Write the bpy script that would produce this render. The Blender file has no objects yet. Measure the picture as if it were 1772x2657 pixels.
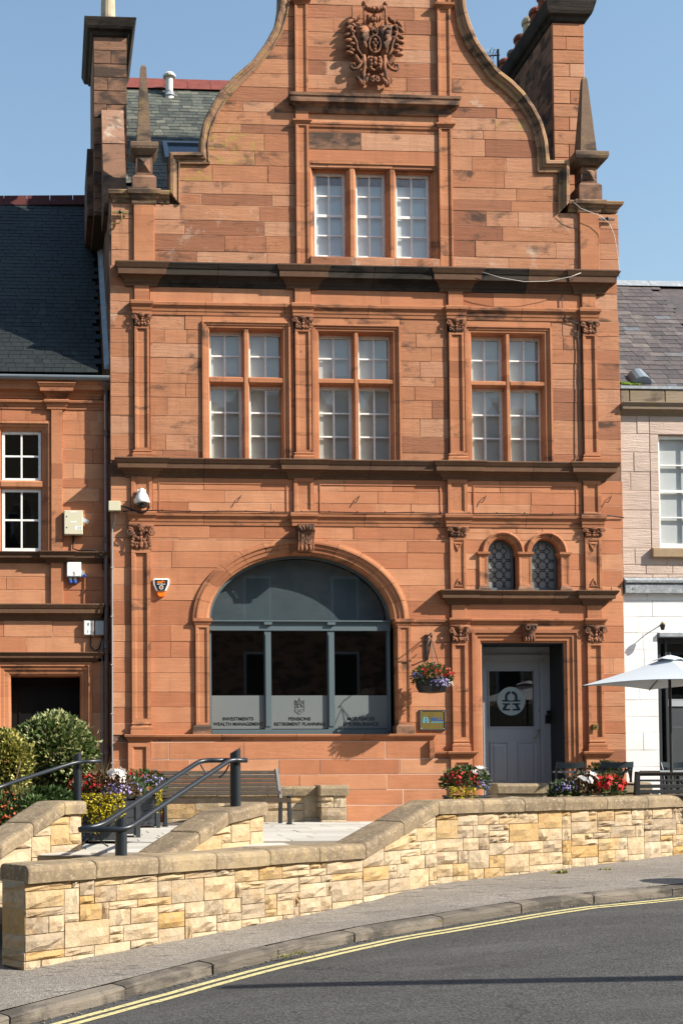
import bpy, bmesh, math, random
from mathutils import Matrix, Vector
rnd = random.Random(7)
sc = bpy.context.scene
COL = sc.collection
R = math.radians

# ------------------------------------------------------------------ camera
F, PCX, PCY, W0, H0 = 3280.0, 320.0, 1872.0, 1772.0, 2657.0   # focal length and principal point in photo pixels
EYE = Vector((0.0, -20.0, 0.87))
CR = (Matrix.Rotation(R(-3.4), 3, 'Z') @ Matrix.Rotation(R(90 + 2.07), 3, 'X') @ Matrix.Rotation(-0.004, 3, 'Z'))
cam_d = bpy.data.cameras.new('camera')
cam = bpy.data.objects.new('camera', cam_d)
COL.objects.link(cam)
cam.matrix_world = Matrix.Translation(EYE) @ CR.to_4x4()
cam_d.sensor_fit = 'VERTICAL'
cam_d.sensor_height = 36.0
cam_d.sensor_width = 24.0
cam_d.lens = F / H0 * 36.0
cam_d.shift_x = (W0 / 2 - PCX) / H0
cam_d.shift_y = (PCY - H0 / 2) / H0
cam_d.clip_end = 2000
sc.camera = cam

# ------------------------------------------------------------------ sky, sun, exposure
SUN_AZ, SUN_EL = 63.0, 36.6          # azimuth from the facade's normal towards the right, elevation
world = bpy.data.worlds.new('World'); sc.world = world; world.use_nodes = True
wn = world.node_tree.nodes; wl = world.node_tree.links
for n in list(wn): wn.remove(n)
sky = wn.new('ShaderNodeTexSky'); sky.sky_type = 'NISHITA'; sky.sun_disc = False
sky.sun_elevation = R(SUN_EL); sky.sun_rotation = R(180 - SUN_AZ)
sky.air_density = 1.75; sky.dust_density = 1.0; sky.ozone_density = 3.0; sky.altitude = 100
bg = wn.new('ShaderNodeBackground'); bg.inputs[1].default_value = 0.10
wo = wn.new('ShaderNodeOutputWorld')
wl.new(sky.outputs[0], bg.inputs[0]); wl.new(bg.outputs[0], wo.inputs[0])
sun_d = bpy.data.lights.new('sun', 'SUN'); sun_d.energy = 5.0; sun_d.angle = R(0.5); sun_d.color = (1.0, 0.93, 0.82)
sun = bpy.data.objects.new('sun', sun_d); COL.objects.link(sun)
sdir = Vector((math.sin(R(SUN_AZ)) * math.cos(R(SUN_EL)), -math.cos(R(SUN_AZ)) * math.cos(R(SUN_EL)), math.sin(R(SUN_EL))))
sun.rotation_euler = sdir.to_track_quat('Z', 'Y').to_euler()
vs = sc.view_settings
vs.view_transform = 'Standard'; vs.look = 'None'; vs.gamma = 1.0; vs.exposure = 0.88; vs.use_curve_mapping = False
sc.cycles.max_bounces = 6; sc.cycles.transparent_max_bounces = 12
sc.cycles.sample_clamp_indirect = 4.0; sc.cycles.caustics_reflective = False; sc.cycles.caustics_refractive = False

# ------------------------------------------------------------------ measuring: photo pixel -> point of the place
def ray(px, py):
    return CR @ Vector(((px - PCX) / F, -(py - PCY) / F, -1.0))
def at(px, py, Y=0.0):                       # on the upright plane y = Y (parallel to the facade)
    d = ray(px, py); t = (Y - EYE.y) / d.y
    return EYE.x + d.x * t, EYE.z + d.z * t
def on(px, py, z):                           # on the level plane
    d = ray(px, py); t = (z - EYE.z) / d.z
    return Vector((EYE.x + d.x * t, EYE.y + d.y * t, z))
def AX(px, py, Y=0.0): return at(px, py, Y)[0]
def AZ(px, py, Y=0.0): return at(px, py, Y)[1]

# ------------------------------------------------------------------ mesh collector
LOC = {}
class MB:
    def __init__(s): s.v = []; s.f = []
    def add(s, vs_, fs):
        b = len(s.v); s.v += [tuple(p) for p in vs_]; s.f += [tuple(i + b for i in f) for f in fs]; return s
    def box(s, x0, x1, y0, y1, z0, z1):
        return s.add([(x0,y0,z0),(x1,y0,z0),(x1,y1,z0),(x0,y1,z0),(x0,y0,z1),(x1,y0,z1),(x1,y1,z1),(x0,y1,z1)],
                     [(0,3,2,1),(4,5,6,7),(0,1,5,4),(1,2,6,5),(2,3,7,6),(3,0,4,7)])
    def bbox(s, x0, x1, y0, y1, z0, z1, b=0.006):    # box with its front (low y), sides and top eased
        r = [[(x0,y1,z0),(x1,y1,z0),(x1,y1,z1),(x0,y1,z1)], [(x0,y0+b,z0),(x1,y0+b,z0),(x1,y0+b,z1),(x0,y0+b,z1)],
             [(x0+b,y0,z0+b),(x1-b,y0,z0+b),(x1-b,y0,z1-b),(x0+b,y0,z1-b)]]
        return s.loft(r)
    def obox(s, p0, p1, w, h, up=(0,0,1)):           # bar from p0 to p1, w across, h along up
        p0 = Vector(p0); p1 = Vector(p1); d = (p1 - p0).normalized(); u = Vector(up)
        a = d.cross(u).normalized() * w / 2; u2 = a.cross(d).normalized() * h / 2
        vs_ = [p + sa * a + su * u2 for p in (p0, p1) for sa, su in ((-1,-1),(1,-1),(1,1),(-1,1))]
        return s.add(vs_, [(0,1,2,3),(7,6,5,4),(0,4,5,1),(1,5,6,2),(2,6,7,3),(3,7,4,0)])
    def loft(s, rings, closed=True, cap0=True, cap1=True):
        n = len(rings[0]); b = len(s.v)
        for r in rings: s.v += [tuple(p) for p in r]
        for i in range(len(rings) - 1):
            for j in range(n if closed else n - 1):
                k = (j + 1) % n
                s.f.append((b+i*n+j, b+i*n+k, b+(i+1)*n+k, b+(i+1)*n+j))
        if closed and cap0: s.f.append(tuple(b + j for j in reversed(range(n))))
        if closed and cap1: s.f.append(tuple(b + (len(rings)-1)*n + j for j in range(n)))
        return s
    def tube(s, pts, r, n=8):
        pts = [Vector(p) for p in pts]; rings = []; side = None
        for i, p in enumerate(pts):
            d = (pts[min(i+1, len(pts)-1)] - pts[max(i-1, 0)]).normalized()
            if side is None: side = d.cross(Vector((0.31, 0.17, 0.93))).normalized()
            side = (side - d * side.dot(d)).normalized(); o = d.cross(side)
            rr = r[i] if isinstance(r, (list, tuple)) else r
            rings.append([p + (side * math.cos(a) + o * math.sin(a)) * rr for a in [2*math.pi*k/n for k in range(n)]])
        return s.loft(rings)
    def lathe(s, c, prof, n=16):
        return s.loft([[(c[0]+r*math.cos(2*math.pi*k/n), c[1]+r*math.sin(2*math.pi*k/n), c[2]+z) for k in range(n)] for r, z in prof])
    def ell(s, c, r, rot=0.0, n=8, m=5):
        rings = []; ca, sa = math.cos(rot), math.sin(rot)
        for i in range(m + 1):
            t = math.pi * (0.04 + 0.92 * i / m)
            ring = []
            for k in range(n):
                a = 2*math.pi*k/n
                x, y, z = r[0]*math.sin(t)*math.cos(a), r[1]*math.sin(t)*math.sin(a), r[2]*math.cos(t)
                ring.append((c[0]+x*ca-z*sa, c[1]+y, c[2]+x*sa+z*ca))
            rings.append(ring)
        return s.loft(rings)
    def prism(s, poly, y0, y1):                      # outline in (x,z), from y0 (front) to y1
        return s.loft([[(x,y1,z) for x,z in poly], [(x,y0,z) for x,z in poly]])
    def build(s, name, mat, parent=None, smooth=False, local=False, fix=True):
        me = bpy.data.meshes.new(name)
        off = Vector((0,0,0)) if (local or parent is None) else LOC.get(parent.name, Vector((0,0,0)))
        me.from_pydata([(p[0]-off.x, p[1]-off.y, p[2]-off.z) for p in s.v], [], s.f)
        if fix:
            bm = bmesh.new(); bm.from_mesh(me); bmesh.ops.recalc_face_normals(bm, faces=bm.faces); bm.to_mesh(me); bm.free()
        me.materials.append(M[mat] if isinstance(mat, str) else mat)
        if smooth: me.polygons.foreach_set('use_smooth', [True]*len(me.polygons))
        me.update()
        o = bpy.data.objects.new(name, me); COL.objects.link(o)
        if parent is not None: o.parent = parent; LOC[o.name] = off
        return o
def tag(o, label=None, cat=None, group=None, kind=None):
    if label: o['label'] = label
    if cat: o['category'] = cat
    if group: o['group'] = group
    if kind: o['kind'] = kind
    return o
def empty(name, loc, label=None, cat=None, group=None, rz=0.0):
    o = bpy.data.objects.new(name, None); COL.objects.link(o)
    o.location = loc; o.rotation_euler.z = rz; o.empty_display_size = 0.1
    LOC[o.name] = Vector(loc)
    return tag(o, label, cat, group)
def copy_tree(o, parent=None):
    c = o.copy(); COL.objects.link(c); c.parent = parent
    for ch in list(o.children): copy_tree(ch, c)
    return c

# ------------------------------------------------------------------ materials
M = {}
class NT:
    def __init__(s, name):
        s.m = bpy.data.materials.new(name); s.m.use_nodes = True; s.t = s.m.node_tree; s.t.nodes.clear()
        M[name] = s.m
    def n(s, typ, ins=None, **kw):
        nd = s.t.nodes.new(typ)
        for k, v in kw.items(): setattr(nd, k, v)
        for k, v in (ins or {}).items():
            if isinstance(v, bpy.types.NodeSocket): s.t.links.new(v, nd.inputs[k])
            else: nd.inputs[k].default_value = v
        return nd
    def pos(s): return s.n('ShaderNodeNewGeometry').outputs['Position']
    def orand(s): return s.n('ShaderNodeObjectInfo').outputs['Random']
    def jit(s, p, amt=40.0):                        # shift the pattern from object to object
        r = s.orand(); c = s.n('ShaderNodeCombineXYZ', {0: r, 1: r, 2: r})
        sc_ = s.n('ShaderNodeVectorMath', {0: c.outputs[0], 'Scale': amt}, operation='SCALE')
        return s.n('ShaderNodeVectorMath', {0: p, 1: sc_.outputs[0]}).outputs[0]
    def sca(s, p, v): return s.n('ShaderNodeVectorMath', {0: p, 1: v}, operation='MULTIPLY').outputs[0]
    def noise(s, p, scale, det=4.0, rough=0.55, dist=0.0):
        return s.n('ShaderNodeTexNoise', {'Vector': p, 'Scale': scale, 'Detail': det, 'Roughness': rough, 'Distortion': dist}).outputs[0]
    def ramp(s, f, stops, interp='LINEAR'):
        nd = s.n('ShaderNodeValToRGB', {0: f}); cr = nd.color_ramp; cr.interpolation = interp
        while len(cr.elements) < len(stops): cr.elements.new(0.5)
        for e, (p_, c) in zip(cr.elements, stops):
            e.position = p_; e.color = (c, c, c, 1) if isinstance(c, (int, float)) else (*c, 1)
        return nd.outputs[0]
    def mix(s, f, a, b, typ='MIX'):
        nd = s.n('ShaderNodeMix', data_type='RGBA', blend_type=typ)
        for i, v in ((0, f), (6, a), (7, b)):
            if isinstance(v, bpy.types.NodeSocket): s.t.links.new(v, nd.inputs[i])
            else: nd.inputs[i].default_value = v if i == 0 else (*v, 1)
        return nd.outputs[2]
    def math(s, op, a, b=0.0): return s.n('ShaderNodeMath', {0: a, 1: b}, operation=op).outputs[0]
    def bump(s, h, strength=0.5, dist=0.01):
        return s.n('ShaderNodeBump', {'Height': h, 'Strength': strength, 'Distance': dist}).outputs[0]
    def out(s, col, rough=0.8, normal=None, spec=0.3, metal=0.0, **kw):
        ins = {'Base Color': col if isinstance(col, bpy.types.NodeSocket) else (*col, 1), 'Roughness': rough, 'Metallic': metal, 'Specular IOR Level': spec}
        if normal is not None: ins['Normal'] = normal
        ins.update(kw)
        b = s.n('ShaderNodeBsdfPrincipled', ins)
        s.t.links.new(b.outputs[0], s.n('ShaderNodeOutputMaterial').inputs[0]); return s.m

def stone(name, stops, soot=0.12, lichen=0.0, bed=0.22, tone_jit=True, bumpk=0.5, sootcol=(0.035, 0.03, 0.027), pale=0.0, band=1.0, cracks=0.0, course=0.0, streak=0.0):
    t = NT(name); p0 = t.pos(); p = t.jit(p0); mid = stops[len(stops) // 2][1]
    dk = tuple(c * 0.45 for c in mid); lt = tuple(min(0.8, c * 1.45) for c in mid); bl = tuple(c * 0.55 for c in mid)
    if course:                                   # stones of one upright differ from course to course
        zz = t.n('ShaderNodeSeparateXYZ', {0: p0}).outputs[2]
        wn_ = t.n('ShaderNodeTexWhiteNoise', {'W': t.math('ADD', t.math('FLOOR', t.math('DIVIDE', zz, course)), t.math('MULTIPLY', t.orand(), 37.0))}, noise_dimensions='1D')
        col = t.ramp(wn_.outputs[0], stops)
    else: col = t.ramp(t.orand(), stops) if tone_jit else t.ramp(t.noise(p0, 0.9, 3), stops)
    bedn = t.noise(t.sca(p, (1.3, 1.3, 16.0 * band)), 1.6, 5, 0.6, 0.6)          # bedding streaks
    col = t.mix(t.ramp(bedn, [(0.3, 0.0), (0.7, 1.0)]), t.mix(bed * 1.1, col, dk), t.mix(bed * 0.6, col, lt))
    blot = t.noise(p, 2.3, 4, 0.6)
    col = t.mix(t.ramp(blot, [(0.35, 0.30), (0.62, 0.0)]), col, bl)
    grain = t.noise(p, 90, 3, 0.7)
    col = t.mix(0.35, col, t.mix(grain, (0.25, 0.25, 0.25), (0.78, 0.78, 0.78)), 'OVERLAY')
    if streak:
        sn = t.noise(t.sca(p0, (7.0, 7.0, 0.55)), 1.0, 5, 0.6)
        col = t.mix(t.ramp(sn, [(0.54, 0.0), (0.74, streak)]), col, tuple(c * 0.35 for c in mid))
    if cracks:
        ck = t.noise(t.sca(p, (1.0, 1.0, 7.0)), 2.4, 7, 0.62, 0.5)
        cm = t.math('MULTIPLY', t.ramp(ck, [(0.490, 0.0), (0.498, 1.0), (0.502, 1.0), (0.510, 0.0)]), t.ramp(t.noise(p, 1.3, 3), [(0.52, 0.0), (0.62, cracks)]))
        col = t.mix(cm, col, tuple(c * 0.22 for c in mid))
    if pale:
        col = t.mix(t.ramp(t.noise(p0, 2.6, 6, 0.7), [(0.55, 0.0), (0.72, pale)]), col, (0.55, 0.47, 0.38))
    if lichen:
        lm = t.noise(p0, 7.0, 8, 0.75)
        col = t.mix(t.ramp(lm, [(0.50, 0.0), (0.60, lichen)]), col, (0.34, 0.27, 0.06))
        col = t.mix(t.ramp(t.noise(p0, 30, 4, 0.6), [(0.66, 0.0), (0.72, lichen)]), col, (0.62, 0.60, 0.52))
    if soot:
        sm = t.noise(t.sca(p, (0.8, 0.8, 1.5)), 1.9, 6, 0.65, 0.4)
        col = t.mix(t.ramp(sm, [(0.62 - soot, 0.85), (0.62 - soot + 0.16, 0.0)] if soot > 0.3 else [(0.30 + soot * 0.4, 0.8), (0.42 + soot * 0.4, 0.0)]), col, sootcol)
    h = t.n('ShaderNodeMath', {0: t.math('MULTIPLY', bedn, 1.2), 1: t.math('MULTIPLY', t.noise(p, 45, 5, 0.65), 0.7)}, operation='ADD').outputs[0]
    return t.out(col, 0.88, t.bump(h, bumpk, 0.012), 0.2)

RED = [(0.0, (0.2370, 0.0920, 0.0536)), (0.07, (0.2610, 0.1120, 0.0649)), (0.16, (0.3200, 0.1320, 0.0742)), (0.25, (0.3880, 0.1610, 0.0845)), (0.45, (0.4310, 0.1910, 0.0999)), (0.65, (0.4600, 0.2170, 0.1185)), (0.85, (0.4840, 0.2440, 0.1452)), (1.0, (0.5140, 0.2780, 0.1700))]
stone('sandstone', RED, 0.02, bed=0.2, cracks=0.8, streak=0.35)
stone('sandstone_sooty', RED, 0.42, sootcol=(0.045, 0.039, 0.034))
stone('sandstone_lichen', RED, 0.06, lichen=0.75, pale=0.6)
stone('sandstone_pale', RED, 0.02, pale=0.8, cracks=0.9)
LOWR = [(0.0, (0.3580, 0.1350, 0.0659)), (0.12, (0.4270, 0.1660, 0.0834)), (0.4, (0.4800, 0.1980, 0.0999)), (0.75, (0.5230, 0.2280, 0.1174)), (1.0, (0.5810, 0.2880, 0.1586))]
stone('sandstone_red', LOWR, 0.0, bed=0.12, bumpk=0.3, cracks=0.4, streak=0.3)
stone('sandstone_trim', [(0.0, (0.2850, 0.1130, 0.0577)), (0.12, (0.3970, 0.1620, 0.0803)), (0.5, (0.4550, 0.1930, 0.0958)), (1.0, (0.4940, 0.2200, 0.1112))], 0.02, bed=0.12, bumpk=0.3, course=0.25, streak=0.4)
stone('sandstone_carved', [(0.0, (0.255, 0.109, 0.061)), (1.0, (0.340, 0.156, 0.088))], 0.30, bed=0.1)
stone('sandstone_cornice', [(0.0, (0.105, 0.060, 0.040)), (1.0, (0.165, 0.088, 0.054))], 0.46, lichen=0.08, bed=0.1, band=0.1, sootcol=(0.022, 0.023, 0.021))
stone('sandstone_string', [(0.0, (0.330, 0.138, 0.068)), (1.0, (0.427, 0.178, 0.088))], 0.12, bed=0.1, band=0.1)
stone('sandstone_brown', [(0.0, (0.190, 0.104, 0.068)), (0.5, (0.260, 0.140, 0.088)), (1.0, (0.330, 0.177, 0.107))], 0.30, bed=0.2)
stone('sandstone_grey', [(0.0, (0.15, 0.098, 0.068)), (1.0, (0.20, 0.13, 0.09))], 0.2, lichen=0.2, bed=0.1)
stone('sandstone_coping', [(0.0, (0.260, 0.152, 0.098)), (1.0, (0.360, 0.207, 0.124))], 0.22, lichen=0.35, bed=0.1)
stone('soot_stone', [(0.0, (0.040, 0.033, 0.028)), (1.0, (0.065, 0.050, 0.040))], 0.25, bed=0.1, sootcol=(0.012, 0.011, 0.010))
stone('sandstone_whitened', [(0.0, (0.300, 0.159, 0.104)), (1.0, (0.340, 0.195, 0.130))], 0.1, pale=1.0)

t = NT('mortar'); t.out(t.mix(t.ramp(t.noise(t.pos(), 1.6, 3), [(0.42, 0.0), (0.58, 1.0)]), (0.17, 0.085, 0.055), (0.62, 0.42, 0.30)), 0.95, spec=0.1)
t = NT('mortar_pale'); t.out(t.mix(t.noise(t.pos(), 6, 4), (0.62, 0.48, 0.39), (0.80, 0.68, 0.58)), 0.95, spec=0.1)
t = NT('mortar_dark'); t.out((0.10, 0.075, 0.05), 0.95, spec=0.1)

def simple(name, col, rough=0.6, spec=0.4, var=0.12, scale=8.0, metal=0.0, bumpk=0.0, bscale=60.0, dirt=None, **kw):
    t = NT(name); p = t.jit(t.pos())
    d = tuple(c * (1 - var * 1.6) for c in col); l = tuple(min(1, c * (1 + var)) for c in col)
    c = t.mix(t.noise(p, scale, 5, 0.6), d, l)
    if dirt: c = t.mix(t.ramp(t.noise(t.pos(), dirt[1], 6, 0.65), [(0.48, 0.0), (0.68, dirt[2])]), c, dirt[0])
    nm = t.bump(t.noise(p, bscale, 4, 0.6), bumpk, 0.01) if bumpk else None
    return t.out(c, rough, nm, spec, metal, **kw)
simple('white_paint', (0.86, 0.86, 0.83), 0.5, 0.4, 0.06, 10, dirt=((0.40, 0.36, 0.30), 22, 0.35))
simple('shop_paint', (0.095, 0.13, 0.145), 0.45, 0.4, 0.08)
simple('door_paint', (0.36, 0.38, 0.40), 0.5, 0.4, 0.06)
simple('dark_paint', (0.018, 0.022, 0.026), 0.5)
simple('black_door', (0.006, 0.006, 0.006), 0.5, 0.2)
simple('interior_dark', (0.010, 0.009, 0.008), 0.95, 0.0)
simple('lunette_screen', (0.085, 0.110, 0.125), 0.8, 0.1, 0.25, 2.0)
simple('blind', (0.52, 0.505, 0.45), 0.9, 0.1, 0.10, 1.2)
simple('blind_bright', (0.62, 0.63, 0.63), 0.9, 0.1, 0.05, 1.2)
simple('frosted_film', (0.155, 0.175, 0.178), 0.7, 0.2, 0.05, 3)
simple('frosted_light', (0.40, 0.47, 0.46), 0.7, 0.2, 0.04, 3)
simple('lettering', (0.004, 0.005, 0.006), 0.5)
simple('emblem_grey', (0.075, 0.085, 0.09), 0.7)
simple('black_metal', (0.012, 0.017, 0.024), 0.38, 0.5, 0.15)
simple('cast_iron', (0.016, 0.016, 0.018), 0.5, 0.5, 0.2, 40, bumpk=0.3)
simple('pipe_paint', (0.155, 0.105, 0.098), 0.5, 0.4, 0.12, 5, dirt=((0.12, 0.06, 0.035), 14, 0.7))
simple('grey_conduit', (0.30, 0.31, 0.32), 0.4, 0.5)
simple('cable_black', (0.012, 0.012, 0.014), 0.5)
simple('cable_white', (0.62, 0.61, 0.57), 0.6)
simple('bench_wood', (0.040, 0.028, 0.019), 0.75, 0.25, 0.25, 9, bumpk=0.25, dirt=((0.07, 0.054, 0.038), 6, 0.5))
simple('black_wood', (0.016, 0.018, 0.021), 0.5, 0.4, 0.2)
simple('chair_paint', (0.045, 0.062, 0.075), 0.45, 0.4, 0.15)
simple('table_top', (0.33, 0.38, 0.42), 0.35, 0.5, 0.08)
simple('planter_grey', (0.045, 0.052, 0.060), 0.55, 0.35, 0.15, 7)
simple('parasol_cloth', (0.56, 0.61, 0.65), 0.85, 0.1, 0.05, 2)
simple('cream_plastic', (0.62, 0.58, 0.42), 0.5, 0.4, 0.03)
simple('white_plastic', (0.78, 0.79, 0.77), 0.4, 0.4, 0.02)
simple('grey_plastic', (0.40, 0.42, 0.42), 0.45, 0.4, 0.04)
simple('blue_plastic', (0.03, 0.10, 0.40), 0.4)
simple('orange_plastic', (0.85, 0.20, 0.015), 0.3, 0.5, 0.05)
simple('brass', (0.38, 0.29, 0.09), 0.28, 0.5, 0.25, 5, metal=0.65)
simple('sign_blue', (0.02, 0.10, 0.34), 0.4)
simple('sign_cyan', (0.10, 0.44, 0.62), 0.4)
simple('lead', (0.26, 0.29, 0.32), 0.5, 0.4, 0.15, 5, dirt=((0.5, 0.5, 0.5), 12, 0.5))
simple('gutter_paint', (0.20, 0.24, 0.27), 0.4, 0.5, 0.15, 4)
simple('ridge_red', (0.20, 0.050, 0.038), 0.75, 0.3, 0.25, 6, dirt=((0.10, 0.03, 0.025), 10, 0.6))
simple('ridge_dark', (0.085, 0.022, 0.02), 0.8, 0.2, 0.25, 6)
simple('terracotta', (0.26, 0.08, 0.05), 0.8, 0.2, 0.2, 8, dirt=((0.06, 0.04, 0.035), 6, 0.6))
simple('buff_pot', (0.48, 0.40, 0.28), 0.85, 0.2, 0.15, 6, dirt=((0.16, 0.13, 0.10), 5, 0.6))
simple('vent_white', (0.60, 0.60, 0.56), 0.6, 0.3, 0.1)
simple('skylight_glass', (0.05, 0.075, 0.10), 0.1, 0.6, 0.05)
simple('plaster_white', (0.80, 0.79, 0.77), 0.9, 0.15, 0.04, 5, bumpk=0.35, bscale=26, dirt=((0.60, 0.58, 0.54), 4, 0.3))
simple('mortar_white', (0.62, 0.60, 0.58), 0.9, 0.1)
simple('grey_fascia', (0.27, 0.29, 0.31), 0.85, 0.2, 0.2, 14, bumpk=0.5, bscale=40, dirt=((0.55, 0.56, 0.56), 18, 0.6))
simple('sill_stone', (0.36, 0.26, 0.16), 0.9, 0.2, 0.2, 9, bumpk=0.5)
stone('pink_stone', [(0.0, (0.54, 0.41, 0.34)), (0.5, (0.58, 0.45, 0.375)), (1.0, (0.62, 0.485, 0.405))], 0.0, bed=0.02, bumpk=1.0)
simple('mortar_pink', (0.42, 0.31, 0.25), 0.95, 0.1)
stone('dirty_parapet', [(0.0, (0.22, 0.17, 0.125)), (1.0, (0.30, 0.23, 0.17))], 0.36, lichen=0.2, bed=0.05)
simple('moss', (0.12, 0.19, 0.02), 0.95, 0.1, 0.4, 30, bumpk=0.8)
simple('bark', (0.14, 0.10, 0.07), 0.9, 0.1, 0.3, 20, bumpk=0.6)
simple('soil', (0.03, 0.022, 0.016), 0.95, 0.1, 0.3, 20, bumpk=0.6)
simple('yellow_line', (0.60, 0.52, 0.25), 0.8, 0.2, 0.10, 25, bumpk=0.3, dirt=((0.16, 0.15, 0.13), 26, 0.85))

def slate(name, stops, stain=0.5):
    t = NT(name); p = t.jit(t.pos())
    c = t.ramp(t.orand(), stops)
    c = t.mix(t.ramp(t.noise(p, 9, 5, 0.65), [(0.35, 0.5), (0.65, 0.0)]), c, (0.02, 0.022, 0.022))
    c = t.mix(t.ramp(t.noise(t.pos(), 1.1, 5, 0.6), [(0.40, stain), (0.62, 0.0)]), c, (0.014, 0.018, 0.020))
    t.out(c, 0.62, t.bump(t.noise(p, 40, 4), 0.5, 0.01), 0.35)
slate('slate_green', [(0.0, (0.066, 0.074, 0.062)), (0.4, (0.106, 0.115, 0.092)), (0.8, (0.150, 0.156, 0.121)), (1.0, (0.211, 0.209, 0.164))], 0.3)
slate('slate_dark', [(0.0, (0.0048, 0.0081, 0.0083)), (0.4, (0.0090, 0.0139, 0.0127)), (0.8, (0.0156, 0.0232, 0.0198)), (1.0, (0.0300, 0.0394, 0.0330))], 0.8)
slate('slate_purple', [(0.0, (0.085, 0.068, 0.068)), (0.4, (0.115, 0.092, 0.090)), (0.8, (0.15, 0.122, 0.112)), (0.95, (0.20, 0.165, 0.15)), (1.0, (0.16, 0.18, 0.21))], 0.25)

# yellow rubble, its coping, the ground
t = NT('cream_stone'); p0 = t.pos(); p = t.jit(p0)
c = t.ramp(t.orand(), [(0.0, (0.3380, 0.2660, 0.1887)), (0.14, (0.4090, 0.3230, 0.2247)), (0.35, (0.4800, 0.3790, 0.2555)), (0.6, (0.5340, 0.4220, 0.2904)), (0.84, (0.4720, 0.3400, 0.1887)), (0.95, (0.4630, 0.2930, 0.1155)), (1.0, (0.5520, 0.4390, 0.3169))])
c = t.mix(t.ramp(t.noise(p, 2.6, 6, 0.65, 0.8), [(0.48, 0.0), (0.78, 0.7)]), c, (0.4450, 0.2590, 0.0965))
c = t.mix(t.ramp(t.noise(p, 3.2, 8, 0.75), [(0.30, 0.55), (0.48, 0.0)]), c, (0.2320, 0.1800, 0.1283))
c = t.mix(t.ramp(t.noise(p, 16, 6, 0.75), [(0.34, 0.35), (0.48, 0.0)]), c, (0.2480, 0.1900, 0.1314))
c = t.mix(t.ramp(t.noise(p, 20, 6, 0.75), [(0.55, 0.0), (0.72, 0.5)]), c, (0.6410, 0.5420, 0.4219))
h = t.math('ADD', t.noise(p, 9, 8, 0.75), t.math('MULTIPLY', t.noise(p, 45, 5, 0.75), 0.35))
t.out(c, 0.92, t.bump(h, 0.8, 0.035), 0.15)
t = NT('rubble_mortar'); t.out(t.mix(t.noise(t.pos(), 30, 4), (0.30, 0.235, 0.155), (0.46, 0.37, 0.25)), 0.95, t.bump(t.noise(t.pos(), 60, 4), 0.5, 0.01), 0.1)
t = NT('coping_stone'); p0 = t.pos(); p = t.jit(p0)
c = t.ramp(t.orand(), [(0.0, (0.216, 0.161, 0.102)), (0.5, (0.279, 0.213, 0.135)), (1.0, (0.342, 0.261, 0.164))])
c = t.mix(t.ramp(t.noise(p, 3.0, 8, 0.75), [(0.36, 0.8), (0.60, 0.0)]), c, (0.135, 0.103, 0.074))
c = t.mix(t.ramp(t.noise(p0, 1.7, 8, 0.75), [(0.50, 0.0), (0.64, 0.7)]), c, (0.396, 0.300, 0.164))
c = t.mix(t.ramp(t.noise(p, 24, 6, 0.75), [(0.54, 0.0), (0.66, 0.75)]), c, (0.423, 0.365, 0.262))
c = t.mix(t.ramp(t.noise(p, 15, 6, 0.75), [(0.58, 0.0), (0.72, 0.6)]), c, (0.099, 0.074, 0.053))
t.out(c, 0.93, t.bump(t.math('ADD', t.noise(p, 14, 8, 0.75), t.noise(p, 60, 4, 0.7)), 0.6, 0.012), 0.15)

def speckle(t, p, sc_, dark, light, hi, amt):
    v = t.n('ShaderNodeTexVoronoi', {'Vector': p, 'Scale': sc_}); g = t.noise(p, sc_ * 0.8, 4, 0.8)
    c = t.mix(t.ramp(v.outputs['Color'], [(0.1, 0.0), (0.9, 1.0)]), dark, light)
    c = t.mix(t.ramp(g, [(0.52, 0.0), (0.66, amt)]), c, hi)
    c = t.mix(t.ramp(g, [(0.34, amt), (0.46, 0.0)]), c, tuple(q * 0.4 for q in dark))
    return c, t.math('ADD', v.outputs['Distance'], t.math('MULTIPLY', g, 0.6))
t = NT('asphalt'); p = t.pos()
c, h = speckle(t, p, 60.0, (0.0290, 0.0290, 0.0290), (0.0905, 0.0882, 0.0858), (0.1810, 0.1775, 0.1694), 0.7)
c = t.mix(t.ramp(t.noise(p, 0.8, 6, 0.65), [(0.35, 0.45), (0.65, 0.0)]), c, (0.0383, 0.0371, 0.0360))
c = t.mix(t.ramp(t.noise(t.sca(p, (0.3805, 1.5219, 0.9512)), 1.6, 6, 0.65), [(0.50, 0.0), (0.70, 0.4)]), c, (0.1137, 0.1114, 0.1067))
ve = t.n('ShaderNodeTexVoronoi', {'Vector': t.n('ShaderNodeVectorMath', {0: p, 1: t.n('ShaderNodeTexNoise', {'Vector': p, 'Scale': 2.0, 'Detail': 5.0}).outputs[1]}).outputs[0], 'Scale': 0.45}, feature='DISTANCE_TO_EDGE').outputs[0]
c = t.mix(t.math('MULTIPLY', t.ramp(ve, [(0.0, 0.8), (0.006, 0.0)]), t.ramp(t.noise(p, 0.9, 3), [(0.5, 0.0), (0.58, 1.0)])), c, (0.0186, 0.0186, 0.0186))
c = t.mix(t.ramp(t.noise(p, 2.8, 7, 0.7), [(0.60, 0.0), (0.72, 0.5)]), c, (0.0325, 0.0313, 0.0302))
t.out(c, 0.88, t.bump(h, 0.5, 0.008), 0.25)
t = NT('pavement'); p = t.pos()
c, h = speckle(t, p, 75.0, (0.13, 0.115, 0.10), (0.32, 0.29, 0.25), (0.44, 0.40, 0.35), 0.65)
c = t.mix(t.ramp(t.noise(p, 1.1, 7, 0.7), [(0.36, 0.5), (0.62, 0.0)]), c, (0.12, 0.105, 0.09))
cr_ = t.noise(t.sca(p, (0.30, 2.6, 1.0)), 1.5, 8, 0.6, 0.4)                       # long hairline cracks
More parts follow.
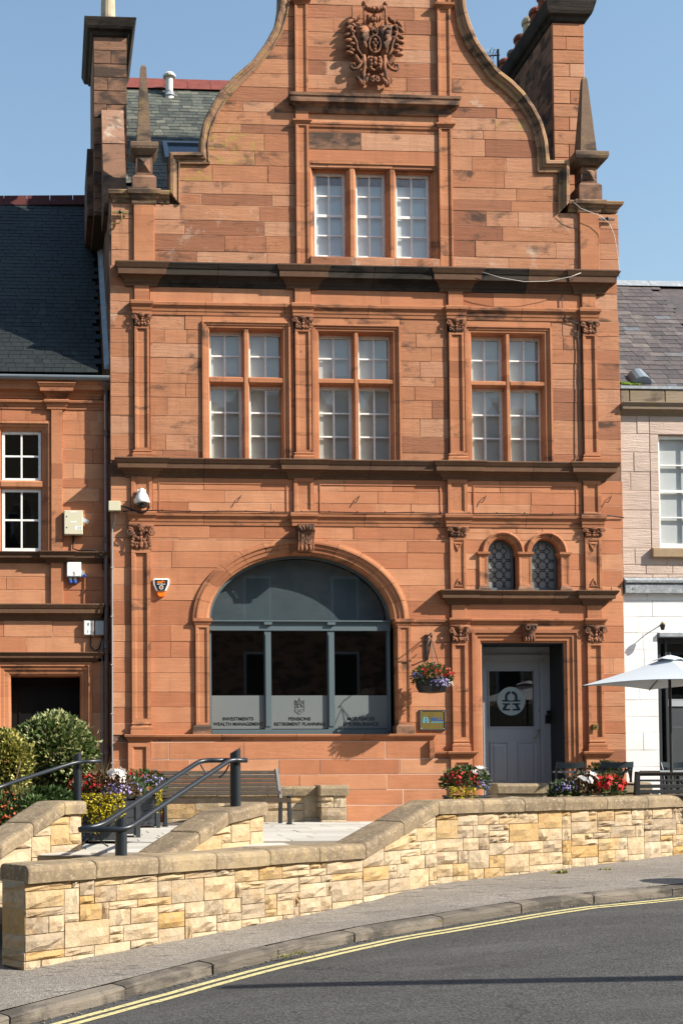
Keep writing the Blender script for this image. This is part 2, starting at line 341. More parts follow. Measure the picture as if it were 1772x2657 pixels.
cm = t.ramp(cr_, [(0.488, 0.0), (0.497, 0.85), (0.503, 0.85), (0.512, 0.0)])
c = t.mix(t.math('MULTIPLY', cm, t.ramp(t.noise(p, 2.2, 4), [(0.45, 0.0), (0.55, 1.0)])), c, (0.035, 0.03, 0.026))
t.out(c, 0.9, t.bump(h, 0.5, 0.008), 0.2)
stone('kerb_stone', [(0.0, (0.125, 0.108, 0.088)), (0.5, (0.165, 0.142, 0.115)), (1.0, (0.21, 0.178, 0.142))], 0.30, bed=0.03, bumpk=0.8, sootcol=(0.05, 0.045, 0.04))
t = NT('patio_slab'); p0 = t.pos(); p = t.jit(p0)
c = t.ramp(t.orand(), [(0.0, (0.40, 0.385, 0.35)), (0.5, (0.47, 0.455, 0.415)), (1.0, (0.54, 0.525, 0.485))])
c = t.mix(t.ramp(t.noise(t.sca(p, (1.0, 5.0, 1.0)), 3.0, 6, 0.65), [(0.35, 0.55), (0.6, 0.0)]), c, (0.36, 0.32, 0.26))
t.out(c, 0.85, t.bump(t.noise(p, 30, 5), 0.4, 0.01), 0.2)
simple('patio_joint', (0.22, 0.19, 0.15), 0.95, 0.1)
t = NT('ground'); t.out(t.mix(t.noise(t.pos(), 2, 5), (0.10, 0.095, 0.085), (0.16, 0.15, 0.135)), 0.95, None, 0.1)

t = NT('glass')
g_ = t.n('ShaderNodeBsdfGlossy', {'Roughness': 0.015, 'Color': (1, 1, 1, 1)}); tr = t.n('ShaderNodeBsdfTransparent', {'Color': (0.985, 0.995, 0.995, 1)})
lw = t.n('ShaderNodeLayerWeight', {'Blend': 0.5})                                # Schlick reflectance, the same from both sides
fr = t.math('ADD', t.math('MULTIPLY', t.math('POWER', lw.outputs['Facing'], 5.0), 0.9), 0.05)
mx = t.n('ShaderNodeMixShader', {0: fr, 1: tr.outputs[0], 2: g_.outputs[0]})
t.t.links.new(mx.outputs[0], t.n('ShaderNodeOutputMaterial').inputs[0])
t = NT('leaded_glass'); p = t.pos()
c = t.mix(t.noise(p, 9, 3), (0.13, 0.15, 0.155), (0.36, 0.38, 0.37)); t.out(c, 0.12, t.bump(t.noise(p, 12, 2), 0.25, 0.02), 0.6)
t = NT('camera_dome'); t.out((0.01, 0.01, 0.012), 0.05, spec=0.8)

def leafmat(name, stops, rough=0.55, trans=0.25):
    t = NT(name); r = t.n('ShaderNodeNewGeometry').outputs['Random Per Island']
    c = t.ramp(r, stops)
    b = t.n('ShaderNodeBsdfPrincipled', {'Base Color': c, 'Roughness': rough, 'Specular IOR Level': 0.4})
    tl = t.n('ShaderNodeBsdfTranslucent', {'Color': c})
    m_ = t.n('ShaderNodeMixShader', {0: trans, 1: b.outputs[0], 2: tl.outputs[0]})
    t.t.links.new(m_.outputs[0], t.n('ShaderNodeOutputMaterial').inputs[0])
leafmat('leaf_variegated', [(0.0, (0.022, 0.05, 0.010)), (0.35, (0.07, 0.12, 0.026)), (0.60, (0.14, 0.19, 0.05)), (0.70, (0.36, 0.37, 0.15)), (1.0, (0.58, 0.57, 0.32))])
leafmat('leaf_yellowgreen', [(0.0, (0.03, 0.05, 0.010)), (0.3, (0.11, 0.13, 0.022)), (0.55, (0.28, 0.27, 0.055)), (0.8, (0.52, 0.47, 0.14)), (1.0, (0.62, 0.56, 0.20))])
leafmat('leaf_green', [(0.0, (0.016, 0.040, 0.010)), (0.5, (0.045, 0.090, 0.020)), (1.0, (0.11, 0.17, 0.045))])
leafmat('leaf_bronze', [(0.0, (0.03, 0.02, 0.012)), (0.5, (0.08, 0.07, 0.02)), (1.0, (0.16, 0.06, 0.03))])
leafmat('leaf_yellow', [(0.0, (0.16, 0.15, 0.01)), (0.4, (0.45, 0.36, 0.015)), (1.0, (0.68, 0.58, 0.04))])
leafmat('grass_blade', [(0.0, (0.07, 0.08, 0.015)), (0.5, (0.15, 0.16, 0.03)), (1.0, (0.32, 0.26, 0.08))])
leafmat('grass_dry', [(0.0, (0.16, 0.12, 0.06)), (1.0, (0.36, 0.28, 0.14))])
leafmat('petal_red', [(0.0, (0.32, 0.008, 0.012)), (0.6, (0.60, 0.02, 0.02)), (1.0, (0.75, 0.09, 0.06))], 0.6, 0.3)
leafmat('petal_scarlet', [(0.0, (0.45, 0.03, 0.01)), (0.6, (0.68, 0.06, 0.025)), (1.0, (0.78, 0.18, 0.08))], 0.6, 0.3)
leafmat('petal_white', [(0.0, (0.72, 0.62, 0.58)), (0.5, (0.82, 0.78, 0.74)), (1.0, (0.85, 0.84, 0.80))], 0.6, 0.2)
leafmat('petal_lilac', [(0.0, (0.22, 0.16, 0.45)), (0.5, (0.36, 0.28, 0.62)), (1.0, (0.58, 0.52, 0.75))], 0.6, 0.3)
leafmat('petal_orange', [(0.0, (0.42, 0.06, 0.02)), (1.0, (0.62, 0.16, 0.05))], 0.6, 0.3)

# ------------------------------------------------------------------ the setting: ground, road, pavement, patio
def V2(v): return Vector((v.x, v.y, 0))
WALL_PX = [((66, 2240), 0.0, (66, 2522)), ((640, 2210), 0.0, None), ((940, 2186), 0.0, None)]
A = on(66, 2244, 0.0); B = on(940, 2188, 0.0)
C_ = Vector((at(1130, 2083, -4.8)[0], -4.8, 0.45)); E_ = Vector((at(1456, 2075, -3.8)[0], -3.8, 0.45)); F_ = Vector((at(1772, 2068, -2.65)[0], -2.65, 0.45))
tAB = (V2(B) - V2(A)).normalized(); nAB = Vector((tAB.y, -tAB.x, 0))
G_ = Vector((F_.x + 6.0, F_.y + 3.3, 0.45)); L0 = A - tAB * 6.0
def zpav(p): return EYE.z - 0  # replaced below by interpolation along the wall
PAVW = [(L0, -1.27), (A, AZ(66, 2522, A.y)), ((A + B) / 2, -0.84), (B, AZ(940, 2350, B.y)), (C_, AZ(1130, 2320, C_.y)), (E_, AZ(1456, 2277, E_.y)), (F_, AZ(1772, 2250, F_.y)), (G_, -0.32)]
KZ = [(0, 2645, -1.06), (330, 2560, -0.96), (634, 2482, -0.875), (945, 2415, -0.775), (1120, 2385, -0.71), (1456, 2332, -0.60), (1772, 2301, -0.535)]
K = [on(*k) for k in KZ]
K = [K[0] + (K[0] - K[1]).normalized() * 12] + K + [K[-1] + (K[-1] - K[-2]).normalized() * 12]
def resample(pts, n):
    pts = [Vector(p) for p in pts]; L = [0.0]
    for a, b in zip(pts, pts[1:]): L.append(L[-1] + (b - a).length)
    out = []
    for i in range(n):
        d = L[-1] * i / (n - 1); j = max(k for k in range(len(L) - 1) if L[k] <= d + 1e-9)
        f = (d - L[j]) / max(1e-9, L[j+1] - L[j]); out.append(pts[j].lerp(pts[j+1], min(1, f)))
    return out
def smooth_line(pts, n):                       # Catmull-Rom through the points
    pts = [pts[0] * 2 - pts[1]] + pts + [pts[-1] * 2 - pts[-2]]; out = []
    for i in range(1, len(pts) - 2):
        p0, p1, p2, p3 = pts[i-1:i+3]
        for k in range(8):
            u = k / 8; out.append(0.5 * ((2*p1) + (p2-p0)*u + (2*p0-5*p1+4*p2-p3)*u*u + (3*p1-p0-3*p2+p3)*u**3))
    out.append(pts[-2]); return resample(out, n)
KL = smooth_line([Vector(k) for k in K], 121)
WL = [Vector((p.x, p.y, z)) for p, z in PAVW]
def inward(i, line):
    d = (line[min(i+1, len(line)-1)] - line[max(i-1, 0)]); d.z = 0; d.normalize(); return Vector((-d.y, d.x, 0))
tag(MB().add([(-300,-300,-2.2),(300,-300,-2.2),(300,300,-2.2),(-300,300,-2.2)], [(0,1,2,3)]).build('ground', 'ground'), kind='structure')
mb = MB(); NR = 121
ins = [[k + inward(i, KL) * o + Vector((0, 0, dz)) for i, k in enumerate(KL)] for o, dz in ((0.19, 0.012), (0.9, 0.03), (2.5, 0.065))]
mb.loft(ins, closed=False); PAVE = tag(mb.build('pavement', 'pavement'), kind='structure')
NRD = Vector((-0.46, 0.89, 0))
rows = [[k - (inward(i, KL) if o < 0.5 else NRD) * o + Vector((0, 0, dz)) for i, k in enumerate(KL)] for o, dz in ((-0.06, -0.098), (0.36, -0.092), (1.2, -0.045), (3.0, 0.05), (6.0, 0.20), (9.0, 0.26), (26.0, 0.0))]
ROAD = tag(MB().loft(rows, closed=False).build('road', 'asphalt'), kind='structure')
# double yellow line: two worn strips a few millimetres above the asphalt, measured from the kerb
def zro(o): return -0.098 + max(0, o + .06) / .42 * .006
for a0, a1 in ((0.155, 0.225), (0.280, 0.350)):
    mb = MB(); l0 = []; l1 = []
    for i, k in enumerate(KL):
        n_ = inward(i, KL); w = rnd.uniform(-0.004, 0.004)
        l0.append(k - n_ * (a0 + w) + Vector((0, 0, zro(a0 + w) + .005))); l1.append(k - n_ * (a1 + w) + Vector((0, 0, zro(a1 + w) + .005)))
    mb.loft([l0, l1], closed=False).build('painted_line', 'yellow_line', ROAD)
# kerb: one object for each stone
KERB = empty('kerb', (0, 0, 0)); tag(KERB, kind='structure')
d = 0.0; i = 0
seg = [(KL[j+1] - KL[j]).length for j in range(120)]; cum = [0]
for s_ in seg: cum.append(cum[-1] + s_)
def kpt(d):
    j = min(119, max(0, max(k for k in range(121) if cum[k] <= d + 1e-9))); f = (d - cum[j]) / seg[j]
    return KL[j].lerp(KL[j+1], f), inward(j, KL)
while d < cum[-1] - 1.2:
    ln = rnd.uniform(0.85, 1.25); a, b = d + 0.008, d + ln - 0.008; rings = []; jz = rnd.uniform(-0.006, 0.006); jo = rnd.uniform(-0.008, 0.008)
    for q in range(5):
        p, n_ = kpt(a + (b - a) * q / 4); e = 0.012 if q in (0, 4) else 0.0
        wob = rnd.uniform(-0.005, 0.005)
        prof = [(-0.0 - jo + e + wob, -0.22), (-0.0 - jo + e + wob, -0.03), (0.012 + wob, -0.010 - e*0.4), (0.04, 0.004 - e*0.4), (0.185, 0.010 - e*0.4), (0.185, -0.22)]
        rings.append([p + n_ * o + Vector((0, 0, z + jz)) for o, z in prof])
    MB().loft(rings).build('kerb_stone', 'kerb_stone', KERB, smooth=False); d += ln
# patio
PAT = [Vector((-9, 1.0, 0)), Vector((16, 1.0, 0)), Vector((16, G_.y, 0)), Vector((F_.x, F_.y + 0.3, 0)), Vector((E_.x - 0.1, E_.y + 0.3, 0)), Vector((C_.x - 0.1, C_.y + 0.3, 0)), B - nAB * 0.3, A + tAB * 1.15 - nAB * 0.3]
PAT += [on(305, 2222, 0.0), on(95, 2216, 0.0), Vector((-1.2, -7.0, 0)), Vector((-9, -7.0, 0))]
mb = MB(); mb.loft([[(p.x, p.y, -1.5) for p in PAT], [(p.x, p.y, -0.012) for p in PAT]])
PATIO = tag(mb.build('patio', 'patio_joint'), kind='structure')
def inside(x, y):
    c = False; n = len(PAT)
    for i in range(n):
        a, b = PAT[i], PAT[i-1]
        if (a.y > y) != (b.y > y) and x < (b.x - a.x) * (y - a.y) / (b.y - a.y) + a.x: c = not c
    return c
y = -7.6; r_ = 0
while y < 0.5:
    dp = rnd.choice([0.30, 0.40, 0.45]); x = -0.9 - rnd.uniform(0, 0.5)
    while x < 10.5:
        w = rnd.uniform(0.6, 1.1)
        if all(inside(cx, cy) for cx in (x + 0.02, x + w - 0.02) for cy in (y + 0.02, y + dp - 0.02)) and x + w < 11 and y + dp < 0.05:
            jz = rnd.uniform(-0.003, 0.003)
            MB().add([(x+.005,y+.005,-.012),(x+w-.005,y+.005,-.012),(x+w-.005,y+dp-.005,-.012),(x+.005,y+dp-.005,-.012),
                      (x+.009,y+.009,jz),(x+w-.009,y+.009,jz),(x+w-.009,y+dp-.009,jz),(x+.009,y+dp-.009,jz)],
                     [(4,5,6,7),(0,1,5,4),(1,2,6,5),(2,3,7,6),(3,0,4,7)]).build('paving_slab', 'patio_slab', PATIO)
        x += w
    y += dp
fc = [L0 - nAB*1.0 - tAB*3, A - nAB*.5, Vector((-1.2, -7.02, 0)), Vector((-9, -7.02, 0)), Vector((-14, -9, 0))]
tag(MB().loft([[(p.x, p.y, -1.3) for p in fc], [(p.x, p.y, -1.10 + .03 * (p.x + .2)) for p in fc]]).build('forecourt', 'pavement'), kind='structure')
# the steps that go down from the patio behind the front wall
ST = empty('garden_steps', on(200, 2226, -0.1), 'pale stone steps leading down from the patio behind the front wall', 'steps')
e0, e1 = on(95, 2216, 0.0), on(305, 2222, 0.0); dn = Vector((-(e1 - e0).y, (e1 - e0).x, 0)).normalized() * -1
if dn.y > 0: dn = -dn
for k in range(1, 3):
    q0 = e0 + dn * 0.30 * (k - 1); q1 = e1 + dn * 0.30 * (k - 1); h = -0.155 * k; dd = dn * (0.30 if k < 2 else 0.12)
    MB().loft([[(p.x, p.y, -1.2) for p in (q0, q1, q1 + dd, q0 + dd)], [(p.x, p.y, h) for p in (q0, q1, q1 + dd, q0 + dd)]]).build('step', 'patio_slab', ST)

# ------------------------------------------------------------------ masonry
BLOCKS = []
def rect_hole(x0, x1, z0, z1): return ('r', lambda z: (x0, x1) if z0 <= z <= z1 else None, None)
def arch_hole(cx, zc, a, b, zb):
    def f(z):
        if z < zb or z > zc + b: return None
        if z <= zc: return (cx - a, cx + a)
        k = a * math.sqrt(max(0, 1 - ((z - zc) / b) ** 2)); return (cx - k, cx + k)
    return ('a', f, zc + b)
SPOTS = []
def lay(owner, wmb, zs, left, right, holes, mean, mat, y=0.0, rng=rnd, spots=True, jt=0.0032, chamf=0.0035, dep=0.06):
    zs = sorted(zs)
    for _, _, cr in holes:                      # a bed joint at the crown of every arch
        if cr and zs[0] < cr < zs[-1] and min(abs(cr - z) for z in zs) > .015: zs = sorted(zs + [cr])
    lf = left if callable(left) else (lambda z, v=left: v); rf = right if callable(right) else (lambda z, v=right: v)
    for z0, z1 in zip(zs, zs[1:]):
        if z1 - z0 < 0.02: continue
        zm = (z0 + z1) / 2; cuts = []
        for typ, h, _ in holes:
            eb, em, et = h(z0 + .008), h(zm), h(z1 - .008)
            if typ == 'r':
                if em: cuts.append((em[0], em[1], em[0], em[1]))
            elif eb:
                if et: cuts.append((eb[0], eb[1], et[0], et[1]))
                else: c = (eb[0] + eb[1]) / 2; cuts.append((eb[0], eb[1], c - .01, c + .01))
        cuts.sort(); cur = (lf(z0), lf(z1)); segs = []
        for b0, b1, t0, t1 in cuts: segs.append((cur, (b0, t0))); cur = (b1, t1)
        segs.append((cur, (rf(z0), rf(z1))))
        for (b0, t0), (b1, t1) in segs:
            w = ((b1 - b0) + (t1 - t0)) / 2
            if w < 0.035: continue
            lo, hi = max(b0, t0), min(b1, t1); pos = lo + mean * rng.uniform(0.3, 1.2); js = []
            while pos < hi - mean * 0.35: js.append(pos); pos += mean * rng.uniform(0.55, 1.5)
            eb = [b0] + js + [b1]; et_ = [t0] + js + [t1]
            for q in range(len(eb) - 1):
                xb0, xb1, xt0, xt1 = eb[q], eb[q+1], et_[q], et_[q+1]
                if xb1 - xb0 < .01 and xt1 - xt0 < .01: continue
                m_ = mat
                if spots:
                    for sx, sz, sm in SPOTS:
                        if min(xb0, xt0) <= sx <= max(xb1, xt1) and z0 <= sz <= z1: m_ = sm
                if wmb is not None:
                    wmb.add([(xb0, y+.0055, z0), (xb1, y+.0055, z0), (xt1, y+.0055, z1), (xt0, y+.0055, z1)], [(0,1,2,3)])
                BLOCKS.append([(xb1 - xb0 + xt1 - xt0) / 2 * (z1 - z0), owner, (xb0, xb1, xt0, xt1, z0, z1, y + rng.uniform(-.004, .003), jt, chamf, dep, rng.uniform(-.002,.002)), m_])
def block_mesh(mb, s):
    xb0, xb1, xt0, xt1, z0, z1, y, j, c, dep, sk = s
    a = [(xb0+j, z0+j), (xb1-j, z0+j), (xt1-j, z1-j), (xt0+j, z1-j)]
    b = [(xb0+j+c, z0+j+c), (xb1-j-c, z0+j+c), (xt1-j-c, z1-j-c), (xt0+j+c, z1-j-c)]
    return mb.loft([[(x, y+dep, z) for x, z in a], [(x, y+c, z) for x, z in a], [(x, y + (sk if i in (1,2) else -sk), z) for i, (x, z) in enumerate(b)]], cap0=False)
def flush_blocks(walls, limit=300, name='stone_block'):
    BLOCKS.sort(key=lambda b: -b[0])
    rest = {}
    for i, (a_, ow, s, m_) in enumerate(BLOCKS):
        if i < limit: block_mesh(MB(), s).build(name, m_, walls[ow], fix=False)
        else: rest.setdefault((ow, m_), MB()); block_mesh(rest[(ow, m_)], s)
    for (ow, m_), mb in rest.items(): tag(mb.build('small_stone_blocks', m_, walls[ow], fix=False), kind='stuff')
    BLOCKS.clear()

def run(name, x0, x1, levels, mat, parent, y0=0.0, yb=None, retL=1.0, retR=1.0, n=1, piece='moulded_stone', gap=0.003):
    """a moulding along x: levels are (z, projection) from the bottom up, mitred back at both ends"""
    yb = y0 + 0.1 if yb is None else yb
    holder = parent if n == 1 else empty(name, LOC.get(parent.name, Vector((0,0,0))) * 0)
    if n > 1:
        holder.parent = parent; LOC[holder.name] = LOC[parent.name]
    cuts = [x0 + (x1 - x0) * (k + (rnd.uniform(-.12, .12) if 0 < k < n else 0)) / n for k in range(n + 1)]
    for k in range(n):
        a, b = cuts[k] + (gap if k else 0), cuts[k+1] - (gap if k < n-1 else 0)
        mt = rnd.choice(mat) if isinstance(mat, (list, tuple)) else mat; rl = retL if k == 0 else 0; rr = retR if k == n-1 else 0; dy = rnd.uniform(-.002, .002) if n > 1 else 0
        rings = [[(a - rl*o, y0-o+dy, z), (b + rr*o, y0-o+dy, z), (b + rr*o, yb, z), (a - rl*o, yb, z)] for z, o in levels]
        o_ = MB().loft(rings).build(name if n == 1 else piece, mt, holder)
    return o_ if n == 1 else holder
def lev(zb, zt, prof):                         # profile given as (fraction of the height, projection)
    return [(zb + (zt - zb) * f, o) for f, o in prof]
CORNICE = [(0, 0.0000), (0.04, 0.0180), (0.16, 0.0210), (0.18, 0.0360), (0.34, 0.0540), (0.42, 0.0900), (0.45, 0.0960), (0.46, 0.1440), (0.72, 0.1500), (0.75, 0.1620), (0.9, 0.1860), (0.95, 0.1950), (1, 0.1950), (1.03, 0.1800)]
STRING = [(0, 0.0000), (0.02, 0.0136), (0.28, 0.0161), (0.3, 0.0248), (0.55, 0.0310), (0.62, 0.0465), (0.7, 0.0496), (0.72, 0.0620), (0.92, 0.0651), (1, 0.0558)]
BASE = [(0, 0.0450), (0.34, 0.0450), (0.36, 0.0360), (0.5, 0.0420), (0.62, 0.0420), (0.68, 0.0210), (0.78, 0.0180), (0.84, 0.0300), (0.96, 0.0270), (1, 0.0060)]

def panel_post(name, x0, x1, z0, z1, yf, yb, border, rec, mat, parent, levels=None):
    """upright with a sunk panel in its face; with levels it is built of one stone for each course"""
    o = [(x0, z0), (x1, z0), (x1, z1), (x0, z1)]
    def ins_(b): return [(x0+b, z0+b), (x1-b, z0+b), (x1-b, z1-b), (x0+b, z1-b)]
    if not levels:
        mb = MB()
        mb.loft([[(x, yb, z) for x, z in o], [(x, yf, z) for x, z in o], [(x, yf, z) for x, z in ins_(border)],
                 [(x, yf+.35*rec, z) for x, z in ins_(border+.004)], [(x, yf+.35*rec, z) for x, z in ins_(border+.016)],
                 [(x, yf+rec, z) for x, z in ins_(border+.022)]], cap0=False)
        return mb.build(name, mat, parent)
    holder = empty(name, (0, 0, 0)); holder.parent = parent; LOC[holder.name] = LOC[parent.name]
    b1, b2, b3 = border, border + .016, border + .022
    sec = [(x0, yb), (x0, yf), (x0+b1, yf), (x0+b1+.004, yf+.35*rec), (x0+b2, yf+.35*rec), (x0+b3, yf+rec), (x1-b3, yf+rec), (x1-b2, yf+.35*rec), (x1-b1-.004, yf+.35*rec), (x1-b1, yf), (x1, yf), (x1, yb)]
    zl, zh = z0 + border, z1 - border
    zs_ = [zl] + [z for z in sorted(levels) if zl + .07 < z < zh - .07] + [zh]
    MB().box(x0, x1, yf, yb, z0, zl).build('pilaster_stone', mat, holder); MB().box(x0, x1, yf, yb, zh, z1).build('pilaster_stone', mat, holder)
    for a, b in zip(zs_, zs_[1:]):
        dy = rnd.uniform(-.0015, .0015); MB().loft([[(x, y + dy, z) for x, y in sec] for z in (a + .002, b - .002)]).build('pilaster_stone', mat, holder)
    return holder
def frame3(name, x0, x1, zb, zt, steps, mat, parent, y=0.0):
    """architrave: up the left side, across the top, down the right; steps are (inset, depth)"""
    rings = [[(x0+d, y+o, zb), (x0+d, y+o, zt-d), (x1-d, y+o, zt-d), (x1-d, y+o, zb)] for d, o in steps]
    return MB().loft(rings, closed=False).build(name, mat, parent)
def sash(root, rects, grid, yf, glass='glass', blind='blind', fw=.035, bar=.011, paint='white_paint', bd=.025, thin=(), dep=.05, lower=None):
    """timber frame with glazing bars (one part), its panes and the blind behind as sub-parts"""
    mb = MB(); panes = []; bl = []
    for q, ((x0, x1, z0, z1), (nc, nr)) in enumerate(zip(rects, grid)):
        br = fw * (.9 if q in thin else 1.9)
        mb.box(x0, x0+fw, yf, yf+dep, z0, z1); mb.box(x1-fw, x1, yf, yf+dep, z0, z1)
        mb.box(x0+fw, x1-fw, yf+.002, yf+dep, z1-fw, z1); mb.box(x0+fw, x1-fw, yf+.002, yf+dep, z0, z0+br)
        ix0, ix1, iz0, iz1 = x0+fw, x1-fw, z0+br, z1-fw
        xs = [ix0 + (ix1-ix0)*k/nc for k in range(nc+1)]; zs = [iz0 + (iz1-iz0)*k/nr for k in range(nr+1)]
        for k in range(1, nc): mb.box(xs[k]-bar, xs[k]+bar, yf+.012, yf+dep-.005, iz0, iz1)
        for k in range(1, nr):
            hb = bar * (2.0 if (lower and k == lower) else 1.0); mb.box(ix0, ix1, yf+.010, yf+dep-.006, zs[k]-hb, zs[k]+hb)
        for a in range(nc):
            for b in range(nr): panes.append((xs[a]+.003, xs[a+1]-.003, zs[b]+.003, zs[b+1]-.003))
        bl.append((x0, x1, z0, z1))
    w = mb.build('window', paint, root)
    for p in panes:                              # old panes never lie quite in one plane
        j = [rnd.uniform(-.0025, .0025) for _ in range(4)]; c = [(p[0], p[2]), (p[1], p[2]), (p[1], p[3]), (p[0], p[3])]
        MB().loft([[(x, yf+.029+e, z) for (x, z), e in zip(c, j)], [(x, yf+.025+e, z) for (x, z), e in zip(c, j)]]).build('pane', glass, w, fix=False)
    if blind:
        for x0, x1, z0, z1 in bl: MB().box(x0+.004, x1-.004, yf+dep+bd, yf+dep+bd+.01, z0+.004, z1-.004).build('blind', blind, w, fix=False)
    return w

# one carved capital, made once and scaled into place
def capital_mesh(kind=0):
    mb = MB()
    mb.loft([[(-w, -d, z), (w, -d, z), (w, .1, z), (-w, .1, z)] for w, d, z in ((.40, .22, .06), (.40, .26, .35), (.44, .34, .7), (.52, .48, .86), (.58, .52, .90), (.58, .54, 1.0))])
    mb.loft([[(-w, -d, z), (w, -d, z), (w, .1, z), (-w, .1, z)] for w, d, z in ((.46, .30, 0), (.48, .34, .03), (.46, .32, .08))])
    for sx in (-1, 1):
        sp = []
        for k in range(22):
            a = k / 21 * 3.6 * math.pi; r = .17 * (1 - k / 26)
            sp.append((sx * (.50 + r * math.cos(a + 1.2)), -.50 - .002 * k, .68 + r * math.sin(a + 1.2)))
        mb.tube(sp, [.045 - .0012 * k for k in range(22)], 6)
        st = [(sx * (.10 + .36 * u ** 1.4), -.30 - .2 * u, .12 + .62 * u ** .7) for u in [k / 8 for k in range(9)]]
        mb.tube(st, [.06] * 9, 6)
        for q in range(4): mb.ell((sx * (.40 - .02 * q), -.42 - .03 * (q % 2), .16 + .12 * q), (.085, .07, .07), sx * .6)
        mb.ell((sx * .22, -.36, .17), (.10, .10, .15), sx * -.3)
    mb.ell((0, -.38, .18), (.11, .12, .16)); mb.ell((0, -.42, .42), (.09, .12, .12)); mb.ell((0, -.46, .62), (.07, .1, .10))
    mb.ell((0, -.56, .88), (.13, .09, .13), 0, 10, 6)
    for q in range(6):
        a = q * math.pi / 3; mb.ell((.11 * math.cos(a), -.58, .88 + .11 * math.sin(a)), (.055, .05, .055))
    return mb
CAPM = []
def capital(xc, z0, z1, wid, dep, parent, y):
    if len(CAPM) < 3:                            # three carvings, no two quite alike
        m = capital_mesh(); rj = random.Random(len(CAPM) + 40)
        m.v = [(p[0] + rj.gauss(0, .008), p[1] + rj.gauss(0, .010), p[2] + rj.gauss(0, .008) * (0 < p[2] < .99)) for p in m.v]
        for _ in range(14): m.ell((rj.uniform(-.42, .42), -.36 - .12 * rj.random(), rj.uniform(.12, .75)), (rj.uniform(.03, .07), .07, rj.uniform(.03, .08)), rj.uniform(-1, 1))
        o = m.build('capital', 'sandstone_carved', parent, smooth=True, local=True); CAPM.append(o.data)
    else:
        o = bpy.data.objects.new('capital', rnd.choice(CAPM)); COL.objects.link(o); o.parent = parent
    off = LOC[parent.name]
    o.location = (xc - off.x, y - off.y, z0 - off.z); o.scale = (wid * rnd.choice((-1, 1)), dep, z1 - z0); LOC[o.name] = off
    return o
def text(s, h, xc, zc, y, mat, parent, name='lettering', width=None, bold=0.0, thick=0.001, align='CENTER'):
    cu = bpy.data.curves.new('t', 'FONT'); cu.body = s; cu.size = 1.0; cu.align_x = align; cu.offset = bold; cu.extrude = 0.0
    o = bpy.data.objects.new('t', cu); COL.objects.link(o)
    dg = bpy.context.evaluated_depsgraph_get(); dg.update()
    me = bpy.data.meshes.new_from_object(o.evaluated_get(dg)); bpy.data.objects.remove(o); bpy.data.curves.remove(cu)
    co = [v.co.copy() for v in me.vertices]
    x0, x1 = min(c.x for c in co), max(c.x for c in co); y0, y1 = min(c.y for c in co), max(c.y for c in co)
    ky = h / (y1 - y0); kx = (width / (x1 - x0)) if width else ky; off = LOC.get(parent.name, Vector((0,0,0)))
    for v, c in zip(me.vertices, co):
        v.co = (xc + (c.x - (x0+x1)/2) * kx - off.x, y - thick - off.y, zc + (c.y - (y0+y1)/2) * ky - off.z)
    me.materials.clear(); me.materials.append(M[mat]); me.name = name
    o = bpy.data.objects.new(name, me); COL.objects.link(o); o.parent = parent; LOC[o.name] = off
    return o

# ================================================================== the sandstone building with the curved gable
MAIN = empty('sandstone_building', (AX(960, 2133), 0.0, 0.0), 'tall red sandstone building with curved gable, arched shop window and grey door', 'building')
def zc(py, px=450): return AZ(px, py)
XL, XR = AX(288, 1300), AX(1615, 1311)
# ---- where single stones are blackened, lichened or bleached
for pts, m_ in (([(655,365),(600,415),(615,470),(1340,430),(318,1013),(318,1050),(1590,1870),(1600,1910),(1590,1960),(1600,1830),(590,1000)], 'sandstone_sooty'),
                ([(585,325),(570,350),(560,375),(565,400),(540,445),(520,470),(1375,325),(1350,300)], 'sandstone_lichen'),
                ([(300,720),(305,770),(300,835),(420,660),(470,668),(560,665),(620,670),(500,640),(545,630),(520,590),(530,560),(1300,280),(1330,290),(1430,600),(1440,650),(1440,690),(1250,690),(1210,690),(860,690),(1540,640)], 'sandstone_pale')):
    for px, py in pts: SPOTS.append((*at(px, py), m_))
GW, FW, GS, PL = MB(), MB(), MB(), MB()
# ---- gable outline (inner edge of the coping carries the stones)
GOL = [(518,400),(520,364),(525,325),(541,291),(567,245),(606,203),(652,165),(686,119),(709,77),(722,31),(727,0),(729,-60),(729,-140)]
GIL = [(545,425),(541,383),(548,344),(564,302),(587,264),(625,222),(671,176),(709,126),(732,88),(747,38),(753,0),(756,-60),(756,-140)]
GOR = [(1421,421),(1415,367),(1402,321),(1382,283),(1356,245),(1325,214),(1291,188),(1260,149),(1235,111),(1218,69),(1206,31),(1203,0),(1200,-60),(1200,-140)]
GIR = [(1392,448),(1390,390),(1381,344),(1363,306),(1337,268),(1306,237),(1268,207),(1233,157),(1206,119),(1187,77),(1178,31),(1174,0),(1172,-60),(1172,-140)]
wl_ = [at(*p) for p in GIL]; wr_ = [at(*p) for p in GIR]
def interp(c):
    c = sorted(c, key=lambda q: q[1])
    def f(z):
        if z <= c[0][1]: return c[0][0]
        for (xa, za), (xb, zb) in zip(c, c[1:]):
            if z <= zb: return xa + (xb - xa) * (z - za) / max(1e-6, zb - za)
        return c[-1][0]
    return f
gl, gr = interp(wl_), interp(wr_)
G1 = (AX(767, 450), AX(800, 450)); G2 = (AX(1137, 450), AX(1171, 450))
zs_top = [zc(p) for p in (425, 387, 341, 318, 285, 258, 220, 184, 145, 111, 71, 34, 0, -40, -75, -110)]
hg = [rect_hole(*G1, -9, 99), rect_hole(*G2, -9, 99)]
wdw = (AX(800, 560), AX(1140, 560), zc(694), AZ(970, 423))
lay('gable_wall', GW, zs_top, lambda z: gl(z) - .03, lambda z: gr(z) + .03, hg, .85, 'sandstone')
xm0, xm1 = AX(464, 480), AX(1449, 490)
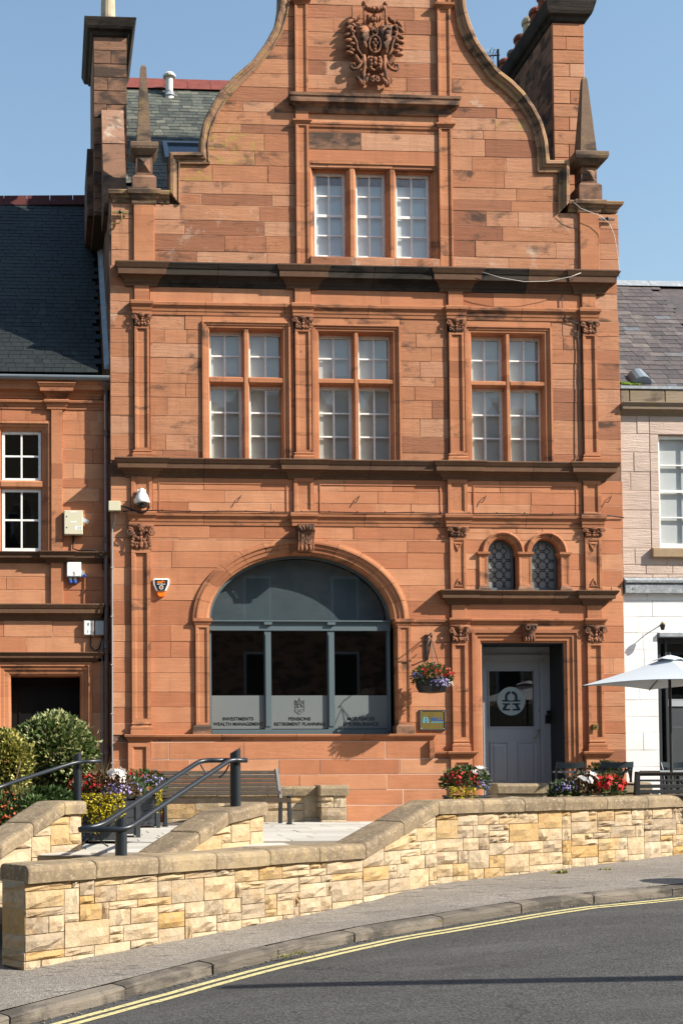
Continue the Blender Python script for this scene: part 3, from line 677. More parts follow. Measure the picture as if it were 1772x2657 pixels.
lay('gable_wall', GW, [zc(p) for p in (530, 501, 469, 425)], xm0, xm1, hg + [rect_hole(*wdw)], .95, 'sandstone')
GLx = (AX(347, 600), AX(401, 600)); GRx = (AX(1501, 630), AX(1551, 630))
zlow = [zc(p) for p in (692, 651, 608, 570, 530)]
lay('gable_wall', GW, zlow, AX(289, 600), AX(1604, 620), hg + [rect_hole(*wdw), rect_hole(*GLx, -9, 99), rect_hole(*GRx, -9, 99)], .95, 'sandstone')
# ---- first storey
P1, P2, P3, P4 = (AX(348,1000), AX(390,1000)), (AX(764,1000), AX(808,1000)), (AX(1162,1000), AX(1204,1000)), (AX(1509,1010), AX(1548,1010))
F1, F2, F3 = [(AX(a, 1000), AX(b, 1000), zc(1196), AZ((a+b)/2, t_)) for a, b, t_ in ((525,754,834),(809,1039,843),(1205,1431,847))]
zf = [zc(p) for p in (1196, 1169, 1127, 1079, 1031, 995, 970, 928, 891, 855, 816)]
hf = [rect_hole(*p, -9, 99) for p in (P1, P2, P3, P4)] + [rect_hole(*f) for f in (F1, F2, F3)]
lay('first_storey_wall', FW, zf, XL, XR - .01, hf, .62, 'sandstone')
lay('first_storey_wall', FW, [zc(816), zc(784)], XL, XL + (P1[0]-XL), [], .6, 'sandstone')
lay('first_storey_wall', FW, [zc(816), zc(784)], P4[1], XR - .02, [], .6, 'sandstone')
lay('first_storey_wall', FW, [zc(784), zc(742), zc(692)], XL, AX(348, 750), [], .6, 'sandstone')
lay('first_storey_wall', FW, [zc(784), zc(742), zc(692)], P4[1], XR - .03, [], .6, 'sandstone')
lay('first_storey_wall', FW, [zc(785), zc(738)], P1[0], P4[1], [rect_hole(*p, -9, 99) for p in (P1, P2, P3, P4)], 1.1, 'sandstone_red')
# frieze between the sill course and the string
Q1, Q2, Q3, Q4 = (AX(340,1280), AX(396,1280)), (AX(761,1280), AX(813,1280)), (AX(1159,1280), AX(1211,1280)), (AX(1510,1280), AX(1556,1280))
lay('ground_storey_wall', GS, [zc(1332), zc(1303), zc(1271), zc(1238)], XL, XR, [rect_hole(*p, -9, 99) for p in (Q1, Q2, Q3, Q4)], 1.05, 'sandstone_red')
# ---- ground storey
R1, R3, R4 = (AX(342,1600), AX(391,1600)), (AX(1168,1600), AX(1209,1600)), (AX(1518,1600), AX(1560,1600))
zg = [zc(p) for p in (1907, 1876, 1835, 1796, 1746, 1707, 1665, 1622, 1558, 1517, 1473, 1431, 1396, 1363)]
acx = AX(781.5, 1605); azc = AZ(781, 1606); ai = AX(1016, 1606) - acx; ao = AX(1060, 1606) - acx
abi = AZ(781, 1439) - azc; abo = AZ(790, 1398) - azc
jamb = (AX(507, 1700), AX(1066, 1700))
lay('ground_storey_wall', GS, zg, XL, R1[0], [], .5, 'sandstone_red')
lay('ground_storey_wall', GS, [zc(1363), zc(1332)], XL, R1[0], [], .5, 'sandstone_red')
lay('ground_storey_wall', GS, [zc(1363), zc(1332)], R4[1] - .04, XR, [], .5, 'sandstone_red')
lay('ground_storey_wall', GS, [z for z in zg], R1[1], R3[0], [arch_hole(acx, azc, ao - .04, abo - .03, -9), rect_hole(*jamb, -9, azc)], .85, 'sandstone_red')
z36 = AZ(1360, 1536)
pa = []                                                            # paired arches: centre, outer radius, opening radius
for o0, o1, i0, i1 in ((1248, 1358, 1266, 1336), (1362, 1470, 1378, 1447)):
    pa.append(((AX(o0, 1435) + AX(o1, 1435)) / 2, AZ(1350, 1435), (AX(o1, 1435) - AX(o0, 1435)) / 2, (AX(i1, 1435) - AX(i0, 1435)) / 2))
lay('ground_storey_wall', GS, [z36] + [z for z in zg if z > z36 + .05], R3[1], R4[0], [arch_hole(c, z, r - .03, r - .03, -9) for c, z, r, i in pa], .55, 'sandstone_red')
lay('ground_storey_wall', GS, zg + [zc(p) for p in (1950, 1990, 2030, 2080, 2140)], R4[1], AX(1621, 1800), [], .5, 'sandstone_red')
lay('ground_storey_wall', GS, [AZ(1140, 1950), zc(1907)], AX(1122, 1930), AX(1174, 1930), [], .5, 'sandstone_red')
# ---- plinth
zp = [zc(p) for p in (2140, 2091, 2051, 2011, 1971, 1925)]
lay('plinth_wall', PL, zp, XL, AX(333, 2000), [], .5, 'sandstone_red')
lay('plinth_wall', PL, zp[:-1], AX(391, 2000), AX(1164, 2000), [], .95, 'sandstone_red', y=-.05, jt=.0065, chamf=.002)
lay('plinth_wall', PL, zp[-2:], AX(391, 1950), AX(1116, 1950), [], .95, 'sandstone_red', y=-.05, jt=.0065, chamf=.002)
walls = {}
# plain body of the building behind the face stones
xs0, xs1 = XL + .01, XR
walls['gable_wall'] = GW.build('gable_wall', 'mortar', MAIN)
walls['first_storey_wall'] = FW.build('first_storey_wall', 'mortar', MAIN)
walls['ground_storey_wall'] = GS.build('ground_storey_wall', 'mortar', MAIN)
walls['plinth_wall'] = PL.build('plinth_wall', 'mortar_pale', MAIN)
flush_blocks(walls)
mb = MB()
mb.box(XL, XL + .25, .012, 6.0, -.3, zc(500)).build('side_wall', 'sandstone_brown', MAIN)
MB().box(XR - .27, XR - .03, .012, 6.0, -.3, zc(540)).build('side_wall', 'sandstone_brown', MAIN)
zi = zc(2140)
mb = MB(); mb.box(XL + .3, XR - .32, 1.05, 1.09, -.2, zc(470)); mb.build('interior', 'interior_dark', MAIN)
zt0 = zc(470)
mb = MB(); mb.prism([(gl(z) + .05, z) for z in [zt0 + k * .3 for k in range(18)]] + [(gr(z) - .05, z) for z in [zt0 + k * .3 for k in reversed(range(18))]], .012, .34)
# back of the gable: two shoulders left and right of the window
xa, xb = AX(800, 300), AX(1140, 300); zw = AZ(970, 423)
mb = MB(); mb.box(AX(300, 600), AX(800, 600), .03, .34, zc(692), zc(505)); mb.box(AX(1142, 600), AX(1598, 600), .03, .34, zc(692), zc(530)); mb.box(xm0 + .05, AX(800, 500), .03, .34, zc(505), zc(425)); mb.box(AX(1142, 500), xm1 - .05, .03, .34, zc(530), zc(425))
mb.prism([(gl(z) + .05, z) for z in [zt0 + .1 + k * .3 for k in range(18)]] + [(gr(z) - .05, z) for z in [zt0 + .1 + k * .3 for k in reversed(range(18))]], .2, .34)
mb.build('gable_backing', 'sandstone_brown', MAIN)

# ---- coping of the gable: short moulded stones along the outline
CPROF = [(0, .34), (0, -.075), (.10, -.092), (.34, -.098), (.36, -.07), (.55, -.06), (.58, -.035), (.80, -.028), (.84, -.045), (.98, -.04), (1.0, .03)]
COP = empty('gable_coping', (0,0,0)); COP.parent = MAIN; LOC[COP.name] = LOC[MAIN.name]
def coping(outer, inner, cuts):
    o = [at(*p) for p in outer]; i_ = [at(*p) for p in inner]; n = 73
    O = resample([Vector((x, 0, z)) for x, z in o], n); I = resample([Vector((x, 0, z)) for x, z in i_], n)
    idx = [round((n-1) * c / cuts) for c in range(cuts + 1)]
    for a, b in zip(idx, idx[1:]):
        rings = []
        for k in range(a, b + 1):
            P_, Q_ = O[k], I[k]
            if k == a and k: P_ = P_.lerp(O[k+1], .07); Q_ = Q_.lerp(I[k+1], .07)
            rings.append([(P_.x + (Q_.x-P_.x)*t_, y_, P_.z + (Q_.z-P_.z)*t_) for t_, y_ in CPROF])
        MB().loft(rings).build('coping_stone', 'sandstone_coping', COP, smooth=False)
coping(GOL, GIL, 7); coping(GOR, GIR, 7)
def band(poly_o, poly_i):                       # straight mitred lengths of the same moulding
    for (a, b), (c, d_) in zip(zip(poly_o, poly_o[1:]), zip(poly_i, poly_i[1:])):
        rings = [[(P_[0] + (Q_[0]-P_[0])*t_, y_, P_[1] + (Q_[1]-P_[1])*t_) for t_, y_ in CPROF] for P_, Q_ in ((at(*a), at(*c)), (at(*b), at(*d_)))]
        MB().loft(rings).build('coping_stone', 'sandstone_coping', COP)
band([(439,503),(439,400),(518,400)], [(468,531),(468,428),(545,428)])
band([(1472,530),(1472,421),(1421,421)], [(1446,556),(1446,450),(1392,450)])
SH = [(0, .01), (.10, .022), (.34, .026), (.40, .045), (.62, .06), (.66, .085), (.92, .095), (1.0, .085)]
run('shoulder_cornice', AX(296, 515), AX(440, 515), lev(zc(531), zc(500), SH), 'sandstone_coping', MAIN, retL=1, retR=0, yb=.34)
run('shoulder_cornice', AX(1472, 540), AX(1597, 540), lev(AZ(1530, 552), AZ(1530, 526), SH), 'sandstone_coping', MAIN, retL=0, retR=1, yb=.34)
run('shoulder_cornice', GLx[0] - .005, GLx[1] + .005, lev(zc(533) - .02, zc(499) + .004, SH), 'sandstone_coping', MAIN, y0=-.035, yb=.2)
run('shoulder_cornice', GRx[0] - .005, GRx[1] + .005, lev(AZ(1530, 553) - .02, AZ(1530, 526) + .004, SH), 'sandstone_coping', MAIN, y0=-.035, yb=.2)
MB().bbox(GLx[0], GLx[1], -.045, .05, zc(692), zc(531), .008).build('pilaster', 'sandstone_trim', MAIN)
MB().bbox(GRx[0], GRx[1], -.045, .05, zc(692), AZ(1530, 551), .008).build('pilaster', 'sandstone_trim', MAIN)

# ---- pilasters and cornice of the gable
zpc = AZ(970, 258); zpb = AZ(970, 297); zfr = AZ(970, 327); zb2 = AZ(970, 348)
for gx in (G1, G2):
    b = .035
    panel_post('pilaster', gx[0], gx[1], zc(694), zb2 + .12, -.056, .05, .03, .022, 'sandstone_trim', MAIN, zlow + zs_top)
    panel_post('pilaster', gx[0], gx[1], zpc, zc(-60), -.056, .05, .03, .022, 'sandstone_trim', MAIN, zs_top)
    MB().box(gx[0], gx[1], -.052, .05, zb2 + .12, zpb + .02).build('pilaster_block', 'sandstone_trim', MAIN)
    run('pilaster_cap', gx[0] - .01, gx[1] + .01, lev(zfr - .03, zfr + .045, [(0, .0), (.25, .015), (.6, .025), (.7, .04), (1, .04)]), 'sandstone_string', MAIN, y0=-.05)
    run('pilaster_cap', gx[0], gx[1], lev(zc(5), zc(-8), [(0, .0), (.3, .02), (.6, .05), (1, .055)]), 'sandstone_string', MAIN, y0=-.05)
run('gable_cornice', G1[0] + .05, G2[1] - .05, lev(zpb - .02, zpc, [(0, .04), (.1, .055), (.3, .065), (.42, .10), (.46, .105), (.5, .15), (.8, .155), (.84, .17), (1, .175), (1.05, .14)]), 'sandstone_brown', MAIN, n=2)
MB().box(G1[1], G2[0], -.012, .04, zfr, zpb).build('gable_frieze', 'sandstone_red', MAIN)
run('gable_string', G1[1] - .02, G2[0] + .02, lev(zb2 - .01, zfr + .02, [(0, .01), (.2, .018), (.5, .022), (.55, .04), (.8, .048), (.82, .055), (1, .05)]), 'sandstone_string', MAIN, retL=0, retR=0, n=2)
wx0, wx1 = G1[1] - .005, G2[0] + .005
zh = AZ(970, 423); zo = AZ(970, 452); zs = AZ(970, 668)
MB().bbox(wx0, (wx0*.6+wx1*.4), -.02, .05, zh + .20, zb2, .004).build('lintel_stone', 'sandstone_brown', MAIN)
MB().bbox((wx0*.6+wx1*.4) + .008, wx1, -.02, .05, zh + .20, zb2, .004).build('lintel_stone', 'sandstone', MAIN)
MB().bbox(wx0, wx1, -.02, .05, zh, zh + .193, .004).build('lintel_stone', 'sandstone_red', MAIN)
gx0, gx1 = AX(806, 560), AX(1131, 560)
frame3('window_surround', wx0, wx1, zs, zh + .002, [(0, .0), (0, -.02), (.035, -.02), (.04, .0), (.09, .07), (.115, .075), (.12, .24)], 'sandstone_trim', MAIN)
ol = (wx0 + .12, wx1 - .12)
rects = []
for a, b in ((822, 901), (926, 1005), (1030, 1110)): rects.append((AX(a, 560), AX(b, 560), zs, zh - .115))
rects[0] = (ol[0], *rects[0][1:]); rects[2] = (rects[2][0], ol[1], *rects[2][2:])
for q in (0, 1):
    x0, x1 = rects[q][1], rects[q+1][0]
    MB().loft([[(x0, .24, z), (x0, .06, z), ((x0+x1)/2 - .03, -.015, z), ((x0+x1)/2 + .03, -.015, z), (x1, .06, z), (x1, .24, z)] for z in (zs, zh - .11)]).build('mullion', 'sandstone_trim', MAIN)
sash(MAIN, rects, [(2, 4)] * 3, .155, fw=.045, blind='blind_bright', lower=2)
for k in range(3):
    a, b = [AX(803, 680), AX(917, 680), AX(1021, 680), AX(1137, 680)][k:k+2]
    MB().loft([[(a+.004, .12, z), (b-.004, .12, z), (b-.004, y_, z), (a+.004, y_, z)] for z, y_ in ((zc(694), -.10), (zs - .05, -.10), (zs, .0))]).build('window_sill', 'sandstone_pale', MAIN)

# ---- main cornice, frieze and string
zcb = AZ(400, 745); zct = AZ(400, 691)
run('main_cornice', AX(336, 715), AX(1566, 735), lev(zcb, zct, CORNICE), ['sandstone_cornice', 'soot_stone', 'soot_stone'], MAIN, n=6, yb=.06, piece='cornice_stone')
for pr, w in ((P1, .06), (P2, .06), (P3, .06), (P4, .06)):
    run('cornice_break', pr[0] - .09, pr[1] + .09, lev(zcb - .004, zct + .003, [(f, o + .018) for f, o in CORNICE]), 'sandstone_cornice', MAIN, yb=.0)
    MB().bbox(pr[0] + .01, pr[1] - .01, -.04, .03, AZ(400, 784), zcb + .01, .005).build('pilaster_block', 'sandstone_trim', MAIN)
zsb, zst = AZ(400, 817), AZ(400, 784)
run('string_course', P1[0], P4[1], lev(zsb, zst, STRING), 'sandstone_string', MAIN, n=6)
for pr in (P1, P2, P3, P4):
    run('string_break', pr[0] + .01, pr[1] - .01, lev(zsb - .004, zst + .003, [(f, o + .04) for f, o in STRING]), 'sandstone_string', MAIN, retL=.6, retR=.6)
# ---- first-storey pilasters
for pr, (pc0, pc1, pb) in zip((P1, P2, P3, P4), ((812, 849, 1169), (819, 857, 1175), (825, 865, 1178), (830, 869, 1181))):
    pxm = 369 if pr is P1 else 786 if pr is P2 else 1183 if pr is P3 else 1528
    zt_, zb_ = AZ(pxm, pc1), AZ(pxm, pb)
    ps = panel_post('pilaster', pr[0] + .012, pr[1] - .012, zb_, zt_, -.050, .03, .035, .026, 'sandstone_trim', MAIN, zf)
    capital((pr[0] + pr[1]) / 2, zt_, zsb + .005, (pr[1] - pr[0]) * 1.02, .15, ps, 0.0)
    run('pilaster_base', pr[0] + .01, pr[1] - .01, lev(AZ(pxm, pb) - .16, zb_, BASE), 'sandstone_trim', ps, y0=-.038)
# ---- first-storey windows
for (x0, x1, z0, z1), lx, (top, tr0, tr1) in ((F1, ((545, 632), (648, 742)), (856, 976, 995)), (F2, ((826, 919), (932, 1024)), (861, 981, 997)), (F3, ((1223, 1312), (1325, 1416)), (867, 987, 1002))):
    pm = (lx[0][0] + lx[1][1]) / 2
    zo, zt1, zt0 = AZ(pm, top), AZ(pm, tr0), AZ(pm, tr1); d = .12
    sur = frame3('window_surround', x0, x1, z0, z1, [(0, .02), (0, -.034), (.03, -.036), (.034, -.018), (.065, -.018), (.07, -.004), (.105, -.002), (.125, .03), (.128, .25)], 'sandstone_trim', MAIN)
    MB().bbox(x0 + .004, x1 - .004, -.003, .03, z1 + .002, zc(816), .003).build('lintel_stone', 'sandstone_trim', sur)
    lt = [(AX(a, 1000), AX(b, 1000)) for a, b in lx]
    oz1 = z1 - .126
    ca, cb = lt[0][1], lt[1][0]
    def chamf(horizontal, p0, p1, lo, hi):
        w = hi - lo; pr = [(lo, .25), (lo, .05), (lo + w*.22, .008), (hi - w*.22, .008), (hi, .05), (hi, .25)]
        if horizontal: return [[(x, y_, q) for q, y_ in pr] for x in (p0, p1)]
        return [[(q, y_, z) for q, y_ in pr] for z in (p0, p1)]
    MB().loft(chamf(False, z0, oz1, ca, cb)).build('mullion', 'sandstone_trim', sur)
    for a, b in lt: MB().loft(chamf(True, a - .002, b + .002, zt0, zt1)).build('transom', 'sandstone_trim', sur)
    rc = []
    for a, b in lt: rc += [(a, b, zt1, oz1), (a, b, z0, zt0)]
    sash(MAIN, rc, [(2, 2), (2, 3)] * 2, .175, fw=.044, bar=.012, thin=(0, 2))

# ---- sill course above the frieze, lower string
zmb, zmt = AZ(400, 1240), AZ(400, 1195)
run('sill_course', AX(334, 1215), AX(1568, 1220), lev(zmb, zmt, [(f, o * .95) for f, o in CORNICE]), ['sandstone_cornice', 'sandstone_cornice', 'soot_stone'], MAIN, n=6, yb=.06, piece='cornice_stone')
for pr in (Q1, Q2, Q3, Q4):
    run('cornice_break', pr[0] - .05, pr[1] + .05, lev(zmb - .004, zmt + .003, [(f, o + .018) for f, o in CORNICE]), 'sandstone_cornice', MAIN, yb=.0)
    panel_post('pilaster_block', pr[0] + .005, pr[1] - .005, AZ(400, 1331), zmb + .01, -.04, .03, .05, .022, 'sandstone_trim', MAIN)
zlb, zlt = AZ(400, 1363), AZ(400, 1330)
run('string_course', R1[0], AX(1560, 1350), lev(zlb, zlt, STRING), 'sandstone_string', MAIN, n=6)
for pr in (Q1, Q2, Q3, Q4):
    run('string_break', pr[0], pr[1], lev(zlb - .004, zlt + .003, [(f, o + .04) for f, o in STRING]), 'sandstone_string', MAIN, retL=.6, retR=.6)
# sunk panels of the frieze drawn by thin margins
for a, b in ((Q1, Q2), (Q2, Q3), (Q3, Q4)):
    x0, x1, z0, z1 = a[1] + .10, b[0] - .10, AZ(400, 1326), AZ(400, 1252)
    mb = MB(); w = .016
    mb.box(x0, x1, -.012, .02, z1 - w, z1); mb.box(x0, x0 + w, -.012, .02, z0, z1 - w); mb.box(x1 - w, x1, -.012, .02, z0, z1 - w); mb.build('frieze_margin', 'sandstone_red', MAIN)
for px in (618, 925, 1252, 1577):
    x, z = at(px, 1298)
    mb = MB(); mb.tube([(x + .05, -.01, z + .07), (x + .035, -.04, z + .06), (x + .0, -.045, z - .01), (x - .03, -.04, z - .05), (x - .045, -.02, z - .035)], .007, 6).build('wall_hook', 'cast_iron', MAIN)

# ---- ground-storey pilaster on the left, with pedestal
def lower_pilaster(x0, x1, pxm, cap_t, cap_b, base_t, base_b, yf=-.058, pan=.055, capw=1.15):
    ps = panel_post('pilaster', x0, x1, AZ(pxm, base_t), AZ(pxm, cap_b), yf, .03, pan, .034, 'sandstone_trim', MAIN, zg)
    capital((x0 + x1) / 2, AZ(pxm, cap_b), AZ(pxm, cap_t), (x1 - x0) * capw, .19, ps, 0.0)
    run('pilaster_base', x0 + .02, x1 - .02, lev(AZ(pxm, base_b), AZ(pxm, base_t), BASE), 'sandstone_trim', ps, y0=yf + .008)
    return ps
LEDGE = [(0, 0.0000), (0.1, 0.0130), (0.35, 0.0195), (0.42, 0.0390), (0.62, 0.0455), (0.68, 0.0650), (0.92, 0.0715), (1, 0.0585)]
lower_pilaster(*R1, 367, 1362, 1427, 1874, 1907, capw=1.2)
zl0, zl1 = AZ(400, 1926), AZ(400, 1906)
ps = panel_post('pedestal', AX(333, 2000), AX(391, 2000), -.2, zl0, -.07, .03, .07, .03, 'sandstone_red', MAIN)
run('pedestal_cap', AX(334, 1915), AX(390, 1915), lev(zl0, zl1 + .004, LEDGE), 'sandstone_string', ps, y0=-.065)
run('plinth_ledge', AX(391, 1915), AX(1122, 1915), lev(zl0, zl1, LEDGE), 'sandstone_string', MAIN, y0=-.03, retL=0, retR=.3, n=4)
zd0, zd1 = AZ(1140, 1967), AZ(1140, 1950)
MB().loft([[(AX(1112, 1940) - o*.2, -.03 - o, z), (AX(1122, 1940), -.03 - o, z), (AX(1122, 1940), .03, z), (AX(1112, 1940) - o*.2, .03, z)] for z, o in ((zd0, .09), (zl0 + .01, .09))]).build('ledge_drop', 'sandstone_string', MAIN)
run('plinth_ledge_step', AX(1113, 1958), AX(1166, 1958), lev(zd0, zd1, LEDGE), 'sandstone_string', MAIN, y0=-.028, retL=.2, retR=0)

# ---- the shop window under the elliptical arch
AST = [(0, .02), (0, -.035), (.05, -.05), (.055, -.06), (.085, -.06), (.09, -.04), (.15, -.032), (.155, -.015), (.22, -.008), (.235, .015), (.262, .03), (.265, .24)]
ARC = empty('arch', (0,0,0)); ARC.parent = MAIN; LOC[ARC.name] = LOC[MAIN.name]
nv = 13; wid = ao - ai; 
for k in range(nv):
    if k == nv // 2: continue
    t0, t1 = math.pi * k / nv, math.pi * (k + 1) / nv; rings = []
    for q in range(7):
        th = t0 + (t1 - t0) * (q / 6 * .984 + .008)
        rings.append([(acx - (ao - d * wid / .265) * math.cos(th), y_, azc + (abo - d / .265 * (abo - abi)) * math.sin(th)) for d, y_ in AST])
    MB().loft(rings).build('voussoir', 'sandstone_trim', ARC)
rings = []
for q in range(7):
    th = math.pi * (6 + q / 6) / nv; rings.append([(acx - (ao - d * wid / .265) * math.cos(th), y_, azc + (abo - d / .265 * (abo - abi)) * math.sin(th)) for d, y_ in AST])
MB().loft(rings).build('voussoir', 'sandstone_trim', ARC)
# keystone with scroll and monogram
kx0, kx1 = AX(768, 1400), AX(809, 1400); kz0, kz1 = AZ(788, 1435), AZ(788, 1366); kw = kx1 - kx0; kc = (kx0 + kx1) / 2
mb = MB(); mb.loft([[(kx0 + i_, y_, z), (kx1 - i_, y_, z), (kx1 - i_, .02, z), (kx0 + i_, .02, z)] for z, y_, i_ in ((kz0, -.12, .02), (kz0 + .1, -.15, .012), (kz0 + .2, -.16, .008), (kz1 - .12, -.20, 0), (kz1 - .04, -.24, 0), (kz1, -.24, 0))])
for q in range(3): mb.ell((kc + (q - 1) * .07, -.16, kz0 + .06), (.03, .035, .06))
for q in range(5): mb.ell((kc + (q - 2) * .05, -.23, kz1 - .05 - .015 * abs(q - 2)), (.03, .03, .045), (q - 2) * -.3)
for sx in (-1, 1):
    mb.tube([(kc + sx * kw * .47, -.17, kz0 + .02), (kc + sx * kw * .46, -.19, kz0 + .15), (kc + sx * kw * .5, -.23, kz1 - .1)], .014, 6)
key = mb.build('keystone', 'sandstone_carved', MAIN, smooth=False)
text('RG', .14, kc, (kz0 + kz1) / 2 + .03, -.205, 'sandstone_brown', key, 'monogram', width=.15, bold=.01, thick=.0)
text('INB', .12, kc, (kz0 + kz1) / 2 - .04, -.20, 'sandstone_brown', key, 'monogram', width=.15, bold=.01, thick=.0)
# jambs
zj1 = AZ(540, 1623); zj0 = AZ(540, 1881); zjb = AZ(540, 1906)
for a, b, ba, bb in ((508, 543, 500, 548), (1031, 1065, 1026, 1073)):
    x0, x1 = AX(a, 1750), AX(b, 1750)
    jp = panel_post('pilaster', x0, x1, zj0, zj1, -.045, .24, .035, .020, 'sandstone_trim', MAIN, zg)
    run('pilaster_cap', x0 - .005, x1 + .005, lev(zj1 - .01, azc, [(0, 0), (.2, .015), (.5, .02), (.6, .04), (1, .042)]), 'sandstone_trim', jp, y0=-.038, yb=.24)
    MB().loft([[(AX(ba, 1900), -.07, zjb), (AX(bb, 1900), -.07, zjb), (AX(bb, 1900), .3, zjb), (AX(ba, 1900), .3, zjb)], [(AX(ba, 1900), -.07, zj0 - .03), (AX(bb, 1900), -.07, zj0 - .03), (AX(bb, 1900), .3, zj0 - .03), (AX(ba, 1900), .3, zj0 - .03)], [(x0, -.044, zj0), (x1, -.044, zj0), (x1, .3, zj0), (x0, .3, zj0)]]).build('pilaster_base', 'sandstone_brown', jp)
lz0, lz1 = AZ(1110, 1625), AZ(1110, 1607)
run('string_course', AX(1066, 1615), R3[0], lev(lz0, lz1, [(0, 0), (.2, .012), (.5, .02), (.6, .034), (1, .036)]), 'sandstone_string', MAIN, retL=0, retR=0)
MB().bbox(AX(1072, 1615), R3[0] - .01, -.012, .02, AZ(1110, 1622), AZ(1110, 1606), .004).build('string_back', 'sandstone_trim', MAIN)
# frame
wx0, wx1 = acx - ai - .01, acx + ai + .01; y0 = .15
def epts(k, n=40): return [(acx - (ai + .012) * k * math.cos(math.pi * q / n), azc + (abi + .012) * k * math.sin(math.pi * q / n)) for q in range(n + 1)]
ztr, ztt = AZ(781, 1634), AZ(781, 1608); zbt = AZ(781, 1906); zbr = AZ(781, 1892)
mb = MB()
eo = epts(1.0); e1_ = [(acx + (x - acx) * .965, azc + (z - azc) * .955) for x, z in eo]
mb.loft([[(x, y_, z) for (x, y_), z in zip([(p[0], yy) for p in pl], [p[1] for p in pl])] for pl, yy in ((eo, y0 + .07), (eo, y0), (e1_, y0), (e1_, y0 + .06))], closed=False)
mb.box(wx0, wx1, y0 - .03, y0 + .08, ztr, ztt - .05); mb.box(wx0, wx1, y0 - .045, y0 + .08, ztt - .05, ztt - .02); mb.box(wx0, wx1, y0 - .075, y0 + .08, ztt - .02, ztt)
mb.box(wx0, wx0 + .05, y0, y0 + .08, zbt, ztr); mb.box(wx1 - .05, wx1, y0, y0 + .08, zbt, ztr)
mb.box(wx0 + .05, wx1 - .05, y0 - .02, y0 + .08, zbt, zbr)
mx_ = [(AX(691, 1750), AX(708, 1750)), (AX(856, 1750), AX(873, 1750))]
for a, b in mx_:
    mb.box(a, b, y0 - .015, y0 + .08, zbr, ztr); mb.box(a + .015, b - .015, y0 - .028, y0, zbr + .05, ztr - .06)
    mb.box(a - .012, b + .012, y0 - .07, y0, ztt - .07, ztt - .0)
shop = mb.build('shop_window', 'shop_paint', MAIN)
pl = [(x, z) for x, z in e1_]
MB().prism(pl + [(e1_[-1][0], ztt), (e1_[0][0], ztt)], y0 + .030, y0 + .036).build('lunette_pane', 'glass', shop)
MB().prism(pl + [(e1_[-1][0], ztt), (e1_[0][0], ztt)], y0 + .16, y0 + .17).build('lunette_screen', 'lunette_screen', shop)
xs_ = [wx0 + .05, mx_[0][0], mx_[0][1], mx_[1][0], mx_[1][1], wx1 - .05]; zf0 = AZ(781, 1803)
LT = [('INVESTMENTS', 'WEALTH MANAGEMENT', 79, 129), ('PENSIONS', 'RETIREMENT PLANNING', 57, 132), ('MORTGAGES', 'LIFE INSURANCE', 71, 91)]
for q in range(3):
    a, b = xs_[2*q], xs_[2*q+1]
    MB().box(a, b, y0 + .030, y0 + .034, zbr, ztr).build('pane', 'glass', shop)
    fl = MB().box(a + .002, b - .002, y0 + .024, y0 + .028, zbr + .012, zf0).build('frosted_film', 'frosted_film', shop)
    cx = (a + b) / 2; k = 1 / 164.0
    text(LT[q][0], 9.0*k, cx, AZ(cx*164+125, 1864), y0 + .022, 'lettering', shop, width=LT[q][2]*k*1.03, bold=.018)
    text(LT[q][1], 9.0*k, cx, AZ(cx*164+125, 1877.5), y0 + .022, 'lettering', shop, width=LT[q][3]*k*1.03, bold=.018)
# crest on the middle pane: shield, mantling, plume
cx = (xs_[2] + xs_[3]) / 2; cz = AZ(780, 1831); yy = y0 + .021; mb = MB()
def line(pts, r=.0035): mb.tube([(cx + x, yy, cz + z) for x, z in pts], r, 4)
line([(-.075, .10), (-.075, -.06), (-.07, -.085), (0, -.135), (.07, -.085), (.075, -.06), (.075, .10)])
line([(0, .14), (0, .09)], .006); line([(-.03, .085), (0, .10), (.03, .085)], .005); mb.box(cx - .018, cx + .018, yy, yy + .001, cz + .045, cz + .085)
for sx in (-1, 1):
    line([(sx*.075, .10), (sx*.05, .07), (sx*.065, .045), (sx*.035, .02), (sx*.06, -.01), (sx*.03, -.02)], .004); line([(sx*.05, .09), (sx*.035, .05), (sx*.02, .02), (sx*.035, 0)], .004)
line([(-.025, .03), (.025, .03), (.025, 0), (0, -.02), (-.025, 0), (-.025, .03)], .004)
mb.build('crest', 'emblem_grey', shop)
text('Chartered', .018, cx, cz - .052, y0 + .022, 'emblem_grey', shop, width=.115, bold=.01)
MB().box(cx - .034, cx + .034, yy, yy + .001, cz - .078, cz - .070).build('crest_line', 'emblem_grey', shop); MB().box(cx - .034, cx + .034, yy, yy + .001, cz - .094, cz - .087).build('crest_line', 'emblem_grey', shop)

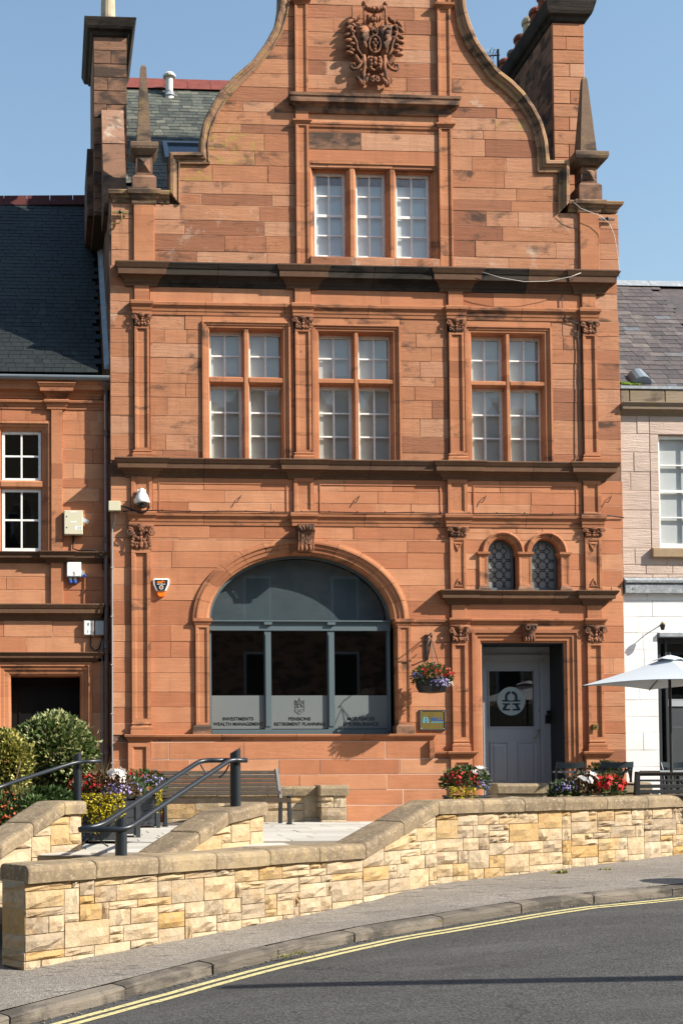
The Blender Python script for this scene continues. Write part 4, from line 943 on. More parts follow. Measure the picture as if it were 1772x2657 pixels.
# ---- paired arched lights above the door
zsp = AZ(1360, 1435); zlb_ = z36; LGT = empty('paired_light', (0,0,0)); LGT.parent = MAIN; LOC[LGT.name] = LOC[MAIN.name]
PST = [(0, .02), (0, -.03), (.15, -.045), (.28, -.045), (.30, -.03), (.48, -.025), (.50, -.008), (.80, -.003), (1.0, .03), (1.0, .22)]
for c, z, ro, ri in pa:
    ro_, ri_ = ro, ri + .01
    for k in range(5):
        rings = []
        for q in range(7):
            th = math.pi * (k + q / 6 * .97 + .015) / 5; rings.append([(c - (ro_ + (ri_ - ro_) * f) * math.cos(th), y_, z + (ro_ + (ri_ - ro_) * f) * math.sin(th)) for f, y_ in PST])
        MB().loft(rings).build('voussoir', 'sandstone_trim', LGT)
    # dark blue frame, glass and lead cames
    n = 24; outer = [(c - ri, zlb_ + .01)] + [(c - ri * math.cos(math.pi*q/n), z + ri * math.sin(math.pi*q/n)) for q in range(n + 1)] + [(c + ri, zlb_ + .01)]
    r2 = ri - .035; inner = [(c - r2, zlb_ + .085)] + [(c - r2 * math.cos(math.pi*q/n), z + r2 * math.sin(math.pi*q/n)) for q in range(n + 1)] + [(c + r2, zlb_ + .085)]
    mb = MB(); mb.loft([[(x, y_, zz) for x, zz in pl] for pl, y_ in ((outer, .2), (outer, .13), (inner, .13), (inner, .18))], closed=True, cap0=False, cap1=False)
    fr_ = mb.build('arched_frame', 'shop_paint', LGT)
    mb = MB().prism(inner, .165, .17); mb.build('leaded_pane', 'leaded_glass', LGT)
    mb = MB(); cell = r2 * 2 / 2.0; z_b = zlb_ + .085
    def came(p, q_):
        def ok(pt): return abs(pt[0] - c) <= r2 and (pt[1] <= z or math.hypot(pt[0] - c, pt[1] - z) <= r2)
        if ok(p) and ok(q_): mb.tube([(p[0], .160, p[1]), (q_[0], .160, q_[1])], .0055, 5)
    px_ = r2 * .82; h = px_ * .30
    for i_ in (-1, 0, 1):
        for j_ in range(-1, 6):
            X0, Z0 = c + i_ * px_ * .98, z_b + .06 + j_ * px_ * 1.02
            # octagons that leave small squares between them
            o8 = [(-.5, -.28), (-.28, -.5), (.28, -.5), (.5, -.28), (.5, .28), (.28, .5), (-.28, .5), (-.5, .28)]
            o8 = [(X0 + a * px_ * .80, Z0 + b * px_ * .82) for a, b in o8]
            for a, b in zip(o8, o8[1:] + o8[:1]): came(a, b)
            for (a, b) in (((X0 - px_*.16, Z0 + px_*.41), (X0 - px_*.16, Z0 + px_*.62)), ((X0 + px_*.16, Z0 + px_*.41), (X0 + px_*.16, Z0 + px_*.62)), ((X0 + px_*.40, Z0 - px_*.16), (X0 + px_*.60, Z0 - px_*.16)), ((X0 + px_*.40, Z0 + px_*.16), (X0 + px_*.60, Z0 + px_*.16))): came(a, b)
    mb.build('lead_came', 'dark_paint', LGT)
for a, b in ((1242, 1264), (1345, 1377), (1454, 1475)):
    x0, x1 = AX(a, 1490), AX(b, 1490)
    cl = panel_post('colonnette', x0, x1, zlb_ + .09, zsp - .05, -.03, .2, .018, .008, 'sandstone_trim', LGT)
    MB().loft([[(x0 - o, -.03 - o, zz), (x1 + o, -.03 - o, zz), (x1 + o, .2, zz), (x0 - o, .2, zz)] for zz, o in ((zsp - .06, 0), (zsp - .05, .012), (zsp - .03, .012), (zsp - .025, .03), (zsp + .01, .034), (zsp + .012, .02))]).build('impost', 'sandstone_trim', LGT)
    MB().loft([[(x0 - o, -.03 - o, zz), (x1 + o, -.03 - o, zz), (x1 + o, .2, zz), (x0 - o, .2, zz)] for zz, o in ((zlb_, .03), (zlb_ + .05, .028), (zlb_ + .075, .012), (zlb_ + .09, .0))]).build('colonnette_base', 'sandstone_brown', LGT)
# ---- pilasters of the door bay, upper and lower, and its cornices
for pr, pm in ((R3, 1188), (R4, 1538)):
    ps = panel_post('pilaster', pr[0], pr[1], AZ(pm, 1536), AZ(pm, 1395), -.045, .03, .04, .02, 'sandstone_trim', MAIN)
    capital((pr[0]+pr[1])/2, AZ(pm, 1395), zlb + .005, (pr[1]-pr[0]) * 1.12, .15, ps, 0.0)
    cx = (pr[0]+pr[1])/2
    for zz, s_ in ((AZ(pm, 1408), -1), (AZ(pm, 1524), 1)):
        w = (pr[1]-pr[0]) * .30
        MB().loft([[(cx - w, -.03, zz), (cx + w, -.03, zz), (cx, -.03, zz + s_ * .15)], [(cx - w*.9, -.044, zz + s_*.008), (cx + w*.9, -.044, zz + s_*.008), (cx, -.044, zz + s_ * .135)], [(cx - w*.55, -.043, zz + s_*.03), (cx + w*.55, -.043, zz + s_*.03), (cx, -.043, zz + s_ * .11)], [(cx - w*.5, -.033, zz + s_*.035), (cx + w*.5, -.033, zz + s_*.035), (cx, -.033, zz + s_ * .10)]]).build('chevron', 'sandstone_trim', ps)
    lower_pilaster(pr[0] + .005, pr[1] - .005, pm, 1624, 1668, 1920, 1950, pan=.045)
    pd = panel_post('pedestal', AX(pm - 22, 2000), AX(pm + 34, 2000), -.2, AZ(pm, 1967), -.085, .03, .07, .03, 'sandstone_red', MAIN)
    run('pedestal_cap', AX(pm - 22, 1960), AX(pm + 34, 1960), lev(AZ(pm, 1968), AZ(pm, 1950) + .004, LEDGE), 'sandstone_string', pd, y0=-.08)
    MB().bbox(pr[0] + .01, pr[1] - .01, -.05, .03, AZ(1360, 1607), AZ(1360, 1571), .004).build('pilaster_block', 'sandstone_trim', MAIN)
    run('string_break', pr[0] + .01, pr[1] - .01, lev(AZ(1360, 1625) - .003, AZ(1360, 1606) + .003, [(f, o + .05) for f, o in STRING]), 'sandstone_string', MAIN, retL=.5, retR=.5)
zk0, zk1 = AZ(1360, 1571), AZ(1360, 1536)
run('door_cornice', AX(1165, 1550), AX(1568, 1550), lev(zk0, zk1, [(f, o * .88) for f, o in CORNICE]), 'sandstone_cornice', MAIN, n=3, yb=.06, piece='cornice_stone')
for pr in (R3, R4): run('cornice_break', pr[0] - .005, pr[1] + .005, lev(zk0 - .004, zk1 + .003, [(f, o * .88 + .035) for f, o in CORNICE]), 'sandstone_cornice', MAIN, yb=0.0)
MB().bbox(R3[1] - .01, R4[0] + .01, -.02, .04, AZ(1360, 1607), zk0 + .01, .004).build('door_frieze', 'sandstone_red', MAIN)
run('door_string', R3[1] - .01, R4[0] + .01, lev(AZ(1360, 1626), AZ(1360, 1606), STRING), 'sandstone_string', MAIN, retL=0, retR=0, n=2)
MB().box(R3[1] - .01, R4[0] + .01, -.012, .03, AZ(1360, 1636), AZ(1360, 1624)).build('door_lintel_strip', 'sandstone_trim', MAIN)
dx0, dx1, dzt = AX(1224, 1800), AX(1506, 1800), AZ(1360, 1634)
ox0, ox1, ozt = AX(1254, 1800), AX(1464, 1800), AZ(1360, 1669)
k_ = ox0 - dx0; kr = dx1 - ox1; kt = dzt - ozt
mb = MB(); ST_ = [(0, .03), (0, -.04), (.25, -.044), (.27, -.02), (.50, -.02), (.53, -.0), (.80, .005), (.84, .03), (1, .05), (1, .62)]
mb.loft([[(dx0 + f*k_, y_, -.2), (dx0 + f*k_, y_, dzt - f*kt), (dx1 - f*kr, y_, dzt - f*kt), (dx1 - f*kr, y_, -.2)] for f, y_ in ST_[:-1]], closed=False)
dsur = mb.build('door_surround', 'sandstone_trim', MAIN)
MB().box(R3[1] - .005, dx0 + .01, -.01, .03, -.2, dzt).build('door_jamb_strip', 'sandstone_red', MAIN); MB().box(dx1 - .01, R4[0] + .005, -.01, .03, -.2, dzt).build('door_jamb_strip', 'sandstone_red', MAIN)
bx0, bx1 = AX(1350, 1645), AX(1382, 1645); bz0, bz1 = AZ(1366, 1666), AZ(1366, 1622); bc = (bx0+bx1)/2; mb = MB()
mb.loft([[(bx0 + i_, y_, z), (bx1 - i_, y_, z), (bx1 - i_, .0, z), (bx0 + i_, .0, z)] for z, y_, i_ in ((bz0, -.08, .015), (bz0+.06, -.12, .01), (bz0+.14, -.13, .015), (bz1-.05, -.19, 0), (bz1, -.20, 0))])
for q in range(4): mb.ell((bc + (q - 1.5) * .045, -.12, bz0 + .035), (.022, .03, .05))
for sx in (-1, 1): mb.tube([(bc + sx * (.055 + .03*math.cos(a)), -.19, bz1 - .06 + .035*math.sin(a)) for a in [k * .6 for k in range(12)]], .014, 6)
mb.build('door_keystone', 'sandstone_carved', dsur, smooth=True)
# recess and door
yd = .60
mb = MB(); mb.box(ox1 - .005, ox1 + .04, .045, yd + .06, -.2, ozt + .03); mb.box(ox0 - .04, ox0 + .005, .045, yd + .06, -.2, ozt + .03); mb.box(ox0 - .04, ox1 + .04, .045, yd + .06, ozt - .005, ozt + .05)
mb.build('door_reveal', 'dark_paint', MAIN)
def DX(px): return AX(px, 1850, yd)
def DZ(py): return AZ(1340, py, yd)
MB().box(ox0 - .1, ox1 + .1, -.18, yd + .1, -.3, DZ(2063)).build('door_step', 'sandstone_brown', MAIN)
mb = MB(); zdb = DZ(2062)
mb.box(DX(1240), DX(1262), yd, yd + .1, zdb, ozt + .1); mb.box(DX(1407), DX(1432), yd - .02, yd + .1, zdb, ozt + .1); mb.box(DX(1262), DX(1407), yd, yd + .1, DZ(1716), ozt + .1)
mb.box(DX(1240), DX(1420), yd - .04, yd, DZ(1704), DZ(1699)); mb.box(DX(1400), DX(1409), yd - .03, yd, zdb, DZ(1714))
mb.build('door_frame', 'door_paint', MAIN)
gx0, gx1, gz0, gz1 = DX(1270), DX(1386), DZ(1885), DZ(1741); lx0, lx1, lzt = DX(1262), DX(1407), DZ(1716)
mb = MB(); yl = yd + .02
mb.box(lx0, gx0, yl, yl+.05, zdb, lzt); mb.box(gx1, lx1, yl, yl+.05, zdb, lzt); mb.box(gx0, gx1, yl, yl+.05, gz1, lzt); mb.box(gx0, gx1, yl, yl+.05, zdb, gz0)
for a, b in ((DX(1270), DX(1318)), (DX(1342), DX(1392))):
    z0, z1 = DZ(2036), DZ(1924); o = [(a, z0), (b, z0), (b, z1), (a, z1)]
    def I(d): return [(a+d, z0+d), (b-d, z0+d), (b-d, z1-d), (a+d, z1-d)]
    mb.loft([[(x, yl + .01, z) for x, z in o], [(x, yl - .014, z) for x, z in o], [(x, yl - .014, z) for x, z in I(.02)], [(x, yl - .002, z) for x, z in I(.03)], [(x, yl - .002, z) for x, z in I(.05)], [(x, yl - .012, z) for x, z in I(.075)]], cap0=False)
for x0, x1, z0, z1 in ((gx0 - .02, gx0, gz0 - .02, gz1 + .02), (gx1, gx1 + .02, gz0 - .02, gz1 + .02), (gx0, gx1, gz1, gz1 + .02), (gx0, gx1, gz0 - .02, gz0)): mb.box(x0, x1, yl - .014, yl, z0, z1)
door = mb.build('door', 'door_paint', MAIN)
MB().box(gx0, gx1, yl + .02, yl + .024, gz0, gz1).build('door_pane', 'glass', door)
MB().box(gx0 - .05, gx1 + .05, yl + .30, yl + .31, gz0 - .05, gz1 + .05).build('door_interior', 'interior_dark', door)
cx, cz = DX(1328), DZ(1819); rr = 38 / 160.0
mb = MB(); mb.prism([(cx + rr*math.cos(2*math.pi*k/40), cz + rr*math.sin(2*math.pi*k/40)) for k in range(40)], yl + .014, yl + .017); mb.build('logo_disc', 'frosted_light', door)
mb = MB(); s = rr / 100.0; yq = yl + .011
for sx in (-1, 1):
    o = []; i_ = []
    for k in range(9):
        a = math.radians(12 + 78 * k / 8); o.append((cx + sx*(4 + 42*math.sin(math.radians(90*k/8))), cz + s*0 + s*(30 + 42*math.cos(math.radians(90*k/8)))))
    o = [(cx + sx*s*(5 + 40*math.sin(math.pi/2*k/8)), cz + s*(30 + 40*math.cos(math.pi/2*k/8))) for k in range(9)]; i_ = [(cx + sx*s*(5 + 22*math.sin(math.pi/2*k/8)), cz + s*(30 + 22*math.cos(math.pi/2*k/8))) for k in range(9)]
    mb.prism(o + [(cx + sx*s*45, cz + s*8)] + [(cx + sx*s*27, cz + s*8)] + i_[::-1], yq, yq + .002)
    mb.prism([(cx + sx*s*8, cz - s*15), (cx + sx*s*66, cz - s*15), (cx + sx*s*60, cz - s*24), (cx + sx*s*46, cz - s*26), (cx + sx*s*64, cz - s*54), (cx + sx*s*62, cz - s*66), (cx + sx*s*8, cz - s*66), (cx + sx*s*8, cz - s*55), (cx + sx*s*40, cz - s*53), (cx + sx*s*26, cz - s*26), (cx + sx*s*8, cz - s*26)], yq, yq + .002)
    mb.prism([(cx + sx*s*14, cz + s*8), (cx + sx*s*68, cz + s*8), (cx + sx*s*62, cz - s*3), (cx, cz - s*3), (cx, cz + s*4), (cx + sx*s*14, cz + s*4)], yq, yq + .002)
mb.build('logo_mark', 'dark_paint', door)
hx, hz = DX(1390), DZ(1905)
MB().tube([(hx + .03, yl - .005, hz + .07), (hx + .035, yl - .05, hz + .065), (hx + .02, yl - .055, hz + .0), (hx - .01, yl - .05, hz - .05), (hx - .03, yl - .02, hz - .065), (hx - .03, yl, hz - .065)], .009, 6).build('door_handle', 'brass', door, smooth=True)
mb = MB(); mb.prism([(DX(1400) + .018*math.cos(k*.52), DZ(1843) + .018*math.sin(k*.52)) for k in range(12)], yl - .02, yl); mb.build('door_lock', 'brass', door)
MB().bbox(DX(1412), DX(1431), yd - .05, yd - .02, DZ(1877), DZ(1856), .004).build('keypad', 'lettering', MAIN)
MB().bbox(DX(1416), DX(1432), yd - .06, yd - .02, DZ(1854), DZ(1844), .004).build('latch_box', 'lettering', MAIN)
x, z = at(1538, 1887); MB().bbox(x - .04, x + .04, -.105, -.06, z - .05, z + .05, .006).build('bell_plate', 'brass', MAIN); MB().ell((x, -.108, z), (.015, .02, .015)).build('bell_push', 'lettering', MAIN)

# ---- carved cartouche on the gable
def cart(px, py): return at(px, py)
CARV = MB(); s = 1 / 164.0; ccx, ccz = at(967, 130)
def cv(x, z, y=-.06): return (ccx + x * s * .9, y, ccz - z * s)
def T(pts, r, y=-.08): CARV.tube([cv(px - 968, py - 122, y) for px, py in pts], [q * s for q in r] if isinstance(r, list) else r * s, 6)
def Bl(px, py, rx, rz, rot=0.0, y=-.06, d=.05): CARV.ell(cv(px - 968, py - 122, y), (rx * s, d, rz * s), rot)
for sx in (-1, 1):
    def X(px): return 968 + sx * (px - 968)
    sh = [(X(910), 60), (X(946), 60), (X(958), 74), (X(962), 92), (X(952), 105), (X(950), 140), (X(940), 148), (X(928), 145), (X(922), 120), (X(912), 100), (X(915), 85)]
    for d, y0_ in ((0, -.10), (5, -.12)):
        cxm, czm = sum(p[0] for p in sh)/11, sum(p[1] for p in sh)/11
        CARV.prism([(ccx + (cxm + (p[0]-cxm)*(1-d/30) - 968)*s*.9, ccz - (czm + (p[1]-czm)*(1-d/30) - 122)*s) for p in sh], y0_, .0)
    Bl(X(930), 85, 9, 6, .5, -.13, .03); Bl(X(933), 98, 6, 9, -.4, -.13, .03); Bl(X(938), 120, 6, 10, .3, -.13, .03); Bl(X(926), 75, 7, 4, 0, -.13, .03)
    for k in range(6): Bl(X(892 - 2*(k in (1,2,3))), 56 + 17*k, 13, 5.5, sx*(.75 - .18*k), -.07 - .02*(k % 2), .05)
    for k in range(5): Bl(X(905 - 1*k), 66 + 17*k, 9, 5, sx*(-.4 + .1*k), -.09, .05)
    T([(X(906), 62), (X(899), 78), (X(905), 96), (X(914), 112), (X(917), 132), (X(930), 150)], 3.5, -.11)
    T([(X(936), 150), (X(930), 168), (X(918), 182), (X(904), 186), (X(896), 180), (X(898), 170), (X(907), 170), (X(908), 177)], [4, 4, 4, 4, 4, 3.5, 3, 2.5], -.10)
    T([(X(936), 146), (X(939), 175), (X(934), 200), (X(930), 218)], [5, 6, 6, 5], -.10)
    for a, dz_ in ((-12, 4), (-5, 7), (3, 7), (10, 4)): Bl(X(931 + a), 216 + dz_ - abs(a)*.5, 5, 11, sx * a * -.05, -.10, .05)
    for k in range(5): Bl(X(912 + 3*k), 150 + 4*k, 7, 4.5, sx * (.9 - .2*k), -.08, .05)
    T([(X(936), 12), (X(936), 40), (X(936), 66)], 3.2, -.15); Bl(X(936), 10, 7, 7, 0, -.14, .06)
    T([(X(936), 14), (X(950), 24), (X(968), 28)], [6, 8, 8], -.14)
    for k in range(4): Bl(X(944 + 7*k), 22 + 2*k, 5, 5, 0, -.17, .035)
    Bl(X(950), 46, 4, 10, sx*.4, -.11, .05); Bl(X(960), 50, 4, 9, sx*.1, -.12, .05); Bl(X(920), 46, 4, 10, sx*-.5, -.09, .05); Bl(X(911), 52, 4, 8, sx*-.9, -.09, .05)
    T([(X(952), 148), (X(946), 165), (X(954), 182), (X(968), 188)], [3, 4, 5, 5], -.10)
    for k in range(4): Bl(X(956 - 2*(k % 2)), 156 + 9*k, 6, 4.5, sx*.6, -.12, .05)
    T([(X(978 - 0), 210), (X(974), 206), (X(970), 212), (X(975), 218), (X(981), 214), (X(978), 206), (X(968), 202)], 3, -.10)
    Bl(X(948), 200, 8, 4, sx*.8, -.08, .04)
T([(968 + 17*math.cos(a), 118 + 23*math.sin(a)) for a in [k * math.pi/10 for k in range(21)]], 3, -.13)
T([(968 + 8*math.cos(a), 82 + 13*math.sin(a)) for a in [k * math.pi/8 for k in range(17)]], 2.5, -.13)
for px, py, r in ((968, 108, 6), (962, 116, 5), (974, 116, 5), (968, 124, 6), (968, 134, 5), (968, 82, 5), (968, 160, 7), (968, 172, 6), (968, 64, 5), (968, 52, 6), (968, 38, 5)): Bl(px, py, r, r * 1.2, 0, -.11, .06)
for px in (961, 975): Bl(px, 28, 6, 6, 0, -.19, .04)
CARV.build('carved_cartouche', 'sandstone_carved', MAIN, smooth=True)

# ---- roof behind the gable, with separate slates
def slates(root, rname, p0, ux, vx, nu, nv_, sw, ex, mat, limit=300, keep=None, thick=.012, dmat='interior_dark', from_bottom=True, wj=.25):
    p0 = Vector(p0); ux = Vector(ux).normalized(); vx = Vector(vx).normalized(); nn = ux.cross(vx).normalized()
    if nn.y > 0: nn = -nn
    L, H = nu * sw, nv_ * ex
    mb = MB(); mb.loft([[p0 - nn*.10, p0 + ux*L - nn*.10, p0 + ux*L + vx*H - nn*.10, p0 + vx*H - nn*.10], [p0 - nn*.012, p0 + ux*L - nn*.012, p0 + ux*L + vx*H - nn*.012, p0 + vx*H - nn*.012]])
    roof = mb.build(rname, dmat, root); off = LOC[root.name]
    var = []
    for k in range(5):
        w = sw * (1 + wj * (k - 2) / 2); hh = ex * 1.25; m = MB()
        c = [rnd.uniform(0, .06) * sw for _ in range(4)]
        prof = [(-w/2 + .003, c[0]), (-w/2 + .003 + c[1], 0), (w/2 - .003 - c[2], c[3] * .3), (w/2 - .003, c[3]), (w/2 - .003, hh), (-w/2 + .003, hh)]
        m.loft([[(x, y_, 0) for x, y_ in prof], [(x, y_, thick) for x, y_ in prof]])
        var.append((w, m))
    rest = MB(); cnt = 0; meshes = {}
    items = []
    for j in range(nv_):
        u = -rnd.uniform(0, 1) * sw
        while u < L:
            k = rnd.randrange(5); w = var[k][0]; cu = u + w/2; u += w
            if cu - w/2 < -sw*.3 or cu + w/2 > L + sw*.3: continue
            items.append((j, cu, k))
    if not from_bottom: items = items[::-1]
    for j, cu, k in items:
        pt = p0 + ux*cu + vx*(j*ex)
        if keep and not keep(pt): continue
        tilt = .035 + rnd.uniform(-.01, .02); rz = rnd.uniform(-.02, .02)
        Mx = Matrix((ux, vx, nn)).transposed().to_4x4()
        Mw = Matrix.Translation(pt + nn * (.012 + rnd.uniform(0, .003))) @ Mx @ Matrix.Rotation(-tilt, 4, 'X') @ Matrix.Rotation(rz, 4, 'Z')
        if cnt < limit:
            if k not in meshes:
                o = var[k][1].build('slate', mat, roof, local=True); meshes[k] = o.data
            else:
                o = bpy.data.objects.new('slate', meshes[k]); COL.objects.link(o); o.parent = roof
            o.matrix_local = Matrix.Translation(-off) @ Mw; cnt += 1
        else:
            b = len(rest.v); rest.v += [tuple(Mw @ Vector(v)) for v in var[k][1].v]; rest.f += [tuple(i_ + b for i_ in f) for f in var[k][1].f]
    if rest.v: tag(rest.build('slates', mat, roof), kind='stuff')
    return roof
zr0 = AZ(450, 520, .45)
rp0 = Vector((AX(318, 500, .5), .45, zr0)); ridge = Vector((AX(318, 228, 4.2), 4.2, AZ(330, 222, 4.2)))
vv = Vector((0, ridge.y - rp0.y, ridge.z - rp0.z)); Hs = vv.length
slates(MAIN, 'roof', rp0, (1, 0, 0), vv, 16, int(Hs / .155), .20, Hs / int(Hs / .155), 'slate_green', 300, keep=lambda p: p.x < rp0.x + 2.7, from_bottom=False)
mb = MB(); rx1 = AX(960, 200, 4.2)
for k in range(8):
    a, b = rp0.x - .3 + k*.45, rp0.x - .3 + (k+1)*.45 - .008
    MB().loft([[(x, 4.2 + o, ridge.z + z) for o, z in ((-.24, -.16), (-.225, -.165), (0, .16), (.2, -.1), (.18, -.12), (0, .12))] for x in (a, b)]).build('ridge_tile', 'ridge_red', MAIN)
# body of the roof towards the back and the gable's own roof
mb = MB(); mb.loft([[(rp0.x - .2, 4.25, ridge.z), (XR - .1, 4.25, ridge.z), (XR - .1, 8.0, zr0), (rp0.x - .2, 8.0, zr0)], [(rp0.x - .2, 4.25, ridge.z - .1), (XR - .1, 4.25, ridge.z - .1), (XR - .1, 8.0, zr0 - .1), (rp0.x - .2, 8.0, zr0 - .1)]]); mb.build('rear_roof', 'slate_dark', MAIN)
mb = MB(); gz = zc(-140); gxm = (gl(gz) + gr(gz)) / 2
mb.loft([[(gl(zc(425)) + .15, .36, zc(440)), (gxm, .36, zc(10)), (gr(zc(425)) - .15, .36, zc(440))], [(gl(zc(425)) + .15, 3.9, zc(440)), (gxm, 3.9, zc(10)), (gr(zc(425)) - .15, 3.9, zc(440))]]); mb.build('gable_roof', 'slate_green', MAIN)
# head of the gable above the picture
run('gable_head', gl(gz), gr(gz), lev(zc(-140), zc(-175), SH), 'sandstone_coping', MAIN, yb=.34)
MB().prism([(gl(gz) - .05, zc(-175)), (gr(gz) + .05, zc(-175)), (gxm, zc(-290))], -.05, .3).build('gable_pediment', 'sandstone', MAIN)
# skylight and roof vent
nn = Vector((0, -vv.z, vv.y)).normalized(); v1 = vv.normalized()
def roofpt(px, py, up=0.0):
    d = ray(px, py); t_ = (rp0 - EYE).dot(nn) / d.dot(nn); return EYE + d * t_ + nn * up
a = roofpt(428, 425); wv = 1.1; 
mb = MB(); c4 = [a, a + Vector((wv, 0, 0)), a + Vector((wv, 0, 0)) + v1*.75, a + v1*.75]
c5 = [a + Vector((.08, 0, 0)) + v1*.08, a + Vector((wv-.08, 0, 0)) + v1*.08, a + Vector((wv-.08, 0, 0)) + v1*.67, a + Vector((.08, 0, 0)) + v1*.67]
mb.loft([c4, [p + nn*.12 for p in c4], [p + nn*.12 for p in c5], [p + nn*.08 for p in c5]], cap0=False, cap1=False); sk = mb.build('skylight', 'gutter_paint', MAIN)
MB().loft([[p + nn*.06 for p in c5], [p + nn*.085 for p in c5]]).build('skylight_pane', 'skylight_glass', sk)
b = roofpt(440, 252)
mb = MB(); mb.lathe((b.x, b.y, b.z), [(.10, -.1), (.10, .02), (.07, .08), (.07, .36), (.07, .38)], 14); vt = mb.build('roof_vent', 'vent_white', MAIN, smooth=False)
MB().lathe((b.x, b.y, b.z), [(.02, .38), (.12, .385), (.125, .42), (.09, .46), (.02, .47)], 14).build('vent_cap', 'vent_white', vt)
MB().lathe((b.x, b.y, b.z), [(.12, .0), (.085, .07), (.085, .1)], 14).build('vent_collar', 'lead', vt)

# ---- obelisks on the shoulders
def obelisk(pts, pm, yb):
    top, tipw, base_t, sb0, sb1, cap_b, cw0, cw1, die_b, dw0, dw1, bs_b, bw0, bw1 = pts
    yc = .10
    z_top, z_sb, z_cap, z_die, z_b = AZ(pm, top, yc), AZ(pm, base_t, yc), AZ(pm, cap_b, yc), AZ(pm, die_b, yc), AZ(pm, bs_b, yc)
    def W(a, b, py): return AX(a, py, yc), AX(b, py, yc)
    root = empty('obelisk', (0, 0, 0)); root.parent = MAIN; LOC[root.name] = LOC[MAIN.name]
    a, b = W(sb0, sb1, base_t); c = (a + b)/2; w = (b - a)/2; tw = tipw/164/2
    def sq(w, z, c=c): return [(c - w, yc - w, z), (c + w, yc - w, z), (c + w, yc + w, z), (c - w, yc + w, z)]
    MB().loft([sq(w, z_sb), sq(tw, z_top - .05), sq(tw*.7, z_top - .015), sq(tw*.25, z_top)]).build('obelisk_shaft', 'sandstone_grey', root)
    a, b = W(cw0, cw1, cap_b); w2 = (b - a)/2
    MB().loft([sq(w2*.66, z_cap), sq(w2*.78, z_cap + .03), sq(w2*.95, z_cap + .08), sq(w2, z_cap + .12), sq(w2, z_sb - .015), sq(w2*.96, z_sb)]).build('obelisk_cap', 'sandstone_grey', root)
    a, b = W(dw0, dw1, die_b); w3 = (b - a)/2; zt_ = z_cap
    mb = MB().loft([sq(w3, z_die - .02), sq(w3, zt_ + .01)])
    zc_ = (z_die + zt_)/2; q = w3*.72; hh = (zt_ - z_die)*.38
    mb.loft([[(c - q, yc - w3, zc_ - hh), (c + q, yc - w3, zc_ - hh), (c + q, yc - w3, zc_ + hh), (c - q, yc - w3, zc_ + hh)], [(c - q*.1, yc - w3 - .06, zc_ - hh*.2), (c + q*.1, yc - w3 - .06, zc_ - hh*.2), (c + q*.1, yc - w3 - .06, zc_ + hh*.2), (c - q*.1, yc - w3 - .06, zc_ + hh*.2)]])
    mb.build('obelisk_die', 'sandstone_brown', root)
    a, b = W(bw0, bw1, bs_b); w4 = (b - a)/2
    MB().loft([sq(w4, z_b - .05), sq(w4, z_die - .06), sq(w4*.8, z_die - .01), sq(w3*1.02, z_die)]).build('obelisk_base', 'sandstone_brown', root)
obelisk((170, 15, 384, 354, 392, 413, 337, 409, 464, 353, 396, 499, 342, 403), 373, 0)
obelisk((201, 13, 411, 1496, 1539, 441, 1474, 1559, 484, 1501, 1541, 526, 1495, 1553), 1520, 0)

# ---- chimneys
def chimney(name, x0, x1, zt, zb, y0, y1, mat, cap_h, over, rows, side):
    st = empty(name, (0,0,0)); st.parent = MAIN; LOC[st.name] = LOC[MAIN.name]
    MB().box(x0 + .012, x1 - .012, y0 + .012, y1, zb, zt).build('chimney_body', 'mortar_dark', st)
    z = zt; k = 0
    while z > zb + .05:
        h = .235; z2 = max(zb, z - h); cut = [x0, x1] if k % 2 == 0 else [x0, x0 + (x1 - x0)*rnd.uniform(.38, .55), x1]
        for a, b in zip(cut, cut[1:]): MB().bbox(a + .003, b - .003, y0 + rnd.uniform(-.004, .004), y0 + .06, z2 + .004, z - .004, .006).build('chimney_block', mat, st)
        ya = y0 + .06
        while ya < y1 - .1:
            yb_ = min(y1, ya + rnd.uniform(.4, .8))
            for xx, sg in ((x0, 1), (x1, -1)):
                MB().box(min(xx, xx + sg*.05), max(xx, xx + sg*.05), ya + .004, yb_ - .004, z2 + .004, z - .004).build('chimney_block', 'sandstone_brown', st)
            ya = yb_
        z = z2; k += 1
    def rg(o, z): return [(x0 - o, y0 - o, z), (x1 + o, y0 - o, z), (x1 + o, y1 + o, z), (x0 - o, y1 + o, z)]
    MB().loft([rg(.0, zt), rg(.03, zt + .02), rg(.05, zt + cap_h*.25), rg(.10, zt + cap_h*.35), rg(.12, zt + cap_h*.5), rg(over*.8, zt + cap_h*.6), rg(over, zt + cap_h*.95), rg(over, zt + cap_h), rg(over*.6, zt + cap_h + .03)]).build('chimney_cap', 'soot_stone', st)
    for (yy, r, h, m_) in rows:
        MB().lathe(((x0 + x1)/2 + side, yy, zt + cap_h), [(r*1.15, .0), (r*1.15, .06), (r, .10), (r*.88, h*.8), (r*1.1, h*.82), (r*1.12, h*.92), (r*.9, h), (r*.6, h)], 16).build('chimney_pot', m_, st)
    return st
yl_ = 1.2
chimney('chimney_stack', AX(244, 300, yl_), AX(330, 300, yl_), AZ(287, 96, yl_), AZ(287, 560, yl_), yl_, yl_ + 1.6, 'sandstone_brown', AZ(287, 57, yl_) - AZ(287, 96, yl_), .16, [(yl_ + .25, .13, .9, 'buff_pot'), (yl_ + .8, .11, .55, 'terracotta'), (yl_ + 1.3, .11, .5, 'terracotta')], -.02)
yr_ = .75
